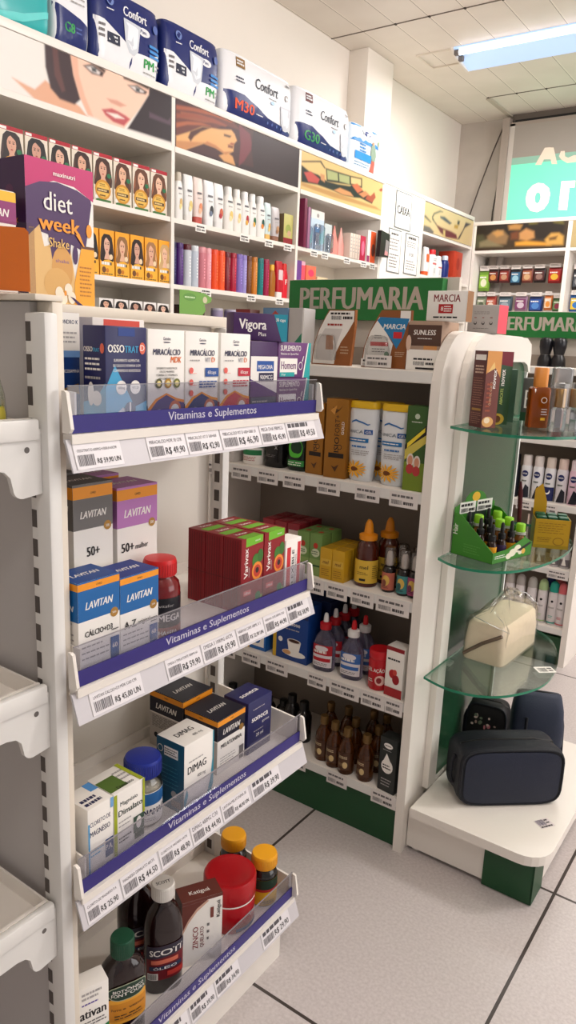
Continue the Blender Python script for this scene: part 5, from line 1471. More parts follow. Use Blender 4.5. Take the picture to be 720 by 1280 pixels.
sunbottle(-0.850, 1.508, 'white sunflower lotion bottle with yellow cap next to the gold boxes')
sunbottle(-0.765, 1.508, 'white sunflower lotion bottle with yellow cap next to the green tea box')
sunbottle(-0.812, 1.553, 'white sunflower lotion bottle hidden behind the gap of the two front ones')
mb, F = carton(0.050, 0.04, 0.186, C((60, 96, 40), 0.42)); f = F['front']
f.rect(0, 0, 1, 0.34, C((120, 140, 40))); f.poly([(0, 0.40), (1, 0.66), (1, 0.80), (0, 0.54)], C((24, 22, 18))); f.text('CANELA', 0.5, 0.0, 0.0, PAPER) if 0 else None
f.poly([(0.1, 0.50), (0.9, 0.71), (0.9, 0.76), (0.1, 0.56)], C((230, 210, 60))); f.poly([(0, 0.48), (0.02, 0.36), (0.98, 0.58), (1, 0.68)], C((206, 190, 90)))
for u, v in ((0.3, 0.36), (0.62, 0.34)): f.ell(u, v, 0.17, 0.085, C((220, 210, 200))); f.ell(u, v + 0.0, 0.12, 0.06, C((206, 150, 120))); f.ell(u, v - 0.1, 0.18, 0.06, C((180, 60, 60)))
f.disc(0.5, 0.88, 0.006, C((190, 200, 180))); f.lines(0.25, 0.75, 0.80, 0.83, 1, C((200, 206, 190)))
mb.build('tea_box', loc=(-0.7015, 1.495, zB), label='tall green and black box beside the end panel on the second shelf', cat='box', group=GB2)

# third shelf
GC = 'boxes on the third shelf under the sign'
for i, x in enumerate((-1.125, -1.085, -1.045)):
    for j, y in enumerate((1.545, 1.60)):
        mb, F = carton(0.037, 0.05, 0.108, C((150, 44, 54), 0.45)); F['front'].rect(0.1, 0.6, 0.9, 0.85, C((206, 190, 180))); F['top'].lines(0.1, 0.9, 0.2, 0.8, 3, C((206, 120, 120)))
        mb.build('honey_box', loc=(x, y, zC), label='%s red box in the %s row behind the small green boxes' % (ORD[i], ['front', 'rear'][j]), cat='box', group=GC)
for i, x in enumerate((-0.987, -0.9495)):
    for j, y in enumerate((1.503, 1.55)):
        mb, F = carton(0.036, 0.044, 0.106, C((118, 150, 84), 0.45)); f = F['front']
        f.rect(0, 0, 1, 0.4, C((140, 164, 96))); f.ell(0.5, 0.72, 0.18, 0.07, C((190, 60, 40))); f.ell(0.5, 0.55, 0.34, 0.10, C((206, 214, 180))); f.lines(0.2, 0.8, 0.5, 0.6, 2, DGREEN); f.rect(0.1, 0.22, 0.9, 0.26, DGREEN)
        F['top'].ell(0.5, 0.5, 0.2, 0.16, C((190, 60, 40)))
        mb.build('honey_box', loc=(x, y, zC), label='%s small green box in the %s row of green boxes' % (['left', 'right'][i], ['front', 'rear'][j]), cat='box', group=GC)
for i, x in enumerate((-0.9145, -0.8795)):
    for j, y in enumerate((1.494, 1.533, 1.572)):
        mb, F = carton(0.034, 0.038, 0.078, C((206, 164, 40), 0.45)); f = F['front']
        f.rect(0.08, 0.44, 0.92, 0.66, C((214, 178, 70))); f.text('mel', 0.5, 0.5, 0.12, C((110, 50, 30)), w=0.5, align='c', shear=0.2); f.lines(0.15, 0.85, 0.1, 0.36, 4, C((140, 100, 30)), 0.3)
        F['top'].rect(0.1, 0.1, 0.9, 0.9, C((190, 150, 40)))
        mb.build('honey_box', loc=(x, y, zC), label='%s yellow box in the %s row of the yellow block' % (['left', 'right'][i], ['front', 'middle', 'rear'][j]), cat='box', group=GC)
HONEY = C((84, 30, 12), 0.12, spec=0.8)
for i, (x, y) in enumerate(((-0.8205, 1.510), (-0.794, 1.566))):
    bottle('honey_bottle', (x, y, zC), 0.2, ['dark honey bottle with yellow spout cap and yellow label in front', 'dark honey bottle with yellow spout cap behind the first honey bottle'][i],
           rnd([(0.026, 0), (0.028, 0.004), (0.028, 0.07), (0.0265, 0.09), (0.023, 0.102), (0.018, 0.108), (0.018, 0.112)]), HONEY,
           rnd([(0.0215, 0.1123), (0.022, 0.114), (0.022, 0.124), (0.012, 0.128), (0.009, 0.150), (0.005, 0.158), (0.003, 0.160)]), C((230, 150, 30), 0.4),
           (0.010, 0.066, -1.5, 1.5, 0.0282, 0.0282, 2, lambda f: (f.rect(0, 0, 1, 1, C((222, 186, 70))), f.text('mel', 0.40, 0.62, 0.16, INK, w=0.24, bold=0.03), f.lines(0.32, 0.66, 0.35, 0.5, 2, C((120, 90, 30)), 0.4), f.rect(0.40, 0.10, 0.58, 0.2, INK), f.lines(0.76, 0.96, 0.2, 0.8, 7, INK, 0.3))), group='dark honey bottles with yellow spouts')
for i, (x, y, c) in enumerate(((-0.756, 1.503, (190, 110, 90)), (-0.7175, 1.503, (70, 140, 140)), (-0.691, 1.505, (170, 80, 120)), (-0.745, 1.546, (180, 140, 110)), (-0.705, 1.548, (120, 120, 160)))):
    def clearcap(r):
        mb = MB(); mb.loft(rnd([(0.0135, 0.0655), (0.0135, 0.104), (0.011, 0.107)]), clear((226, 222, 220), 0.6, 0.12), 18); mb.build('clear_cap', r)
    bottle('throat_spray', (x, y, zC), 0, ['small dark spray with clear cap and rose label beside the honey bottle', 'small dark spray with clear cap and teal label', 'small dark spray with clear cap and pink label cut off by the end panel', 'small dark spray with clear cap behind the rose-labelled one', 'small dark spray with clear cap behind the teal-labelled one'][i],
           rnd([(0.0145, 0), (0.016, 0.003), (0.016, 0.052), (0.013, 0.060), (0.009, 0.063)]), C((30, 18, 16), 0.15, spec=0.7), rnd([(0.008, 0.0633), (0.008, 0.086), (0.006, 0.095), (0.004, 0.097)]), PAPER,
           (0.006, 0.048, -1.4, 1.4, 0.0162, 0.0162, 2, lambda f, c=c: (f.rect(0, 0, 1, 1, C(c)), f.ell(0.5, 0.55, 0.2, 0.3, C((214, 180, 90))), f.ell(0.42, 0.4, 0.12, 0.2, C(tuple(v * 0.7 for v in c))), f.lines(0.3, 0.7, 0.1, 0.25, 2, INK))), group='small sprays with clear caps', extra=clearcap, seg=16)

# fourth shelf
CB = C((22, 70, 140), 0.4)
mb, F = carton(0.06, 0.05, 0.10, C((40, 110, 180), 0.4)); f = F['front']; f.rect(0.1, 0.1, 0.9, 0.5, PAPER); f.ell(0.5, 0.3, 0.2, 0.12, C((40, 110, 180))); f.rect(0, 0, 0.1, 1, YELLOW)
mb.build('sweetener_box', loc=(-1.124, 1.51, zD), label='small light blue box with yellow edge at the left of the fourth shelf', cat='box')
w, d, h = 0.108, 0.06, 0.155
mb, F = carton(w, d, h, CB); f = F['front']
f.rect(0, 0, 0.10, 1, C((206, 170, 50))); f.rect(0.1, 0.78, 1, 1, C((16, 46, 100))); f.text('Sucralose', 0.22, 0.62, 0.07, PAPER, w=0.55, bold=0.02); f.lines(0.24, 0.8, 0.52, 0.58, 1, LGREY, 0.3); f.disc(0.22, 0.34, 0.007, PAPER)
f.ell(0.62, 0.14, 0.34, 0.06, PAPER); f.poly([(0.42, 0.36), (0.82, 0.36), (0.76, 0.16), (0.48, 0.16)], PAPER); f.ell(0.62, 0.36, 0.20, 0.04, C((220, 214, 206))); f.ell(0.62, 0.36, 0.16, 0.028, C((70, 40, 24))); f.ell(0.42, 0.14, 0.12, 0.04, C((206, 160, 110)))
mb.build('sweetener_box', loc=(-1.016, 1.515, zD), label='blue sweetener box with a white coffee cup picture', cat='box')
mb, F = carton(0.17, 0.09, 0.146, C((24, 44, 92), 0.42)); F['top'].rect(0.05, 0.05, 0.95, 0.95, C((30, 56, 110)))
mb.build('sweetener_box', loc=(-1.04, 1.625, zD), label='large dark blue box behind the coffee cup box', cat='box')
SOAPY = clear((206, 200, 216), 0.5, 0.08)


def antiseptic(x, y, cap_c, band, label, tipc=(232, 230, 228)):
    r = root('antiseptic_bottle', (x, y, zD), 0.1, label, 'bottle', 'clear antiseptic bottles with pointed caps')
    mb = MB(); mb.loft([(0, 0.026, 0.018, 2.6), (0.004, 0.0285, 0.020, 2.6), (0.07, 0.0285, 0.020, 2.6), (0.09, 0.022, 0.017, 2.3), (0.104, 0.012, 0.012, 2), (0.108, 0.012, 0.012, 2)], C((150, 142, 168), 0.08, trans=0.75, spec=0.6), 24); mb.build('body', r)
    mb = MB(); mb.lathe([(0.0145, 0.1083), (0.015, 0.110), (0.015, 0.124), (0.011, 0.127)], C(cap_c, 0.4), 18); mb.build('collar', r)
    mb = MB(); mb.lathe([(0.007, 0.1273), (0.006, 0.140), (0.0045, 0.148), (0.002, 0.150)], C(tipc, 0.4), 14); mb.build('nozzle', r)
    mb = MB(); f = round_face(mb, oval(0.0287, 0.0202, 2.6), 0.012, 0.07, -1.1, 1.1, 0.0245)
    f.rect(0, 0, 1, 1, C((226, 220, 222))); f.rect(0, 0.55, 1, 1, C(band)); f.rect(0.1, 0.26, 0.9, 0.42, C(band)); f.lines(0.15, 0.85, 0.62, 0.75, 1, PAPER, 0.8); f.ell(0.5, 0.85, 0.25, 0.12, C((226, 220, 222))); f.lines(0.2, 0.8, 0.06, 0.2, 2, GREY)
    mb.build('label', r)


for i in range(4): antiseptic(-0.920 + 0.001 * i, 1.502 + 0.044 * i, (190, 26, 40), (186, 26, 44), ['clear bottle with red collar and red label at the front of its file', 'red-collared clear bottle second in its file', 'red-collared clear bottle third in its file', 'red-collared clear bottle at the back of its file'][i])
antiseptic(-0.8405, 1.505, (232, 230, 228), (60, 110, 176), 'clear bottle with white collar and blue label beside the red jar', (206, 30, 40))
antiseptic(-0.836, 1.553, (232, 230, 228), (60, 110, 176), 'white-collared clear bottle behind the blue-labelled one', (206, 30, 40))
bottle('ointment_jar', (-0.7625, 1.502, zD), 0.1, 'small glossy red jar on the fourth shelf beside the white and red box', rnd([(0.024, 0), (0.0265, 0.003), (0.0265, 0.074), (0.025, 0.078)]), C((186, 24, 38), 0.25), rnd([(0.0255, 0.0783), (0.027, 0.080), (0.027, 0.096), (0.025, 0.099)]), C((200, 24, 38), 0.3),
       (0.008, 0.072, -1.2, 1.2, 0.0267, 0.0267, 2, lambda f: (f.text('GEL AÇÃO', 0.14, 0.62, 0.14, PAPER, w=0.72, bold=0.02), f.ell(0.7, 0.3, 0.2, 0.2, C((230, 190, 180))), f.ell(0.66, 0.3, 0.1, 0.12, C((140, 20, 30))), f.lines(0.2, 0.45, 0.2, 0.35, 2, PAPER))), 'jar')
mb, F = carton(0.048, 0.04, 0.124, PAPER); f = F['front']
f.rect(0, 0.92, 1, 1, C((150, 24, 36))); f.lines(0.1, 0.9, 0.72, 0.78, 1, INK, 0.6); f.ell(0.42, 0.46, 0.2, 0.09, C((186, 40, 44))); f.ell(0.62, 0.36, 0.2, 0.10, C((160, 30, 40))); f.ell(0.55, 0.5, 0.12, 0.06, C((206, 80, 70))); f.rect(0, 0, 1, 0.18, C((170, 44, 48)))
mb.build('ointment_box', loc=(-0.7085, 1.495, zD), rz=-0.08, label='white and red box with dark red berries beside the end panel', cat='box')

# bottom shelf: dark and amber bottles
for i, (x, y, h) in enumerate(((-1.262, 1.56, 0.078), (-1.219, 1.575, 0.08), (-1.132, 1.56, 0.08), (-1.088, 1.575, 0.078), (-1.050, 1.56, 0.112), (-1.000, 1.545, 0.112), (-1.02, 1.51, 0.05), (-0.99, 1.497, 0.022))):
    h2 = h + 0.0
    if h < 0.06: continue
    bottle('massage_oil', (x, y, zE), 0, '%s dark bottle from the left on the bottom shelf' % ORD[i], rnd([(0.021, 0), (0.022, 0.003), (0.022, h * 0.62), (0.018, h * 0.72), (0.0125, h * 0.78)]), C((24, 16, 14), 0.2), rnd([(0.0125, h * 0.783), (0.0125, h - 0.001), (0.011, h)]), C((20, 18, 18), 0.35), group='dark bottles on the bottom shelf', seg=16)
AM = [(-0.909, 1.503), (-0.870, 1.494), (-0.829, 1.487), (-0.7755, 1.490), (-0.934, 1.575), (-0.885, 1.585), (-0.838, 1.543), (-0.822, 1.61), (-0.772, 1.545), (-0.785, 1.612)]
AMBER_GLASS = C((140, 80, 24), 0.06, trans=0.8, spec=0.7)
for i, (x, y) in enumerate(AM):
    bottle('amber_oil', (x, y, zE), 0.15 * (i % 3 - 1), '%s amber oil bottle with gold cap in the %s row' % (ORD[i if i < 4 else i - 4], 'front' if i < 4 else 'rear'),
           rnd([(0.0195, 0), (0.021, 0.003), (0.021, 0.062), (0.0195, 0.072), (0.012, 0.088), (0.009, 0.094), (0.009, 0.098)]), AMBER_GLASS, rnd([(0.0105, 0.0983), (0.0108, 0.100), (0.0108, 0.118), (0.0095, 0.120)]), C((120, 92, 50), 0.35, metal=0.4),
           (0.014, 0.058, -1.1, 1.1, 0.0212, 0.0212, 2, lambda f: (f.rect(0, 0, 1, 1, C((84, 50, 24), 0.3)), f.lines(0.2, 0.8, 0.66, 0.84, 2, C((214, 196, 160)), 0.5), f.ell(0.6, 0.3, 0.14, 0.2, C((214, 190, 140))), f.lines(0.2, 0.5, 0.2, 0.4, 3, C((190, 160, 120)), 0.3))) , group='amber oil bottles on the bottom shelf', seg=20)
mb, F = carton(0.048, 0.038, 0.142, C((44, 48, 46), 0.42)); f = F['front']
f.ell(0.5, 0.86, 0.26, 0.05, PAPER); f.lines(0.3, 0.7, 0.84, 0.88, 1, INK); f.ell(0.5, 0.48, 0.34, 0.13, PAPER); f.poly([(0.24, 0.54), (0.76, 0.54), (0.44, 0.72)], PAPER); f.lines(0.24, 0.76, 0.42, 0.52, 2, INK, 0.5); f.lines(0.2, 0.8, 0.10, 0.26, 3, LGREY, 0.35); f.lines(0.2, 0.8, 0.76, 0.79, 1, LGREY)
mb.build('oil_box', loc=(-0.7045, 1.488, zE), rz=-0.1, label='charcoal box with a white drop beside the end panel at the bottom', cat='box')


# paper price tags hanging from the shelf fronts
def shelf_tag(x, z, w, h, label, y=GY - 0.0025, rz=0.0, grp='paper tags on the shelf edges under the sign'):
    mb = MB(); mb.box(-w / 2, w / 2, -0.0006, 0, -h, 0, C((224, 218, 214), 0.55))
    f = Face(mb, w, h, lambda u, v, l: (u - w / 2, -0.0006 - l, -h + v))
    f.lines(0.08, 0.95, 0.60, 0.86, 1, C((112, 108, 108), 0.6), 0.6); f.bars(0.08, 0.45, 0.16, 0.46, C((104, 100, 100), 0.6)); f.lines(0.5, 0.95, 0.16, 0.44, 1, C((84, 80, 80), 0.6), 0.7)
    mb.build('price_tag', loc=(x, y, z), rz=rz, label=label, cat='price tag', group=grp)


zl = LV[1]
for x, lab in ((-1.262, 'below the small plain pale box'), (-1.176, 'below the low green and white jar'), (-1.092, 'below the squat black bottle'), (-1.012, 'below the black bottle with green swirl'), (-0.912, 'below the gold gel boxes'), (-0.807, 'below the gap between the sunflower bottles'), (-0.715, 'below the tall green and black box')):
    shelf_tag(x, zl - 0.004, 0.064 if x < -0.72 else 0.07, 0.034, 'paper price tag hanging ' + lab)
for x, w, lab in ((-0.938, 0.058, 'below the small green boxes'), (-0.872, 0.058, 'below the yellow boxes'), (-0.802, 0.062, 'below the honey bottles'), (-0.722, 0.085, 'below the small sprays')):
    shelf_tag(x, LV[2] - 0.003, w, 0.036, 'paper price tag hanging ' + lab)
for x, w, lab in ((-1.205, 0.05, 'at the left of the fourth shelf'), (-1.125, 0.062, 'below the small light blue box'), (-1.040, 0.07, 'below the coffee cup box'), (-0.915, 0.055, 'below the red-collared bottles'), (-0.835, 0.085, 'below the blue-labelled bottle'), (-0.755, 0.064, 'below the small red jar'), (-0.699, 0.046, 'below the white and red berry box')):
    shelf_tag(x, LV[3] - 0.002, w, 0.036, 'paper price tag hanging ' + lab)
for x, w, lab in ((-0.96, 0.05, 'near the dark bottles on the bottom shelf'), (-0.840, 0.06, 'below the amber oil bottles'), (-0.707, 0.068, 'below the charcoal box')):
    shelf_tag(x, LV[4] - 0.001, w, 0.034, 'paper price tag hanging ' + lab)
shelf_tag(-0.818, LV[0] + 0.028, 0.066, 0.026, 'paper price tag standing before the kraft pouch with blue print', y=1.4945)

# ================================================================== things on the glass end display
zG1, zG2, zG3, zDk = 1.0356, 0.7446, 0.4676, 0.1354


def serum_box(w, d, h, base, side, draw, loc, rz, label, tilt=None):
    mb = MB(); mb.box(-w / 2, w / 2, -d / 2, d / 2, 0, h, base, faces={'left': side})
    F = box_faces(mb, w, d, h); draw(F)
    mb.build('serum_box', loc=loc, rz=rz, label=label, cat='box', group='tall serum boxes on the top glass shelf', tilt=tilt)


MAR = C((92, 30, 26), 0.38)


def nov1(F):
    f = F['front']; f.poly([(0, 0.70), (0.5, 0.82), (1, 0.66), (1, 1), (0, 1)], C((222, 160, 90))); f.poly([(0.1, 0.72), (0.5, 0.86), (0.6, 0.78)], C((236, 200, 130))); f.text('novex', 0.72, 0.52, 0.26, PAPER, w=0.24, vert=True, bold=0.03); f.text('ÓLEO DE COCO', 0.5, 0.30, 0.14, C((230, 190, 150)), w=0.30, vert=True)
    f.ell(0.4, 0.08, 0.4, 0.07, C((226, 176, 110))); f.ell(0.34, 0.1, 0.2, 0.04, C((246, 226, 196))); f.lines(0.15, 0.5, 0.2, 0.6, 7, C((176, 90, 60)), 0.4)
    l = F['left']; l.rect(0.1, 0.88, 0.9, 0.95, PAPER); l.lines(0.15, 0.85, 0.70, 0.82, 3, C((210, 180, 160)), 0.5); l.lines(0.1, 0.9, 0.28, 0.66, 12, C((170, 120, 100)), 0.3); l.rect(0.15, 0.22, 0.85, 0.25, GOLD); l.lines(0.1, 0.9, 0.04, 0.2, 6, C((170, 120, 100)), 0.3)


def nov2(F):
    f = F['front']; f.poly([(0, 0.84), (1, 0.80), (1, 1), (0, 1)], C((130, 30, 50))); f.text('novex', 0.62, 0.54, 0.26, PAPER, w=0.22, vert=True, bold=0.03); f.text('ABACATE', 0.6, 0.28, 0.16, C((200, 214, 120)), w=0.22, vert=True); f.ell(0.4, 0.08, 0.4, 0.08, C((196, 170, 60))); f.ell(0.4, 0.08, 0.2, 0.05, C((110, 70, 30)))


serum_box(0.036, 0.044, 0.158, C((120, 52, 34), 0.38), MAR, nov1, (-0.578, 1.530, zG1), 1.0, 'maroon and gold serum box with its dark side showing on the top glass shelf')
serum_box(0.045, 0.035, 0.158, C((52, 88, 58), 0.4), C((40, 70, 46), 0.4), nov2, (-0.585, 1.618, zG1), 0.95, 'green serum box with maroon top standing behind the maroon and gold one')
mb, F = carton(0.05, 0.04, 0.12, C((56, 92, 70), 0.45)); mb.build('serum_box', loc=(-0.597, 1.700, zG1), rz=0.4, label='plain green box standing behind the other serum boxes against the board', cat='box', group='tall serum boxes on the top glass shelf')
# amber body spray with orange cap
r = root('perfume_bottle', (-0.497, 1.638, zG1), 0.6, 'amber perfume bottle with orange cap on the top glass shelf', 'bottle')
mb = MB(); mb.loft([(0, 0.021, 0.016, 5), (0.003, 0.022, 0.017, 5), (0.083, 0.022, 0.017, 5), (0.087, 0.018, 0.014, 4)], C((176, 92, 14), 0.08, trans=0.5, spec=0.7), 28); mb.build('body', r)
mb = MB(); mb.loft([(0.0873, 0.0145, 0.0135, 3), (0.126, 0.0145, 0.0135, 3), (0.128, 0.013, 0.012, 3)], C((224, 150, 70), 0.4), 24); mb.build('cap', r)
mb = MB(); f = Face(mb, 0.04, 0.083, lambda u, v, l: (u - 0.02, -0.0172 - l, v)); f.disc(0.66, 0.72, 0.0065, PAPER, 20); f.disc(0.66, 0.72, 0.005, C((176, 92, 14), 0.08, trans=0.5, spec=0.7), 20); f.lines(0.56, 0.9, 0.32, 0.52, 3, PAPER, 0.3); f.rect(0.56, 0.2, 0.8, 0.27, YELLOW); mb.build('printed_label', r)
r = root('perfume_bottle', (-0.470, 1.700, zG1), 0.6, 'frosted grey bottle behind the amber perfume bottle', 'bottle')
mb = MB(); mb.loft([(0, 0.020, 0.018, 5), (0.085, 0.021, 0.018, 5), (0.088, 0.018, 0.016, 4)], C((176, 168, 172), 0.3, trans=0.5), 24); mb.build('body', r)
mb = MB(); mb.loft([(0.0883, 0.020, 0.018, 5), (0.127, 0.020, 0.018, 5), (0.130, 0.015, 0.014, 4)], C((206, 206, 208), 0.15, trans=0.6), 24); mb.build('cap', r)
for i, (x, y) in enumerate(((-0.438, 1.590), (-0.418, 1.628))):
    r = root('perfume_bottle', (x, y, zG1), 0.6, ['faceted clear perfume bottle with gold neck at the front of the top glass shelf', 'faceted clear perfume bottle with gold neck just behind its twin'][i], 'bottle', 'clear perfume bottles with gold necks')
    mb = MB()
    for k in range(6):
        a0, a1 = k * PI / 3, (k + 1) * PI / 3
    mb.loft([(0, 0.0165, 0.0165, 2), (0.045, 0.0165, 0.0165, 2), (0.050, 0.013, 0.013, 2)], C((226, 228, 232), 0.04, trans=0.9, ior=1.5), 8, False); mb.build('body', r)
    mb = MB(); mb.lathe([(0.0115, 0.0503), (0.0115, 0.086), (0.010, 0.088)], C((196, 158, 96), 0.3, metal=0.7), 20); mb.build('gold_neck', r)
    mb = MB(); mb.loft([(0.051, 0.0155, 0.0155, 2), (0.099, 0.0155, 0.0155, 2), (0.101, 0.012, 0.012, 2)], clear((236, 234, 230), 0.6, 0.1), 8, False); mb.build('clear_cap', r)
mb, F = carton(0.045, 0.03, 0.10, C((96, 96, 92), 0.4)); f = F['front']; f.rect(0.15, 0.30, 0.7, 0.72, PAPER); f.rect(0.25, 0.34, 0.6, 0.50, INK); f.rect(0.25, 0.54, 0.6, 0.68, INK); f.rect(0, 0, 1, 0.2, DGREEN)
mb.build('serum_box', loc=(-0.560, 1.790, zG1), rz=0.3, label='dark grey box with a white window at the back of the top glass shelf', cat='box')

# green counter display with dropper bottles
r = root('counter_display', (-0.5545, 1.603, zG2), 1.32, 'green cardboard counter display holding dropper bottles on the middle glass shelf', 'display box')
w, d = 0.150, 0.110
GC_ = C((66, 138, 40), 0.45)
mb = MB()
for x in (-w / 2, w / 2 - 0.0015):
    mb.prism([(-d / 2, 0), (d / 2, 0), (d / 2, 0.095), (d / 2 - 0.02, 0.092), (-d / 2, 0.024)], 'x', x, x + 0.0015, GC_)
pts = [(-w / 2, 0), (w / 2, 0), (w / 2, 0.03), (w * 0.3, 0.045), (w * 0.1, 0.036), (-w * 0.15, 0.026), (-w / 2, 0.024)]
mb.prism(pts, 'y', -d / 2, -d / 2 + 0.0015, GC_)
mb.box(-w / 2, w / 2, -d / 2, d / 2, 0, 0.0015, GC_)
mb.build('tray', r)
mb = MB()
pts = [(-w / 2, 0), (w / 2, 0), (w / 2, 0.105), (w * 0.3, 0.115)]
for i in range(9):
    a = PI * i / 8
    pts.append((w * 0.26 * math.cos(a), 0.115 + 0.022 * math.sin(a)))
pts += [(-w * 0.3, 0.115), (-w / 2, 0.105)]
mb.prism(pts, 'y', d / 2 - 0.0015, d / 2, GC_)
f = Face(mb, w, 0.137, lambda u, v, l: (u - w / 2, d / 2 - 0.0015 - l, v))
f.ell(0.5, 0.90, 0.1, 0.08, YELLOW); f.rect(0.3, 0.45, 0.8, 0.72, C((30, 50, 40)))
mb.build('back_card', r)
mb = MB(); f = Face(mb, w, 0.045, lambda u, v, l: (u - w / 2, -d / 2 - l, v))
for u, v, ru in ((0.5, 0.35, 0.09), (0.62, 0.5, 0.09), (0.4, 0.22, 0.07), (0.7, 0.3, 0.06)): f.ell(u, v, ru, ru * 2.2, C((236, 230, 210)))
f.poly([(0.6, 0.42), (0.95, 0.72), (0.98, 0.62), (0.7, 0.34)], INK); f.ell(0.78, 0.3, 0.05, 0.14, C((226, 180, 80))); f.lines(0.05, 0.35, 0.2, 0.4, 2, PAPER)
mb.build('front_art', r)
mb = MB(); l = Face(mb, d, 0.09, lambda u, v, l: (-w / 2 - l, d / 2 - u, v)); l.text('Hair', 0.12, 0.52, 0.12, PAPER, w=0.26, vert=True); l.lines(0.3, 0.7, 0.1, 0.35, 4, C((96, 160, 70)), 0.3)
mb.build('side_art', r)
RMAT = Matrix.Rotation(1.32, 4, 'Z')


def in_display(x, y):
    v = RMAT @ Vector((x, y, 0))
    return (-0.5545 + v.x, 1.603 + v.y, zG2 + 0.0018)


n = 0
for j, y in enumerate((-0.036, -0.004, 0.028)):
    for i, x in enumerate((-0.055, -0.019, 0.017, 0.053)):
        lime = i == 3 or (i == 1 and j == 2) or (i == 2 and j == 1)
        r2 = root('dropper_bottle', (*in_display(x, y),), 0.3, '%s dropper bottle in the %s row of the green display, %s' % (ORD[i], ['front', 'middle', 'rear'][j], 'lime cap' if lime else 'black dropper'), 'bottle', 'dropper bottles in the green display')
        dz = 0.008 * j
        mb = MB(); mb.lathe([(0.010, 0), (0.011, 0.002), (0.011, 0.036 + dz), (0.008, 0.042 + dz), (0.006, 0.045 + dz)], C((60, 34, 20), 0.15, trans=0.2) if not lime else C((190, 130, 70), 0.15, trans=0.4), 14); mb.build('body', r2)
        if lime:
            mb = MB(); mb.lathe([(0.0125, 0.0453 + dz), (0.0125, 0.051 + dz)], C((214, 214, 206), 0.3, trans=0.3), 14); mb.build('collar', r2)
            mb = MB(); mb.lathe([(0.0105, 0.0513 + dz), (0.0105, 0.068 + dz), (0.009, 0.070 + dz)], C((150, 206, 40), 0.4), 14); mb.build('cap', r2)
        else:
            mb = MB(); mb.lathe([(0.0085, 0.0453 + dz), (0.0085, 0.056 + dz), (0.0045, 0.058 + dz), (0.004, 0.078 + dz), (0.002, 0.081 + dz)], BLACK, 14); mb.build('dropper', r2)
        mb = MB(); round_face(mb, circ(0.0111), 0.004, 0.032, -1.6, 1.6, 0.0111).rect(0, 0, 1, 1, C((70, 50, 90)) if (i + j) % 2 else C((236, 170, 40))); mb.build('label', r2)
for i, x in enumerate((-0.030, 0.034)):
    v = RMAT @ Vector((x, 0.053, 0))
    mb = MB(); mb.box(-0.029, 0.029, -0.0006, 0, 0, 0.026, PAPER); f = Face(mb, 0.058, 0.026, lambda u, v_, l: (u - 0.029, -0.0006 - l, v_)); f.lines(0.06, 0.94, 0.55, 0.88, 1, INK, 0.7); f.bars(0.08, 0.5, 0.1, 0.45, INK); f.lines(0.55, 0.94, 0.1, 0.45, 1, INK, 0.7)
    mb.build('price_tag', loc=(-0.5545 + v.x, 1.603 + v.y, zG2 + 0.088), rz=1.32, label=['price tag on the left of the green display\'s back card', 'price tag on the right of the green display\'s back card'][i], cat='price tag', group='price tags on the green display')

# yellow display box with upright flap
r = root('counter_display', (-0.476, 1.775, zG2), 0.42, 'yellow counter display with green sachets and a tall flap on the middle glass shelf', 'display box')
w, d, h = 0.080, 0.06, 0.070
YB_ = C((196, 156, 24), 0.42)
mb = MB(); mb.box(-w / 2, w / 2, -d / 2, -d / 2 + 0.0015, 0, h, YB_); mb.box(-w / 2, w / 2, d / 2 - 0.0015, d / 2, 0, h, YB_); mb.box(-w / 2, -w / 2 + 0.0015, -d / 2, d / 2, 0, h, YB_); mb.box(w / 2 - 0.0015, w / 2, -d / 2, d / 2, 0, h, YB_); mb.box(-w / 2, w / 2, -d / 2, d / 2, 0, 0.0015, YB_)
f = Face(mb, w, h, lambda u, v, l: (u - w / 2, -d / 2 - l, v)); f.rect(0.0, 0.0, 1, 0.12, C((170, 140, 20))); f.lines(0.1, 0.9, 0.5, 0.9, 5, C((150, 110, 16)), 0.25); f.ell(0.7, 0.26, 0.16, 0.14, C((160, 120, 20))); f.ell(0.7, 0.26, 0.13, 0.11, YB_); f.lines(0.1, 0.5, 0.2, 0.4, 3, C((150, 110, 16)), 0.3)
mb.build('tray', r)
mb = MB(); mb.prism([(-w / 2, 0.02), (-w / 2 + 0.03, 0.02), (-w / 2 + 0.03, 0.10), (-w / 2 + 0.016, 0.145), (-w / 2, 0.13)], 'y', d / 2 + 0.0002, d / 2 + 0.0015, C((226, 176, 40), 0.4)); mb.build('back_flap', r)
for i in range(3):
    for j in range(2):
        r2 = MB(); r2.box(-0.011, 0.011, -0.011, 0.011, 0, 0.073 + 0.002 * j, C((24, 92, 62), 0.4), 0.002)
        v = Matrix.Rotation(0.42, 4, 'Z') @ Vector((-0.025 + 0.025 * i, -0.013 + 0.026 * j, 0))
        r2.build('sachet_pack', loc=(-0.476 + v.x, 1.775 + v.y, zG2 + 0.0018), rz=0.42, label='%s green sachet pack in the %s row of the yellow display' % (ORD[i], ['front', 'rear'][j]), cat='packet', group='green packs in the yellow display')
mb = MB(); mb.loft([(0, 0.004, 0.003, 2), (0.06, 0.005, 0.003, 2), (0.12, 0.006, 0.002, 2), (0.15, 0.002, 0.001, 2)], C((110, 40, 50), 0.45), 10)
mb.build('hair_stick', loc=(-0.540, 1.745, zG2 + 0.0006), tilt=(0, -0.06), label='thin maroon stick pack standing between the two counter displays', cat='packet')

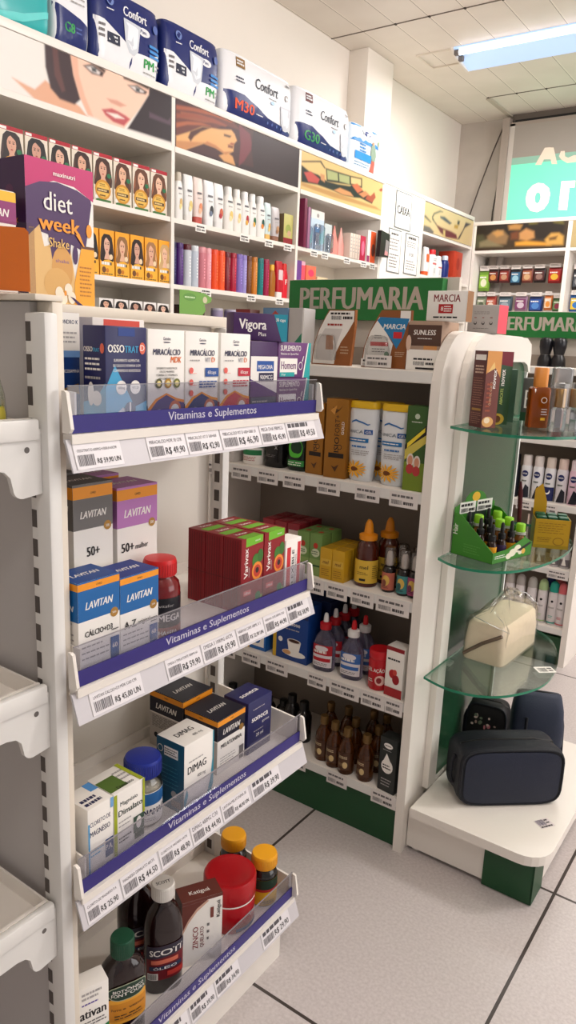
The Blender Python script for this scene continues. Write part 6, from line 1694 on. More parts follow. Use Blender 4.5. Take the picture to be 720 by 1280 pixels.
# cream vanity bag in clear wrap
r = root('vanity_bag', (-0.5545, 1.742, zG3), R90 - 0.04, 'cream vanity bag wrapped in clear plastic on the lowest glass shelf', 'bag')
CRM = C((242, 228, 204), 0.75, noise=0.08, nscale=60, bump=0.5)
mb = MB(); mb.loft([(0, 0.112, 0.050, 9), (0.004, 0.115, 0.053, 9), (0.05, 0.114, 0.0525, 9), (0.088, 0.110, 0.049, 8), (0.096, 0.104, 0.043, 7)], CRM, 48); mb.build('bag_body', r)
mb = MB(); mb.tube([(-0.1152, 0.046, 0.012), (-0.1155, 0.0, 0.05), (-0.1145, -0.044, 0.078)], 0.0045, C((120, 100, 84), 0.6), 8); mb.build('zip', r)
mb = MB(); mb.loft([(0.001, 0.1165, 0.0555, 9), (0.05, 0.1205, 0.056, 8), (0.090, 0.116, 0.0545, 7), (0.104, 0.108, 0.046, 6), (0.116, 0.10, 0.03, 3), (0.126, 0.098, 0.014, 2), (0.142, 0.06, 0.005, 2), (0.154, 0.02, 0.002, 2)], clear((250, 249, 247), 0.5, 0.04, 0.12), 44)
bm_n = len(mb.V)
rr = random.Random(3)
mb.V = [(x + rr.uniform(-1, 1) * (0.0004 if z < 0.09 else 0.006), y + rr.uniform(-1, 1) * (0.0004 if z < 0.09 else 0.005), z + (rr.uniform(-1, 1) * 0.006 if z > 0.1 else 0)) for x, y, z in mb.V]
mb.tube([(-0.118, 0.03, 0.112), (-0.117, -0.02, 0.10), (-0.10, -0.056, 0.085)], 0.0012, clear((250, 250, 250), 0.9, 0.4, 0.2), 6)
mb.tube([(0.112, -0.045, 0.10), (0.09, -0.02, 0.13), (0.03, 0.0, 0.150)], 0.0012, clear((250, 250, 250), 0.9, 0.4, 0.2), 6)
mb.build('clear_wrap', r)
mb = MB(); mb.box(-0.022, 0.022, -0.016, 0.016, 0, 0.0005, PAPER); f = Face(mb, 0.044, 0.032, lambda u, v, l: (u - 0.022, v - 0.016, 0.0005 + l)); f.bars(0.12, 0.6, 0.15, 0.8, INK); f.lines(0.66, 0.92, 0.15, 0.85, 2, INK, 0.6)
mb.build('price_tag', loc=(-0.426, 1.690, zG3), rz=0.75, label='white price tag lying on the lowest glass shelf', cat='price tag')

# navy wash bag in front and two bags behind it
NV = C((31, 40, 62), 0.5, noise=0.1, nscale=300, bump=0.25)
NVD = C((20, 24, 36), 0.6, bump=0.25, nscale=300)


def wash_bag(loc, rz, label, w, d, h, panel_m, body_m, extra=None):
    r = root('wash_bag', loc, rz, label, 'bag', 'dark wash bags on the platform')
    def sec(sc, cz):
        pts = []
        for i in range(40):
            a = 2 * PI * i / 40
            c, s_ = math.cos(a), math.sin(a)
            e = 5.5
            pts.append((w / 2 * sc * abs(c) ** (2 / e) * (1 if c >= 0 else -1), h / 2 + (h / 2) * sc * abs(s_) ** (2 / e) * (1 if s_ >= 0 else -1)))
        return pts
    mb = MB()
    ys = [(-d / 2, 0.93), (-d / 2 + 0.006, 0.985), (-d / 2 + 0.02, 1.0), (0, 0.975), (d / 2 - 0.02, 1.0), (d / 2 - 0.006, 0.985), (d / 2, 0.93)]
    vs, fs = [], []
    for y, sc in ys:
        vs += [(x, y, max(z, 0.0)) for x, z in sec(sc, 0)]
    n = 40
    for k in range(len(ys) - 1):
        for i in range(n):
            j = (i + 1) % n
            fs.append([k * n + i, k * n + j, (k + 1) * n + j, (k + 1) * n + i])
    fs.append(list(range(n))); fs.append(list(range((len(ys) - 1) * n, len(ys) * n))[::-1])
    mb.add(vs, fs, body_m, True); mb.build('bag_body', r)
    mb = MB()
    p = sec(0.90, 0); q = sec(0.6, 0)
    mb.add([(x, -d / 2 - 0.002, z) for x, z in p] + [(x, -d / 2 - 0.007, z) for x, z in q], [[i, (i + 1) % 40, 40 + (i + 1) % 40, 40 + i] for i in range(40)] + [list(range(40, 80))], panel_m, True); mb.build('front_panel', r)
    mb = MB(); pp = sec(0.955, 0); mb.tube([(x, -d / 2 + 0.001, z) for x, z in pp + pp[:1]], 0.0028, NVD, 8); mb.build('piping', r)
    mb = MB(); mb.tube([(-w * 0.44, 0.0, h * 0.93), (-w * 0.25, 0, h * 0.988), (0, 0, h * 0.99), (w * 0.25, 0, h * 0.988), (w * 0.44, 0, h * 0.93)], 0.003, BLACK, 8); mb.build('zip', r)
    mb = MB(); mb.prism([(-0.008, h * 0.66), (0.006, h * 0.66), (0.020, h * 0.42), (0.006, h * 0.38)], 'y', -0.010, 0.010, BLACK)
    t = mb.build('zip_pull', r, loc=(w / 2 + 0.004, 0.0, 0), tilt=(0, -0.12))
    mb = MB(); mb.tube([(-w / 2 - 0.0005, -0.012, h * 0.28), (-w / 2 - 0.006, -0.012, h * 0.40), (-w / 2 - 0.006, -0.012, h * 0.66), (-w / 2 - 0.0005, -0.012, h * 0.78)], 0.004, NVD, 8); mb.build('side_handle', r)
    if extra: extra(r)
    return r


wash_bag((-0.484, 1.655, zDk), 0.72, 'navy blue wash bag in front on the white platform', 0.262, 0.10, 0.148, NV, NVD)
FLOR = C((22, 18, 20), 0.6)


def flowers(r):
    mb = MB(); f = Face(mb, 0.085, 0.13, lambda u, v, l: (u - 0.0425, -0.0372 - l, 0.015 + v))
    rn = random.Random(5)
    for i in range(26):
        u, v = rn.uniform(0.08, 0.92), rn.uniform(0.1, 0.92)
        f.ell(u, v, rn.uniform(0.03, 0.07), rn.uniform(0.02, 0.05), C(rn.choice([(206, 130, 140), (190, 160, 150), (120, 130, 110), (226, 206, 196)])), 8)
    mb.build('flower_print', r)


wash_bag((-0.580, 1.792, zDk), 0.15, 'black floral wash bag at the back against the green board', 0.105, 0.06, 0.165, FLOR, FLOR, flowers)
r = root('wash_bag', (-0.484, 1.897, zDk), 0.40, 'dark blue-grey wash bag leaning at the back behind the navy one', 'bag', 'dark wash bags on the platform')
BG = C((48, 56, 76), 0.6, bump=0.2, nscale=300)
mb = MB(); mb.loft([(0, 0.064, 0.045, 5), (0.006, 0.068, 0.048, 5), (0.08, 0.069, 0.047, 5), (0.14, 0.064, 0.036, 5), (0.172, 0.057, 0.020, 4), (0.179, 0.050, 0.009, 4)], BG, 36); mb.build('bag_body', r)
mb = MB(); mb.tube([(-0.052, 0, 0.177), (0, 0, 0.180), (0.053, 0, 0.176)], 0.003, BLACK, 8); mb.build('zip', r)
mb = MB(); mb.tube([(0.067, -0.042, 0.03), (0.0705, 0.0, 0.09), (0.063, 0.030, 0.145)], 0.0022, C((30, 34, 48), 0.6), 8); mb.build('side_seam', r)
mb = MB(); mb.tube([(-0.03, -0.042, 0.12), (-0.03, -0.047, 0.06), (-0.03, -0.048, 0.01)], 0.004, NVD, 8); mb.build('strap', r)
mb = MB(); mb.box(-0.019, 0.019, -0.015, 0.015, 0, 0.0004, C((226, 216, 214), 0.5)); f = Face(mb, 0.038, 0.03, lambda u, v, l: (u - 0.019, v - 0.015, 0.0004 + l)); f.bars(0.06, 0.6, 0.3, 0.95, C((70, 60, 100))); f.lines(0.05, 0.95, 0.02, 0.25, 1, INK, 0.6); f.lines(0.64, 0.95, 0.35, 0.95, 2, INK, 0.5)
mb.build('price_tag', loc=(-0.362, 1.602, zDk), rz=1.0, label='small price tag stuck on the front corner of the white platform', cat='price tag')

# ================================================================== farther gondola: deodorants
Y3 = 2.85
z3b, z3c, z3e = 0.885 + 0.0004, 0.638 + 0.0004, 0.152 + 0.0004


def spray(name, x, y, z, hh, rr, body, capc, draw, label, group, dome=False):
    mb = MB()
    mb.lathe([(rr * 0.92, 0), (rr, 0.003), (rr, hh * 0.72), (rr * 0.86, hh * 0.765)], C(body, 0.35), 20)
    if dome: mb.lathe([(rr * 0.97, hh * 0.766), (rr * 0.97, hh * 0.86), (rr * 0.8, hh * 0.95), (rr * 0.4, hh * 0.995), (0.001, hh)], C(capc, 0.4), 20)
    else: mb.lathe([(rr * 0.84, hh * 0.766), (rr * 0.84, hh * 0.97), (rr * 0.74, hh)], C(capc, 0.4), 20)
    if draw: draw(round_face(mb, circ(rr * 1.003), 0.004, hh * 0.72, -1.3, 1.3, rr))
    return mb.build(name, loc=(x, y, z), label=label, cat='spray can', group=group)


NVB = (28, 44, 104)


def nivea(dark, moon):
    def d(f):
        if dark: f.rect(0, 0, 1, 1, C((30, 32, 46)))
        f.disc(0.5, 0.80, 0.0125, C(NVB), 18); f.text('NIVEA', 0.5, 0.775, 0.05, PAPER, w=0.34, align='c', bold=0.02)
        f.lines(0.3, 0.7, 0.52, 0.6, 1, C((90, 100, 90)), 0.6)
        if moon: f.rect(0, 0.0, 1, 0.45, C((34, 44, 100))); f.ell(0.5, 0.3, 0.18, 0.09, PAPER); f.ell(0.47, 0.34, 0.16, 0.08, C((34, 44, 100)))
        elif not dark: f.poly([(0.3, 0), (0.9, 0), (0.85, 0.35), (0.6, 0.45)], C((30, 32, 46)))
    return d


for i, (x, dk, moon, body, capc, lab) in enumerate(((-0.985, 1, 0, (30, 32, 44), (22, 24, 34), 'black spray can half hidden by the green board'), (-0.938, 1, 0, (30, 32, 44), (22, 24, 34), 'second black spray can in the deodorant row'), (-0.892, 0, 0, (226, 226, 228), (226, 218, 214), 'white and black spray can beside the black ones'),
                                                    (-0.846, 0, 0, (228, 228, 230), (226, 218, 214), 'white spray can with grey text band and black swoosh'), (-0.800, 0, 1, (228, 228, 230), (222, 210, 200), 'white spray can with dark blue lower half and white moon'), (-0.754, 0, 0, (226, 222, 226), (226, 206, 196), 'white spray can with large dark blue disc near the frame edge'), (-0.708, 0, 0, (222, 190, 206), (230, 214, 220), 'pinkish spray can at the frame edge'))):
    spray('deodorant_can', x, 2.893, z3c, 0.170, 0.0205, body, capc, nivea(dk, moon), lab, 'spray deodorants on the farther gondola')
for i, (x, c, lab) in enumerate(((-0.905, (180, 174, 168), 'white spray can with grey dome hidden behind the wrapped bag'), (-0.862, (176, 170, 166), 'white spray can with warm grey dome beside the wrapped bag'), (-0.815, (186, 182, 178), 'white spray can with light grey dome'), (-0.772, (176, 200, 150), 'white spray can with pale green dome'), (-0.729, (40, 166, 150), 'white spray can with turquoise dome'), (-0.695, (226, 120, 126), 'white spray can with pink dome'))):
    spray('deodorant_can', x, 2.888, z3e, 0.176, 0.019, (224, 218, 218), c, lambda f, c=c: (f.ell(0.5, 0.76, 0.1, 0.04, INK), f.lines(0.2, 0.8, 0.5, 0.6, 1, LGREY, 0.5), f.rect(0, 0.03, 1, 0.07, C(c)), f.lines(0.3, 0.7, 0.2, 0.3, 2, C(c), 0.4)), lab, 'domed spray cans on the bottom of the farther gondola', True)
for i, (x, y) in enumerate(((-0.72, 2.945), (-0.76, 2.945))):
    spray('deodorant_can', x, y, z3e, 0.176, 0.019, (224, 218, 218), ((226, 120, 126), (40, 60, 130))[i], None, ['white spray can with pink dome in the second row', 'white spray can with blue dome in the second row'][i], 'domed spray cans on the bottom of the farther gondola', True)
for i, (x, y) in enumerate(((-0.905, 3.0), (-0.853, 3.0))):
    r = root('shampoo_bottle', (x, y, 1.146 + 0.0004), 0.1, ['black waisted bottle cap beside the serum boxes, nearer the green board', 'black waisted bottle cap next to its twin, nearer the frame edge'][i], 'bottle', 'black waisted bottles below the farther sign')
    mb = MB(); mb.lathe([(0.028, 0), (0.029, 0.003), (0.026, 0.03), (0.019, 0.045)], C((26, 26, 30), 0.35), 22); mb.build('body', r)
    mb = MB(); mb.lathe([(0.0185, 0.0453), (0.022, 0.06), (0.0255, 0.075), (0.0255, 0.098), (0.020, 0.108), (0.01, 0.111)], C((30, 30, 36), 0.3), 22); mb.build('cap', r)
for i, (x, c) in enumerate(((-0.80, (150, 60, 50)), (-0.755, (190, 190, 190)), (-0.715, (40, 60, 90)), (-0.95, (230, 230, 226)), (-0.995, (180, 186, 190)))):
    mb = MB(); mb.loft([(0, 0.018, 0.014, 3), (0.09, 0.018, 0.014, 3), (0.1, 0.012, 0.01, 2.5)], C(c, 0.4), 18); mb.lathe([(0.01, 0.1003), (0.01, 0.115)], BLACK, 14)
    mb.build('toiletry_bottle', loc=(x, 2.90, z3b), label=['dark red', 'grey', 'navy', 'white', 'pale grey'][i] + ' bottle on the upper shelf behind the perfume bottles', cat='bottle', group='bottles on the farther upper shelf')
for i, x in enumerate((-0.875, -0.775)):
    shelf_tag(x, 0.634, 0.06, 0.034, ['price tag below the black spray cans', 'price tag below the moon spray can'][i], y=Y3 - 0.003, grp='price tags on the farther gondola')
for i, (x, y) in enumerate(((-0.862, 2.885), (-0.833, 2.885))):
    mb = MB(); mb.loft([(0, 0.012, 0.010, 3), (0.05, 0.012, 0.010, 3), (0.075, 0.010, 0.004, 3), (0.10, 0.004, 0.002, 2), (0.19, 0.0035, 0.002, 2)], C((232, 214, 206), 0.4), 14)
    mb.build('cream_tube', loc=(x, y, 0.388 + 0.0004), label='%s pale pointed tube under the spray cans' % ORD[i], cat='tube', group='pale pointed tubes')
for i, x in enumerate((-0.745, -0.705, -0.80)):
    mb = MB(); mb.lathe([(0.018, 0), (0.019, 0.003), (0.019, 0.06), (0.013, 0.07)], C((200, 196, 196), 0.3), 18); mb.lathe([(0.014, 0.0703), (0.014, 0.095), (0.011, 0.098)], C((222, 220, 218), 0.3), 18)
    f = round_face(mb, circ(0.0191), 0.008, 0.055, -1.2, 1.2, 0.019); f.rect(0, 0, 1, 0.6, C((120, 112, 116))); f.poly([(0.3, 0.1), (0.7, 0.1), (0.5, 0.9)], PAPER)
    mb.build('roll_on_deodorant', loc=(x, 2.89, 0.388 + 0.0004), label='%s grey roll-on bottle on the shelf behind the yellow display' % ORD[i], cat='bottle', group='grey roll-on bottles')
shelf_tag(-0.715, 0.384, 0.08, 0.034, 'price tag below the grey roll-on bottles', y=Y3 - 0.003, grp='price tags on the farther gondola')

# ================================================================== left wall: diaper packs on the ledge
WF = -2.245                   # front of goods on the wall shelves


def wall_item(mb, name, y, z, label, cat, group, x=WF, rz=R90):
    return mb.build(name, loc=(x, y, z), rz=rz, label=label, cat=cat, group=group)


NVP = C((34, 48, 112), 0.3)
WHP = C((232, 232, 234), 0.3)


def pack(y0, y1, h, d, base, draw, label, z=2.1204):
    w = y1 - y0
    mb = MB()
    rn = random.Random(int(w * 1000))
    n = 10
    # pillow-shaped film pack: gusseted sides and a bulging middle
    def half(z):
        t = abs(2 * z / h - 1)
        return w / 2 * (1 - 0.05 * t ** 6), d / 2 * (1 - 0.22 * t ** 5)
    zs = [h * k / 14 for k in range(15)]
    mb.loft([(z, *half(z), 5.5) for z in zs], base, 56)

    def film(u, v, l):
        z = 0.02 * h + v
        hx, hy = half(z)
        x = (u / (w * 0.94) - 0.5) * 2 * hx * 0.955
        wr = 0.0012 * math.sin(u * 90 + v * 60) * math.sin(v * 110 + u * 25)
        return (x, -hy * (1 - abs(x / hx) ** 5.5) ** (1 / 5.5) - l - 0.0016 + wr, z)
    f = Face(mb, w * 0.94, h * 0.96, film, True)
    draw(f)
    o = mb.build('diaper_pack', loc=(-2.222 - d / 2, (y0 + y1) / 2, z), rz=R90 + rn.uniform(-0.02, 0.02), label=label, cat='diaper pack', group='diaper packs on the wall unit top')
    return o


def pm(f):
    f.rect(0, 0, 1, 1, NVP)
    f.poly([(0, 0), (1, 0), (1, 0.42), (0.8, 0.32), (0.55, 0.30), (0.3, 0.46), (0.12, 0.56), (0, 0.58)], WHP)
    f.text('Confort', 0.40, 0.74, 0.13, WHP, w=0.36, bold=0.03, shear=0.1); f.text('Pants', 0.64, 0.60, 0.06, NAVY) if 0 else None
    f.ell(0.72, 0.63, 0.09, 0.06, WHP); f.text('Pants', 0.72, 0.61, 0.05, NVP, w=0.12, align='c', bold=0.02)
    f.poly([(0.40, 0.70), (0.66, 0.68), (0.62, 0.32), (0.56, 0.24), (0.48, 0.26), (0.42, 0.40)], C((206, 210, 216))); f.poly([(0.42, 0.66), (0.64, 0.64), (0.60, 0.36), (0.52, 0.30), (0.45, 0.42)], C((232, 234, 238)))
    f.rect(0.16, 0.28, 0.34, 0.42, C((40, 46, 70))); f.lines(0.18, 0.32, 0.3, 0.40, 2, WHP, 0.5); f.lines(0.05, 0.13, 0.3, 0.52, 3, GREY, 0.5)
    f.text('PM', 0.72, 0.14, 0.13, C((46, 160, 80)), w=0.16, bold=0.04); f.lines(0.9, 0.98, 0.14, 0.26, 2, LGREY); f.lines(0.72, 0.94, 0.06, 0.10, 1, LGREY)
    for k in range(3): f.rect(0.80, 0.46 - k * 0.07, 0.98, 0.50 - k * 0.07, C((60, 140, 206)))
    f.disc(0.2, 0.84, 0.016, C((120, 140, 190))); f.disc(0.2, 0.84, 0.011, NVP); f.lines(0.15, 0.26, 0.70, 0.74, 1, WHP); f.disc(0.9, 0.74, 0.014, C((90, 110, 170)))


def m30(code, codec, logo):
    def d(f):
        f.rect(0, 0, 1, 1, WHP)
        f.poly([(0, 0), (1, 0), (1, 0.12), (0.85, 0.16), (0.6, 0.20), (0.45, 0.30), (0.25, 0.40), (0.1, 0.40), (0, 0.38)], NVP)
        f.text('Confort', 0.40, 0.60, 0.17, C((40, 44, 60)), w=0.34, bold=0.02, shear=0.1); f.lines(0.60, 0.74, 0.52, 0.56, 1, GREY)
        f.rect(0.13, 0.80, 0.25, 0.96, C(logo)); f.lines(0.14, 0.24, 0.83, 0.93, 2, WHP, 0.6); f.lines(0.13, 0.26, 0.56, 0.66, 2, C((60, 64, 90)), 0.5)
        f.text(code, 0.13, 0.13, 0.17, C(codec), w=0.26, bold=0.05); f.lines(0.42, 0.54, 0.16, 0.20, 1, WHP)
        for k in range(4): f.disc(0.60 + k * 0.07, 0.12, 0.006, C((90, 110, 170)))
        f.poly([(0.78, 0.50), (0.98, 0.52), (0.95, 0.14), (0.86, 0.08), (0.80, 0.2)], C((206, 208, 214))); f.poly([(0.80, 0.47), (0.96, 0.48), (0.93, 0.2), (0.87, 0.14), (0.83, 0.22)], C((226, 228, 232)))
        f.ell(0.66, 0.48, 0.03, 0.03, C((180, 210, 236))); f.disc(0.88, 0.68, 0.014, LGREY); f.disc(0.88, 0.68, 0.010, WHP); f.lines(0.86, 0.96, 0.86, 0.93, 1, GREY)
        f.poly([(0.82, 0.0), (0.98, 0.0), (0.98, 0.09), (0.84, 0.10)], C((60, 74, 130)))
    return d


def g8(f):
    f.rect(0, 0, 1, 1, WHP); f.poly([(0, 0), (1, 0), (1, 0.36), (0.7, 0.44), (0.3, 0.50), (0, 0.55)], NVP); f.text('G8', 0.28, 0.20, 0.15, C((46, 160, 80)), w=0.26, bold=0.05); f.lines(0.58, 0.8, 0.2, 0.32, 2, C((90, 110, 170)), 0.4); f.lines(0.45, 0.95, 0.6, 0.9, 4, LGREY, 0.3)


def xg7(f):
    f.rect(0, 0, 1, 1, C((58, 176, 176))); f.poly([(0.3, 0.5), (1, 0.66), (1, 1), (0.3, 1)], WHP); f.text('XG7', 0.56, 0.70, 0.18, C((84, 50, 130)), w=0.34, bold=0.04); f.poly([(0, 0.1), (0.5, 0.2), (1, 0.4), (1, 0.3), (0.5, 0.08), (0, 0)], C((110, 210, 206)))


def tena(f):
    f.rect(0, 0, 1, 1, C((226, 236, 244))); f.rect(0, 0.62, 1, 1, C((40, 140, 206))); f.poly([(0.3, 1), (0.72, 1), (0.62, 0.74), (0.4, 0.74)], WHP); f.ell(0.5, 0.86, 0.12, 0.06, C((30, 60, 130))); f.text('TENA', 0.5, 0.845, 0.035, WHP, w=0.16, align='c')
    f.lines(0.25, 0.5, 0.4, 0.62, 3, C((70, 140, 200)), 0.5); f.rect(0.1, 0.22, 0.66, 0.40, C((40, 150, 220))); f.lines(0.1, 0.6, 0.06, 0.18, 2, C((120, 150, 180)), 0.3)
    f.poly([(0.66, 0.66), (0.78, 0.68), (0.84, 0.44), (0.80, 0.3), (0.68, 0.3), (0.64, 0.44)], C((150, 170, 150))); f.poly([(0.68, 0.3), (0.80, 0.3), (0.84, 0.02), (0.66, 0.02)], C((196, 110, 96))); f.ell(0.72, 0.70, 0.04, 0.04, C((206, 160, 130))); f.ell(0.96, 0.75, 0.05, 0.08, C((150, 190, 90)))


pack(1.51, 1.725, 0.20, 0.14, C((58, 176, 176), 0.3), xg7, 'turquoise diaper pack reading XG7 at the cut-off end of the row')
pack(1.735, 1.885, 0.225, 0.14, WHP, g8, 'narrow white and navy diaper pack reading G8')
pack(1.895, 2.225, 0.245, 0.14, NVP, pm, 'navy diaper pack reading PM directly above the woman\'s face picture')
pack(2.235, 2.565, 0.245, 0.14, NVP, pm, 'navy diaper pack reading PM next to the orange-numbered white pack')
pack(2.575, 3.095, 0.252, 0.14, WHP, m30('M30', (226, 90, 50), (150, 116, 70)), 'long white and navy diaper pack with orange M30')
pack(3.105, 3.61, 0.258, 0.14, WHP, m30('G30', (40, 150, 80), (110, 50, 50)), 'long white and navy diaper pack with green G30')
pack(3.62, 3.925, 0.225, 0.13, C((226, 236, 244), 0.3), tena, 'short light blue and white pack at the end beside the column')


# ---- hair dye boxes
def dye(w, h, hair, skin, row):
    mb = MB(); d = 0.05
    base = {1: (226, 216, 200), 2: (238, 170, 50), 3: (236, 232, 228)}[row]
    mb.box(-w / 2, w / 2, -d / 2, d / 2, 0, h, C(base, 0.42)); F = box_faces(mb, w, d, h); f = F['front']
    H, K = C(hair, 0.45), C(skin, 0.5)
    K2 = C(tuple(int(v * 0.88) for v in skin), 0.5)
    top = 0.92
    if row == 1: f.rect(0, 0.92, 1, 1, C((176, 30, 50))); f.rect(0.04, 0.93, 0.3, 0.98, PAPER)
    f.poly([(0.14, 0.82), (0.30, 0.905), (0.66, 0.905), (0.84, 0.84), (0.92, 0.66), (0.99, 0.48), (0.97, 0.34), (0.66, 0.27), (0.26, 0.28), (0.02, 0.34), (0.03, 0.48), (0.08, 0.66)], H)
    f.poly([(0.10, 0.62), (0.16, 0.74), (0.14, 0.5), (0.06, 0.4)], C(tuple(min(255, int(v * 1.5) + 10) for v in hair), 0.45)); f.poly([(0.84, 0.70), (0.90, 0.56), (0.92, 0.42), (0.84, 0.52)], C(tuple(min(255, int(v * 1.5) + 10) for v in hair), 0.45))
    f.poly([(0.40, 0.5), (0.60, 0.5), (0.78, 0.36), (0.30, 0.36)], K)
    f.ell(0.49, 0.67, 0.20, 0.165, K); f.poly([(0.31, 0.62), (0.67, 0.62), (0.57, 0.47), (0.41, 0.47)], K)
    f.poly([(0.24, 0.78), (0.46, 0.83), (0.70, 0.74), (0.66, 0.85), (0.40, 0.88)], H)
    for u in (0.41, 0.57): f.ell(u, 0.69, 0.042, 0.012, C((60, 40, 36))); f.rect(u - 0.055, 0.718, u + 0.055, 0.728, H)
    f.poly([(0.485, 0.66), (0.51, 0.62), (0.47, 0.62)], K2); f.ell(0.49, 0.575, 0.05, 0.014, C((176, 80, 76)))
    if row == 1:
        f.ell(0.48, 0.25, 0.42, 0.21, C((206, 150, 50))); f.ell(0.48, 0.25, 0.34, 0.16, C((226, 186, 90))); f.rect(0.16, 0.20, 0.80, 0.27, C((90, 60, 30))); f.lines(0.22, 0.72, 0.215, 0.255, 1, C((226, 200, 140)), 0.8); f.lines(0.3, 0.66, 0.31, 0.38, 2, C((110, 80, 30)), 0.4); f.lines(0.3, 0.66, 0.10, 0.16, 1, C((110, 80, 30)), 0.5)
        f.ell(0.80, 0.56, 0.11, 0.05, C((40, 120, 80))); f.rect(0.1, 0.0, 0.9, 0.05, C((70, 120, 60))); f.ell(0.12, 0.08, 0.08, 0.04, PAPER)
    if row == 2:
        f.poly([(0, 0), (1, 0), (1, 0.30), (0.6, 0.36), (0.3, 0.34), (0, 0.24)], C((236, 180, 60))); f.rect(0.12, 0.24, 0.8, 0.30, C((90, 60, 40))); f.lines(0.1, 0.84, 0.23, 0.31, 1, PAPER, 0.8); f.ell(0.26, 0.13, 0.14, 0.07, C((120, 76, 40))); f.ell(0.5, 0.12, 0.1, 0.05, C((206, 130, 40))); f.ell(0.76, 0.42, 0.12, 0.06, C((236, 214, 180))); f.lines(0.1, 0.9, 0.02, 0.06, 1, C((120, 90, 40)), 0.6)
    return mb


HC = [(28, 22, 24), (44, 28, 26), (30, 24, 28), (40, 26, 24), (62, 38, 30), (74, 44, 32), (92, 56, 38), (110, 68, 46)]
SK = [(226, 190, 170), (214, 168, 146), (206, 160, 140), (222, 180, 158), (222, 176, 150), (216, 170, 146), (224, 180, 152), (230, 190, 164)]
for i in range(9):
    y = 1.456 + 0.0925 * i
    k = min(i, 7)
    wall_item(dye(0.086, 0.160, HC[k], SK[k], 1), 'hair_dye_box', y, 1.6604, '%s red-topped hair dye box from the divider on the upper shelf' % ORD[8 - i], 'hair dye box', 'hair dye boxes on the upper shelf', x=-2.235)
HB = [(30, 24, 26), (46, 30, 26), (150, 110, 70), (52, 34, 30), (168, 124, 84), (206, 170, 120)]
for i in range(7):
    y = 2.229 - 0.074 * i
    k = 5 - i if i < 6 else 0
    wall_item(dye(0.068, 0.160, HB[k], SK[(k * 3) % 8], 2), 'hair_dye_box', y, 1.4074, '%s orange-topped hair dye box from the divider on the middle shelf' % ORD[i], 'hair dye box', 'hair dye boxes on the middle shelf', x=-2.235)
for i in range(5):
    y = 2.222 - 0.074 * i
    wall_item(dye(0.066, 0.062, [(36, 26, 24), (60, 40, 36), (44, 30, 30), (30, 24, 26), (30, 26, 28)][i], SK[i], 3), 'hair_dye_box', y, 1.2654, '%s white hair dye box from the divider on the lower shelf' % ORD[i], 'hair dye box', 'hair dye boxes on the lower shelf', x=-2.235)


# ---- wall bottles
def wbottle(name, y, z, w, h, body, capc, draw, label, group, kind='oval', x=WF):
    mb = MB(); a = w / 2
    if kind == 'flip':      # cap below, bottle widening upward
        mb.loft([(0, a * 0.8, a * 0.62, 3), (h * 0.16, a * 0.84, a * 0.64, 3)], C(capc, 0.4), 22)
        mb.loft([(h * 0.161, a * 0.84, a * 0.64, 3), (h * 0.5, a * 0.97, a * 0.68, 3), (h * 0.85, a, a * 0.5, 3.5), (h, a * 0.97, a * 0.2, 5)], C(body, 0.35), 22)
    elif kind == 'oval':
        mb.loft([(0, a * 0.9, a * 0.62, 3), (0.004, a, a * 0.68, 3), (h * 0.62, a, a * 0.68, 3), (h * 0.78, a * 0.8, a * 0.6, 2.6), (h * 0.82, a * 0.62, a * 0.55, 2.4)], C(body, 0.35), 22)
        mb.loft([(h * 0.821, a * 0.62, a * 0.55, 2.4), (h * 0.97, a * 0.62, a * 0.55, 2.4), (h, a * 0.54, a * 0.48, 2.4)], C(capc, 0.4), 22)
    else:                   # straight can
        mb.loft([(0, a * 0.95, a * 0.95, 2), (0.003, a, a, 2), (h * 0.86, a, a, 2), (h * 0.865, a * 0.96, a * 0.96, 2)], C(body, 0.35), 22)
        mb.loft([(h * 0.866, a * 0.97, a * 0.97, 2), (h * 0.985, a * 0.97, a * 0.97, 2), (h, a * 0.9, a * 0.9, 2)], C(capc, 0.35), 22)
    if draw: draw(Face(mb, w * 0.8, h * 0.6, lambda u, v, l: (u - w * 0.4, -a * (0.69 if kind != 'can' else 1.0) * math.sqrt(max(0.05, 1 - (abs(u - w * 0.4) / a) ** (3.2 if kind != 'can' else 2))) - l - 0.0004, h * 0.16 + v), True))
    return wall_item(mb, name, y, z, label, 'bottle', group, x)


def blab(c1, c2):
    return lambda f: (f.lines(0.15, 0.9, 0.78, 0.9, 1, C((110, 110, 116)), 0.6), f.lines(0.2, 0.8, 0.62, 0.7, 1, LGREY, 0.5), f.ell(0.62, 0.35, 0.24, 0.16, C(c1)), f.ell(0.5, 0.22, 0.2, 0.1, C(c2)))


B1 = [(2.337, 0.042, 'oval', (232, 230, 226), (206, 196, 180), (214, 180, 120), (236, 220, 160)), (2.390, 0.053, 'flip', (230, 230, 228), (226, 224, 220), (222, 200, 130), (236, 220, 160)), (2.449, 0.055, 'flip', (232, 214, 206), (190, 90, 80), (226, 150, 110), (236, 190, 160)), (2.515, 0.060, 'flip', (234, 234, 234), (230, 230, 230), (60, 60, 64), (120, 130, 150)), (2.578, 0.060, 'flip', (234, 232, 230), (228, 226, 224), (206, 110, 80), (180, 60, 70)),
      (2.645, 0.060, 'oval', (236, 232, 226), (236, 234, 230), (230, 200, 120), (240, 220, 170)), (2.705, 0.053, 'oval', (236, 232, 226), (236, 234, 230), (226, 196, 120), (240, 220, 170)), (2.761, 0.053, 'oval', (236, 234, 230), (238, 238, 236), (176, 40, 60), (226, 176, 80)), (2.816, 0.050, 'oval', (236, 234, 230), (238, 238, 236), (40, 110, 70), (226, 176, 80)), (2.874, 0.058, 'oval', (236, 234, 230), (238, 238, 236), (40, 90, 80), (222, 140, 60)), (2.930, 0.046, 'flip', (206, 222, 222), (226, 186, 110), (226, 176, 90), (230, 200, 130))]
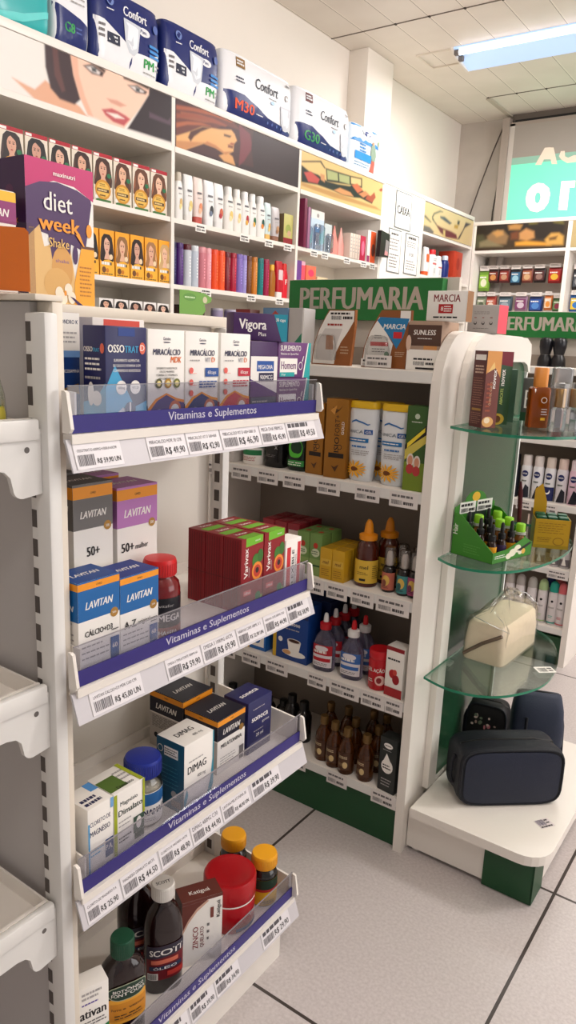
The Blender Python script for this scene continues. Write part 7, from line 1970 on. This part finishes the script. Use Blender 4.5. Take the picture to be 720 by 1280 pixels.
for i, (y, w, kd, bc, cc, c1, c2) in enumerate(B1):
    wbottle('shampoo_bottle', y, 1.6604, w, 0.183 if i < 10 else 0.165, bc, cc, blab(c1, c2), '%s white hair care bottle from the dark divider beneath the red-haired picture' % ORD[i], 'white hair care bottles on the upper shelf', kd)
wbottle('shampoo_bottle', 2.987, 1.6604, 0.062, 0.155, (196, 190, 190), (150, 110, 90), blab((190, 150, 110), (160, 120, 90)), 'silver tube standing after the white hair care bottles', 'white hair care bottles on the upper shelf', 'flip')
mb, F = carton(0.075, 0.06, 0.135, C((196, 190, 120), 0.45)); f = F['front']; f.rect(0, 0, 1, 0.2, C((150, 40, 50))); f.ell(0.5, 0.5, 0.3, 0.16, C((160, 170, 90))); f.ell(0.6, 0.36, 0.2, 0.1, C((206, 170, 140))); F['left'].rect(0, 0, 1, 1, C((130, 110, 80)))
wall_item(mb, 'hair_care_box', 3.065, 1.6604, 'pale green box with red foot at the end of the white bottles', 'box', 'white hair care bottles on the upper shelf')
B2 = [(2.310, 0.03, (44, 36, 90), (40, 30, 80)), (2.347, 0.036, (84, 40, 120), (76, 36, 110)), (2.392, 0.040, (206, 210, 216), (96, 24, 40)), (2.436, 0.040, (196, 204, 214), (214, 220, 224)), (2.482, 0.040, (206, 130, 140), (214, 150, 156)), (2.522, 0.034, (226, 160, 170), (228, 170, 176)), (2.563, 0.041, (232, 90, 40), (228, 80, 40)), (2.607, 0.041, (236, 100, 50), (230, 90, 44)), (2.649, 0.037, (130, 20, 40), (110, 20, 36)), (2.690, 0.038, (176, 20, 60), (160, 20, 50)), (2.732, 0.040, (140, 120, 190), (130, 110, 180)), (2.770, 0.030, (160, 150, 206), (150, 136, 196)), (2.804, 0.034, (120, 70, 30), (110, 60, 30)), (2.844, 0.036, (206, 130, 40), (190, 120, 40)), (2.888, 0.040, (20, 130, 130), (20, 120, 120)), (2.932, 0.040, (170, 30, 80), (160, 26, 70))]
CN = ['dark indigo', 'purple', 'silver with maroon cap', 'silver white', 'rose pink', 'light pink', 'orange', 'bright orange', 'dark red', 'crimson', 'lavender', 'pale lilac', 'brown', 'golden brown', 'teal', 'magenta']
for i, (y, w, bc, cc) in enumerate(B2):
    wbottle('hair_spray_can', y, 1.4074, w, 0.168, bc, cc, lambda f, bc=bc: f.lines(0.4, 0.6, 0.1, 0.95, 7, C(tuple(min(255, v + 60) for v in bc)), 0.5), '%s straight hair bottle on the colourful shelf of the wall unit' % CN[i], 'colourful straight bottles on the middle shelf', 'can')
wbottle('hair_oil_bottle', 2.982, 1.4074, 0.045, 0.150, (170, 110, 30), (226, 180, 60), None, 'amber hair oil bottle with golden cap after the magenta bottle', 'colourful straight bottles on the middle shelf')
wbottle('cream_tube', 3.037, 1.4074, 0.052, 0.172, (196, 30, 50), (236, 230, 226), lambda f: f.rect(0.1, 0.55, 0.9, 1, C((226, 206, 206))), 'red and white tube near the end of the colourful shelf', 'colourful straight bottles on the middle shelf', 'flip')
wbottle('shampoo_bottle', 3.083, 1.4074, 0.045, 0.165, (226, 40, 60), (226, 60, 50), lambda f: f.text('F', 0.5, 0.4, 0.25, PAPER, align='c', bold=0.03), 'bright red bottle with a white letter at the end of the colourful shelf', 'colourful straight bottles on the middle shelf')
for i, (y, c, k) in enumerate(((2.345, (80, 50, 44), (70, 44, 40)), (2.406, (84, 52, 46), (72, 46, 40)), (2.468, (80, 50, 44), (70, 44, 40)), (2.590, (150, 140, 170), (190, 186, 196)), (2.680, (140, 126, 166), (186, 180, 196)))):
    wbottle('hair_spray_can', y, 1.2654, 0.055, 0.066, c, k, None, '%s of the short bottles at the bottom under the colourful shelf' % ORD[i], 'short bottles under the colourful shelf', 'can')
mb = MB(); mb.prism([(0, 0), (0.14, 0), (0.16, 0.02), (0.15, 0.045), (0.19, 0.055), (0.20, 0.075), (0.15, 0.09), (0.05, 0.096), (0, 0.095)], 'y', -0.001, 0.001, C((126, 170, 90), 0.5)); f = Face(mb, 0.2, 0.096, lambda u, v, l: (u, -0.001 - l, v)); f.ell(0.3, 0.72, 0.2, 0.16, C((110, 156, 84))); f.lines(0.15, 0.46, 0.66, 0.76, 1, C((206, 226, 186)), 0.6); f.disc(0.77, 0.66, 0.014, C((206, 200, 170)))
wall_item(mb, 'shelf_talker_card', 2.300, 1.294, 'green leaf-shaped promotional card hanging under the colourful shelf', 'card', None, x=-2.196)
# third bay: blister packs, boxes and sachets
mb, F = carton(0.022, 0.10, 0.225, C((126, 40, 76), 0.4)); wall_item(mb, 'cosmetic_box', 3.180, 1.6604, 'tall plum box at the left of the bay under the make-up picture', 'box', 'goods in the bay under the make-up picture')
mb, F = carton(0.020, 0.10, 0.19, C((170, 120, 150), 0.4)); wall_item(mb, 'cosmetic_box', 3.212, 1.6604, 'slim mauve box beside the tall plum box', 'box', 'goods in the bay under the make-up picture')


def blister(y, w, h, back, draw, label, z=1.6604, x=WF):
    mb = MB(); mb.box(-w / 2, w / 2, 0, 0.002, 0, h, C(back, 0.4)); mb.loft([(0.01, w * 0.36, 0.012, 4), (h * 0.6, w * 0.36, 0.013, 4), (h * 0.66, w * 0.3, 0.008, 3)], clear((226, 232, 240), 0.6, 0.12), 18, True, 0, -0.013)
    f = Face(mb, w, h, lambda u, v, l: (u - w / 2, -l, v)); draw(f)
    return wall_item(mb, 'blister_pack', y, z, label, 'blister pack', 'goods in the bay under the make-up picture', x)


blister(3.262, 0.072, 0.17, (120, 150, 176), lambda f: (f.rect(0.1, 0.1, 0.9, 0.55, C((70, 110, 140)))), 'slim blue-grey blister pack beside the mauve box')
blister(3.362, 0.12, 0.20, (206, 222, 234), lambda f: (f.rect(0, 0.8, 1, 1, PAPER), f.ell(0.5, 0.88, 0.1, 0.05, LGREY), f.ell(0.5, 0.4, 0.3, 0.25, C((110, 160, 200))), f.ell(0.4, 0.3, 0.16, 0.12, C((60, 100, 150)))), 'large pale blue blister pack in front of the bay')
blister(3.464, 0.07, 0.15, (206, 214, 216), lambda f: (f.rect(0.2, 0.1, 0.8, 0.6, C((130, 160, 170)))), 'small pale blister pack right of the large blue one')
for i, (y, c, n_) in enumerate(((3.524, (236, 150, 140), 'salmon'), (3.59, (230, 170, 160), 'pale salmon'))):
    mb = MB(); mb.loft([(0, 0.03, 0.012, 3), (0.06, 0.032, 0.012, 3), (0.12, 0.012, 0.006, 2), (0.15, 0.004, 0.003, 2)], C(c, 0.4), 18); wall_item(mb, 'sponge_pouch', y, 1.6604, n_ + ' pointed pouch beside the flat cream packets', 'pouch', 'goods in the bay under the make-up picture')
for i in range(4):
    mb, F = carton(0.025, 0.09, 0.128, C((226 - 4 * i, 214 - 6 * i, 202 - 6 * i), 0.45)); F['front'].lines(0.2, 0.8, 0.2, 0.9, 5, LGREY, 0.3); wall_item(mb, 'cotton_packet', 3.632 + 0.027 * i, 1.6604, '%s flat cream packet in the bay under the make-up picture' % ORD[i], 'packet', 'goods in the bay under the make-up picture')
mb, F = carton(0.055, 0.08, 0.13, C((190, 40, 80), 0.4)); F['front'].ell(0.5, 0.5, 0.3, 0.3, C((226, 120, 150))); wall_item(mb, 'cosmetic_box', 3.766, 1.6604, 'crimson box beside the orange and white one', 'box', 'goods in the bay under the make-up picture')
mb, F = carton(0.09, 0.08, 0.17, PAPER); f = F['front']; f.rect(0.35, 0.0, 1, 0.98, C((230, 100, 50))); f.ell(0.7, 0.4, 0.2, 0.2, C((120, 70, 60))); f.rect(0, 0.0, 0.3, 0.2, C((160, 60, 110))); wall_item(mb, 'cosmetic_box', 3.86, 1.6604, 'white and orange box at the right of the bay', 'box', 'goods in the bay under the make-up picture')
r = root('razor_packet', (-2.17, 3.925, 1.695), R90, 'black packet hanging in front of the right end of the bay', 'packet')
mb = MB(); mb.prism([(-0.05, 0.0), (0.055, 0.004), (0.06, 0.13), (-0.045, 0.14)], 'y', -0.012, 0.012, C((30, 28, 30), 0.35)); f = Face(mb, 0.1, 0.13, lambda u, v, l: (u - 0.045, -0.012 - l, v)); f.poly([(0.5, 0.1), (0.9, 0.1), (0.95, 0.7), (0.6, 0.75)], C((150, 146, 146))); f.poly([(0.5, 0.1), (0.9, 0.1), (0.9, 0.25), (0.55, 0.3)], C((206, 150, 150))); mb.build('packet_body', r)
mb = MB(); mb.tube([(0, 0.012, 0.125), (0, 0.05, 0.13)], 0.002, METAL_W, 6); mb.build('hook', r)
mb, F = carton(0.08, 0.05, 0.19, C((226, 170, 190), 0.4)); f = F['front']; f.rect(0, 0.4, 0.6, 1, C((120, 70, 150))); f.rect(0.1, 0.2, 0.6, 0.5, C((60, 160, 206))); f.rect(0.6, 0.3, 1, 0.9, C((236, 90, 110)))
wall_item(mb, 'cosmetic_box', 3.19, 1.4074, 'pink, purple and blue box under the plum box', 'box', 'goods on the lower shelf of the make-up bay')
mb, F = carton(0.09, 0.05, 0.175, C((240, 120, 90), 0.4)); f = F['front']; f.rect(0.1, 0.1, 0.9, 0.6, C((236, 206, 90))); f.ell(0.5, 0.8, 0.3, 0.1, C((230, 70, 110)))
wall_item(mb, 'cosmetic_box', 3.285, 1.4074, 'coral and yellow box beside the pink and purple box', 'box', 'goods on the lower shelf of the make-up bay')
mb, F = carton(0.10, 0.05, 0.13, C((226, 206, 170), 0.4)); wall_item(mb, 'cosmetic_box', 3.395, 1.4074, 'low tan box beside the coral and yellow box', 'box', 'goods on the lower shelf of the make-up bay')
for i, (y, z) in enumerate(((2.43, 1.66), (2.72, 1.66), (2.90, 1.66), (3.05, 1.66), (2.47, 1.407), (2.78, 1.407), (3.0, 1.407), (3.28, 1.66), (3.38, 1.66), (3.60, 1.66), (3.78, 1.66), (3.88, 1.66))):
    mb = MB(); mb.box(-0.032, 0.032, -0.0006, 0, -0.030, 0.0, PAPER); f = Face(mb, 0.064, 0.03, lambda u, v, l: (u - 0.032, -0.0006 - l, v - 0.03)); f.lines(0.1, 0.9, 0.5, 0.85, 1, INK, 0.6); f.bars(0.1, 0.5, 0.12, 0.45, INK); f.lines(0.56, 0.92, 0.12, 0.45, 1, INK, 0.6)
    wall_item(mb, 'price_tag', y, z - 0.003, '%s price tag along the %s of the wall unit' % (ORD[i if i < 4 else (i - 4 if i < 7 else i - 7)], 'white bottle shelf' if i < 4 else ('colourful bottle shelf' if i < 7 else 'shelf under the make-up picture')), 'price tag', 'price tags on the wall unit', x=XW - 0.0035)

# ---- corner unit
wbottle('insect_repellent', 4.64, 1.6604, 0.065, 0.18, (226, 226, 224), (230, 100, 50), lambda f: f.rect(0.1, 0.55, 0.9, 1, C((230, 110, 60))), 'white and orange bottle next to the notice panel', 'goods in the corner unit', 'flip')
wbottle('alcohol_bottle', 4.735, 1.6604, 0.085, 0.175, (234, 232, 230), (214, 40, 50), lambda f: (f.rect(0, 0.5, 1, 0.6, C((206, 110, 110))), f.lines(0.1, 0.9, 0.7, 0.9, 2, LGREY), f.rect(0.3, 0.0, 0.6, 0.3, C((206, 206, 206)))), 'white bottle with red cap in the corner unit', 'goods in the corner unit')
wbottle('alcohol_bottle', 4.83, 1.6604, 0.08, 0.145, (232, 232, 232), (226, 226, 226), lambda f: (f.rect(0, 0.5, 1, 0.6, C((206, 120, 120))), f.rect(0.2, 0.0, 0.5, 0.4, C((206, 206, 206)))), 'white capped bottle beside the red-capped one', 'goods in the corner unit')
wbottle('deodorant_bottle', 4.945, 1.6604, 0.075, 0.16, (30, 50, 120), (200, 206, 214), None, 'dark blue bottle beside the rust red box', 'goods in the corner unit')
mb, F = carton(0.10, 0.06, 0.19, C((120, 34, 30), 0.45)); wall_item(mb, 'first_aid_box', 5.02, 1.6604, 'dark red box behind the dark blue bottle', 'box', 'goods in the corner unit', x=-2.40)
mb, F = carton(0.14, 0.12, 0.205, C((184, 66, 40), 0.45)); F['front'].ell(0.5, 0.6, 0.2, 0.2, C((160, 50, 34))); wall_item(mb, 'first_aid_box', 5.115, 1.6604, 'large rust red box in the corner unit', 'box', 'goods in the corner unit', x=-2.28)
mb, F = carton(0.06, 0.08, 0.14, C((110, 100, 96), 0.45)); F['front'].rect(0.2, 0.1, 0.8, 0.4, C((190, 90, 60))); wall_item(mb, 'first_aid_box', 5.235, 1.6604, 'grey box wedged right of the rust red box', 'box', 'goods in the corner unit', x=-2.30)


# ---- pouches hanging on the back wall
def hang(x, ztop, w, h, cols, label, y=5.405):
    r = root('hanging_packet', (x, y, ztop - h), 0, label, 'packet', 'packets hanging on the back unit')
    mb = MB(); mb.loft([(0, w * 0.48, 0.006, 6), (h * 0.1, w * 0.5, 0.016, 5), (h * 0.5, w * 0.5, 0.018, 5), (h * 0.78, w * 0.5, 0.008, 6), (h * 0.8, w * 0.5, 0.002, 8)], C(cols[0], 0.35), 20)
    f = Face(mb, w, h * 0.8, lambda u, v, l: (u - w / 2, -0.0185 - l, v)); f.rect(0.1, 0.15, 0.9, 0.8, C(cols[1])); f.ell(0.5, 0.4, 0.28, 0.2, C(cols[2])); f.lines(0.15, 0.85, 0.6, 0.75, 1, PAPER, 0.5); mb.build('packet_body', r)
    mb = MB(); mb.box(-w * 0.42, w * 0.42, -0.021, -0.0205, h * 0.80, h, C((222, 214, 208), 0.5)); f = Face(mb, w * 0.84, h * 0.2, lambda u, v, l: (u - w * 0.42, -0.021 - l, h * 0.8 + v)); f.lines(0.1, 0.9, 0.3, 0.8, 2, GREY, 0.4); mb.build('price_card', r)
    mb = MB(); mb.tube([(0, -0.022, h * 0.97), (0, 0.012, h * 0.97)], 0.002, METAL_W, 6); mb.build('hook', r)


H1 = [(-2.128, 1.80, 0.080, 0.175, ((120, 160, 60), (150, 190, 80), (226, 226, 200)), 'green packet'), (-2.06, 1.80, 0.078, 0.12, ((60, 30, 28), (120, 50, 40), (206, 150, 90)), 'dark brown packet'), (-1.98, 1.80, 0.078, 0.118, ((96, 34, 34), (150, 60, 50), (190, 150, 120)), 'dark red packet'), (-1.897, 1.80, 0.08, 0.135, ((30, 34, 44), (60, 110, 140), (160, 200, 214)), 'black and blue packet'), (-1.815, 1.80, 0.078, 0.12, ((120, 60, 50), (170, 110, 80), (206, 170, 130)), 'brown packet'), (-1.73, 1.80, 0.082, 0.12, ((44, 28, 28), (90, 50, 50), (150, 120, 110)), 'near-black packet'), (-1.625, 1.805, 0.09, 0.13, ((150, 30, 30), (190, 50, 36), (230, 190, 70)), 'red and yellow packet')]
for x, z, w, h, c, n_ in H1: hang(x, z, w, h, c, n_ + ' in the upper hanging row on the back unit')
H2 = [(-2.132, 1.615, 0.075, 0.13, ((110, 120, 100), (150, 156, 130), (90, 100, 80)), 'olive grey packet'), (-2.06, 1.618, 0.075, 0.14, ((150, 60, 50), (190, 110, 90), (226, 206, 190)), 'brick red packet'), (-1.955, 1.615, 0.10, 0.13, ((60, 80, 90), (110, 130, 140), (160, 170, 176)), 'slate grey packet'), (-1.84, 1.615, 0.09, 0.13, ((150, 120, 140), (130, 70, 110), (206, 190, 200)), 'mauve packet'), (-1.735, 1.615, 0.095, 0.135, ((34, 50, 100), (50, 90, 160), (90, 140, 200)), 'deep blue packet'), (-1.65, 1.62, 0.055, 0.125, ((206, 120, 60), (226, 206, 180), (226, 150, 70)), 'orange and white packet'), (-1.585, 1.60, 0.065, 0.115, ((80, 110, 70), (120, 150, 100), (150, 60, 80)), 'leaf green packet')]
for x, z, w, h, c, n_ in H2: hang(x, z, w, h, c, n_ + ' in the lower hanging row on the back unit')
H3 = [(-1.460, 1.80, 0.09, 0.17, ((40, 40, 44), (80, 84, 90), (150, 150, 150)), 'charcoal packet'), (-1.455, 1.625, 0.10, 0.14, ((40, 90, 150), (226, 190, 60), (60, 120, 180)), 'blue and yellow packet'), (-1.36, 1.80, 0.09, 0.15, ((150, 150, 150), (190, 190, 190), (110, 110, 116)), 'light grey packet')]
for x, z, w, h, c, n_ in H3: hang(x, z, w, h, c, n_ + ' in the cut-off bay at the frame edge')
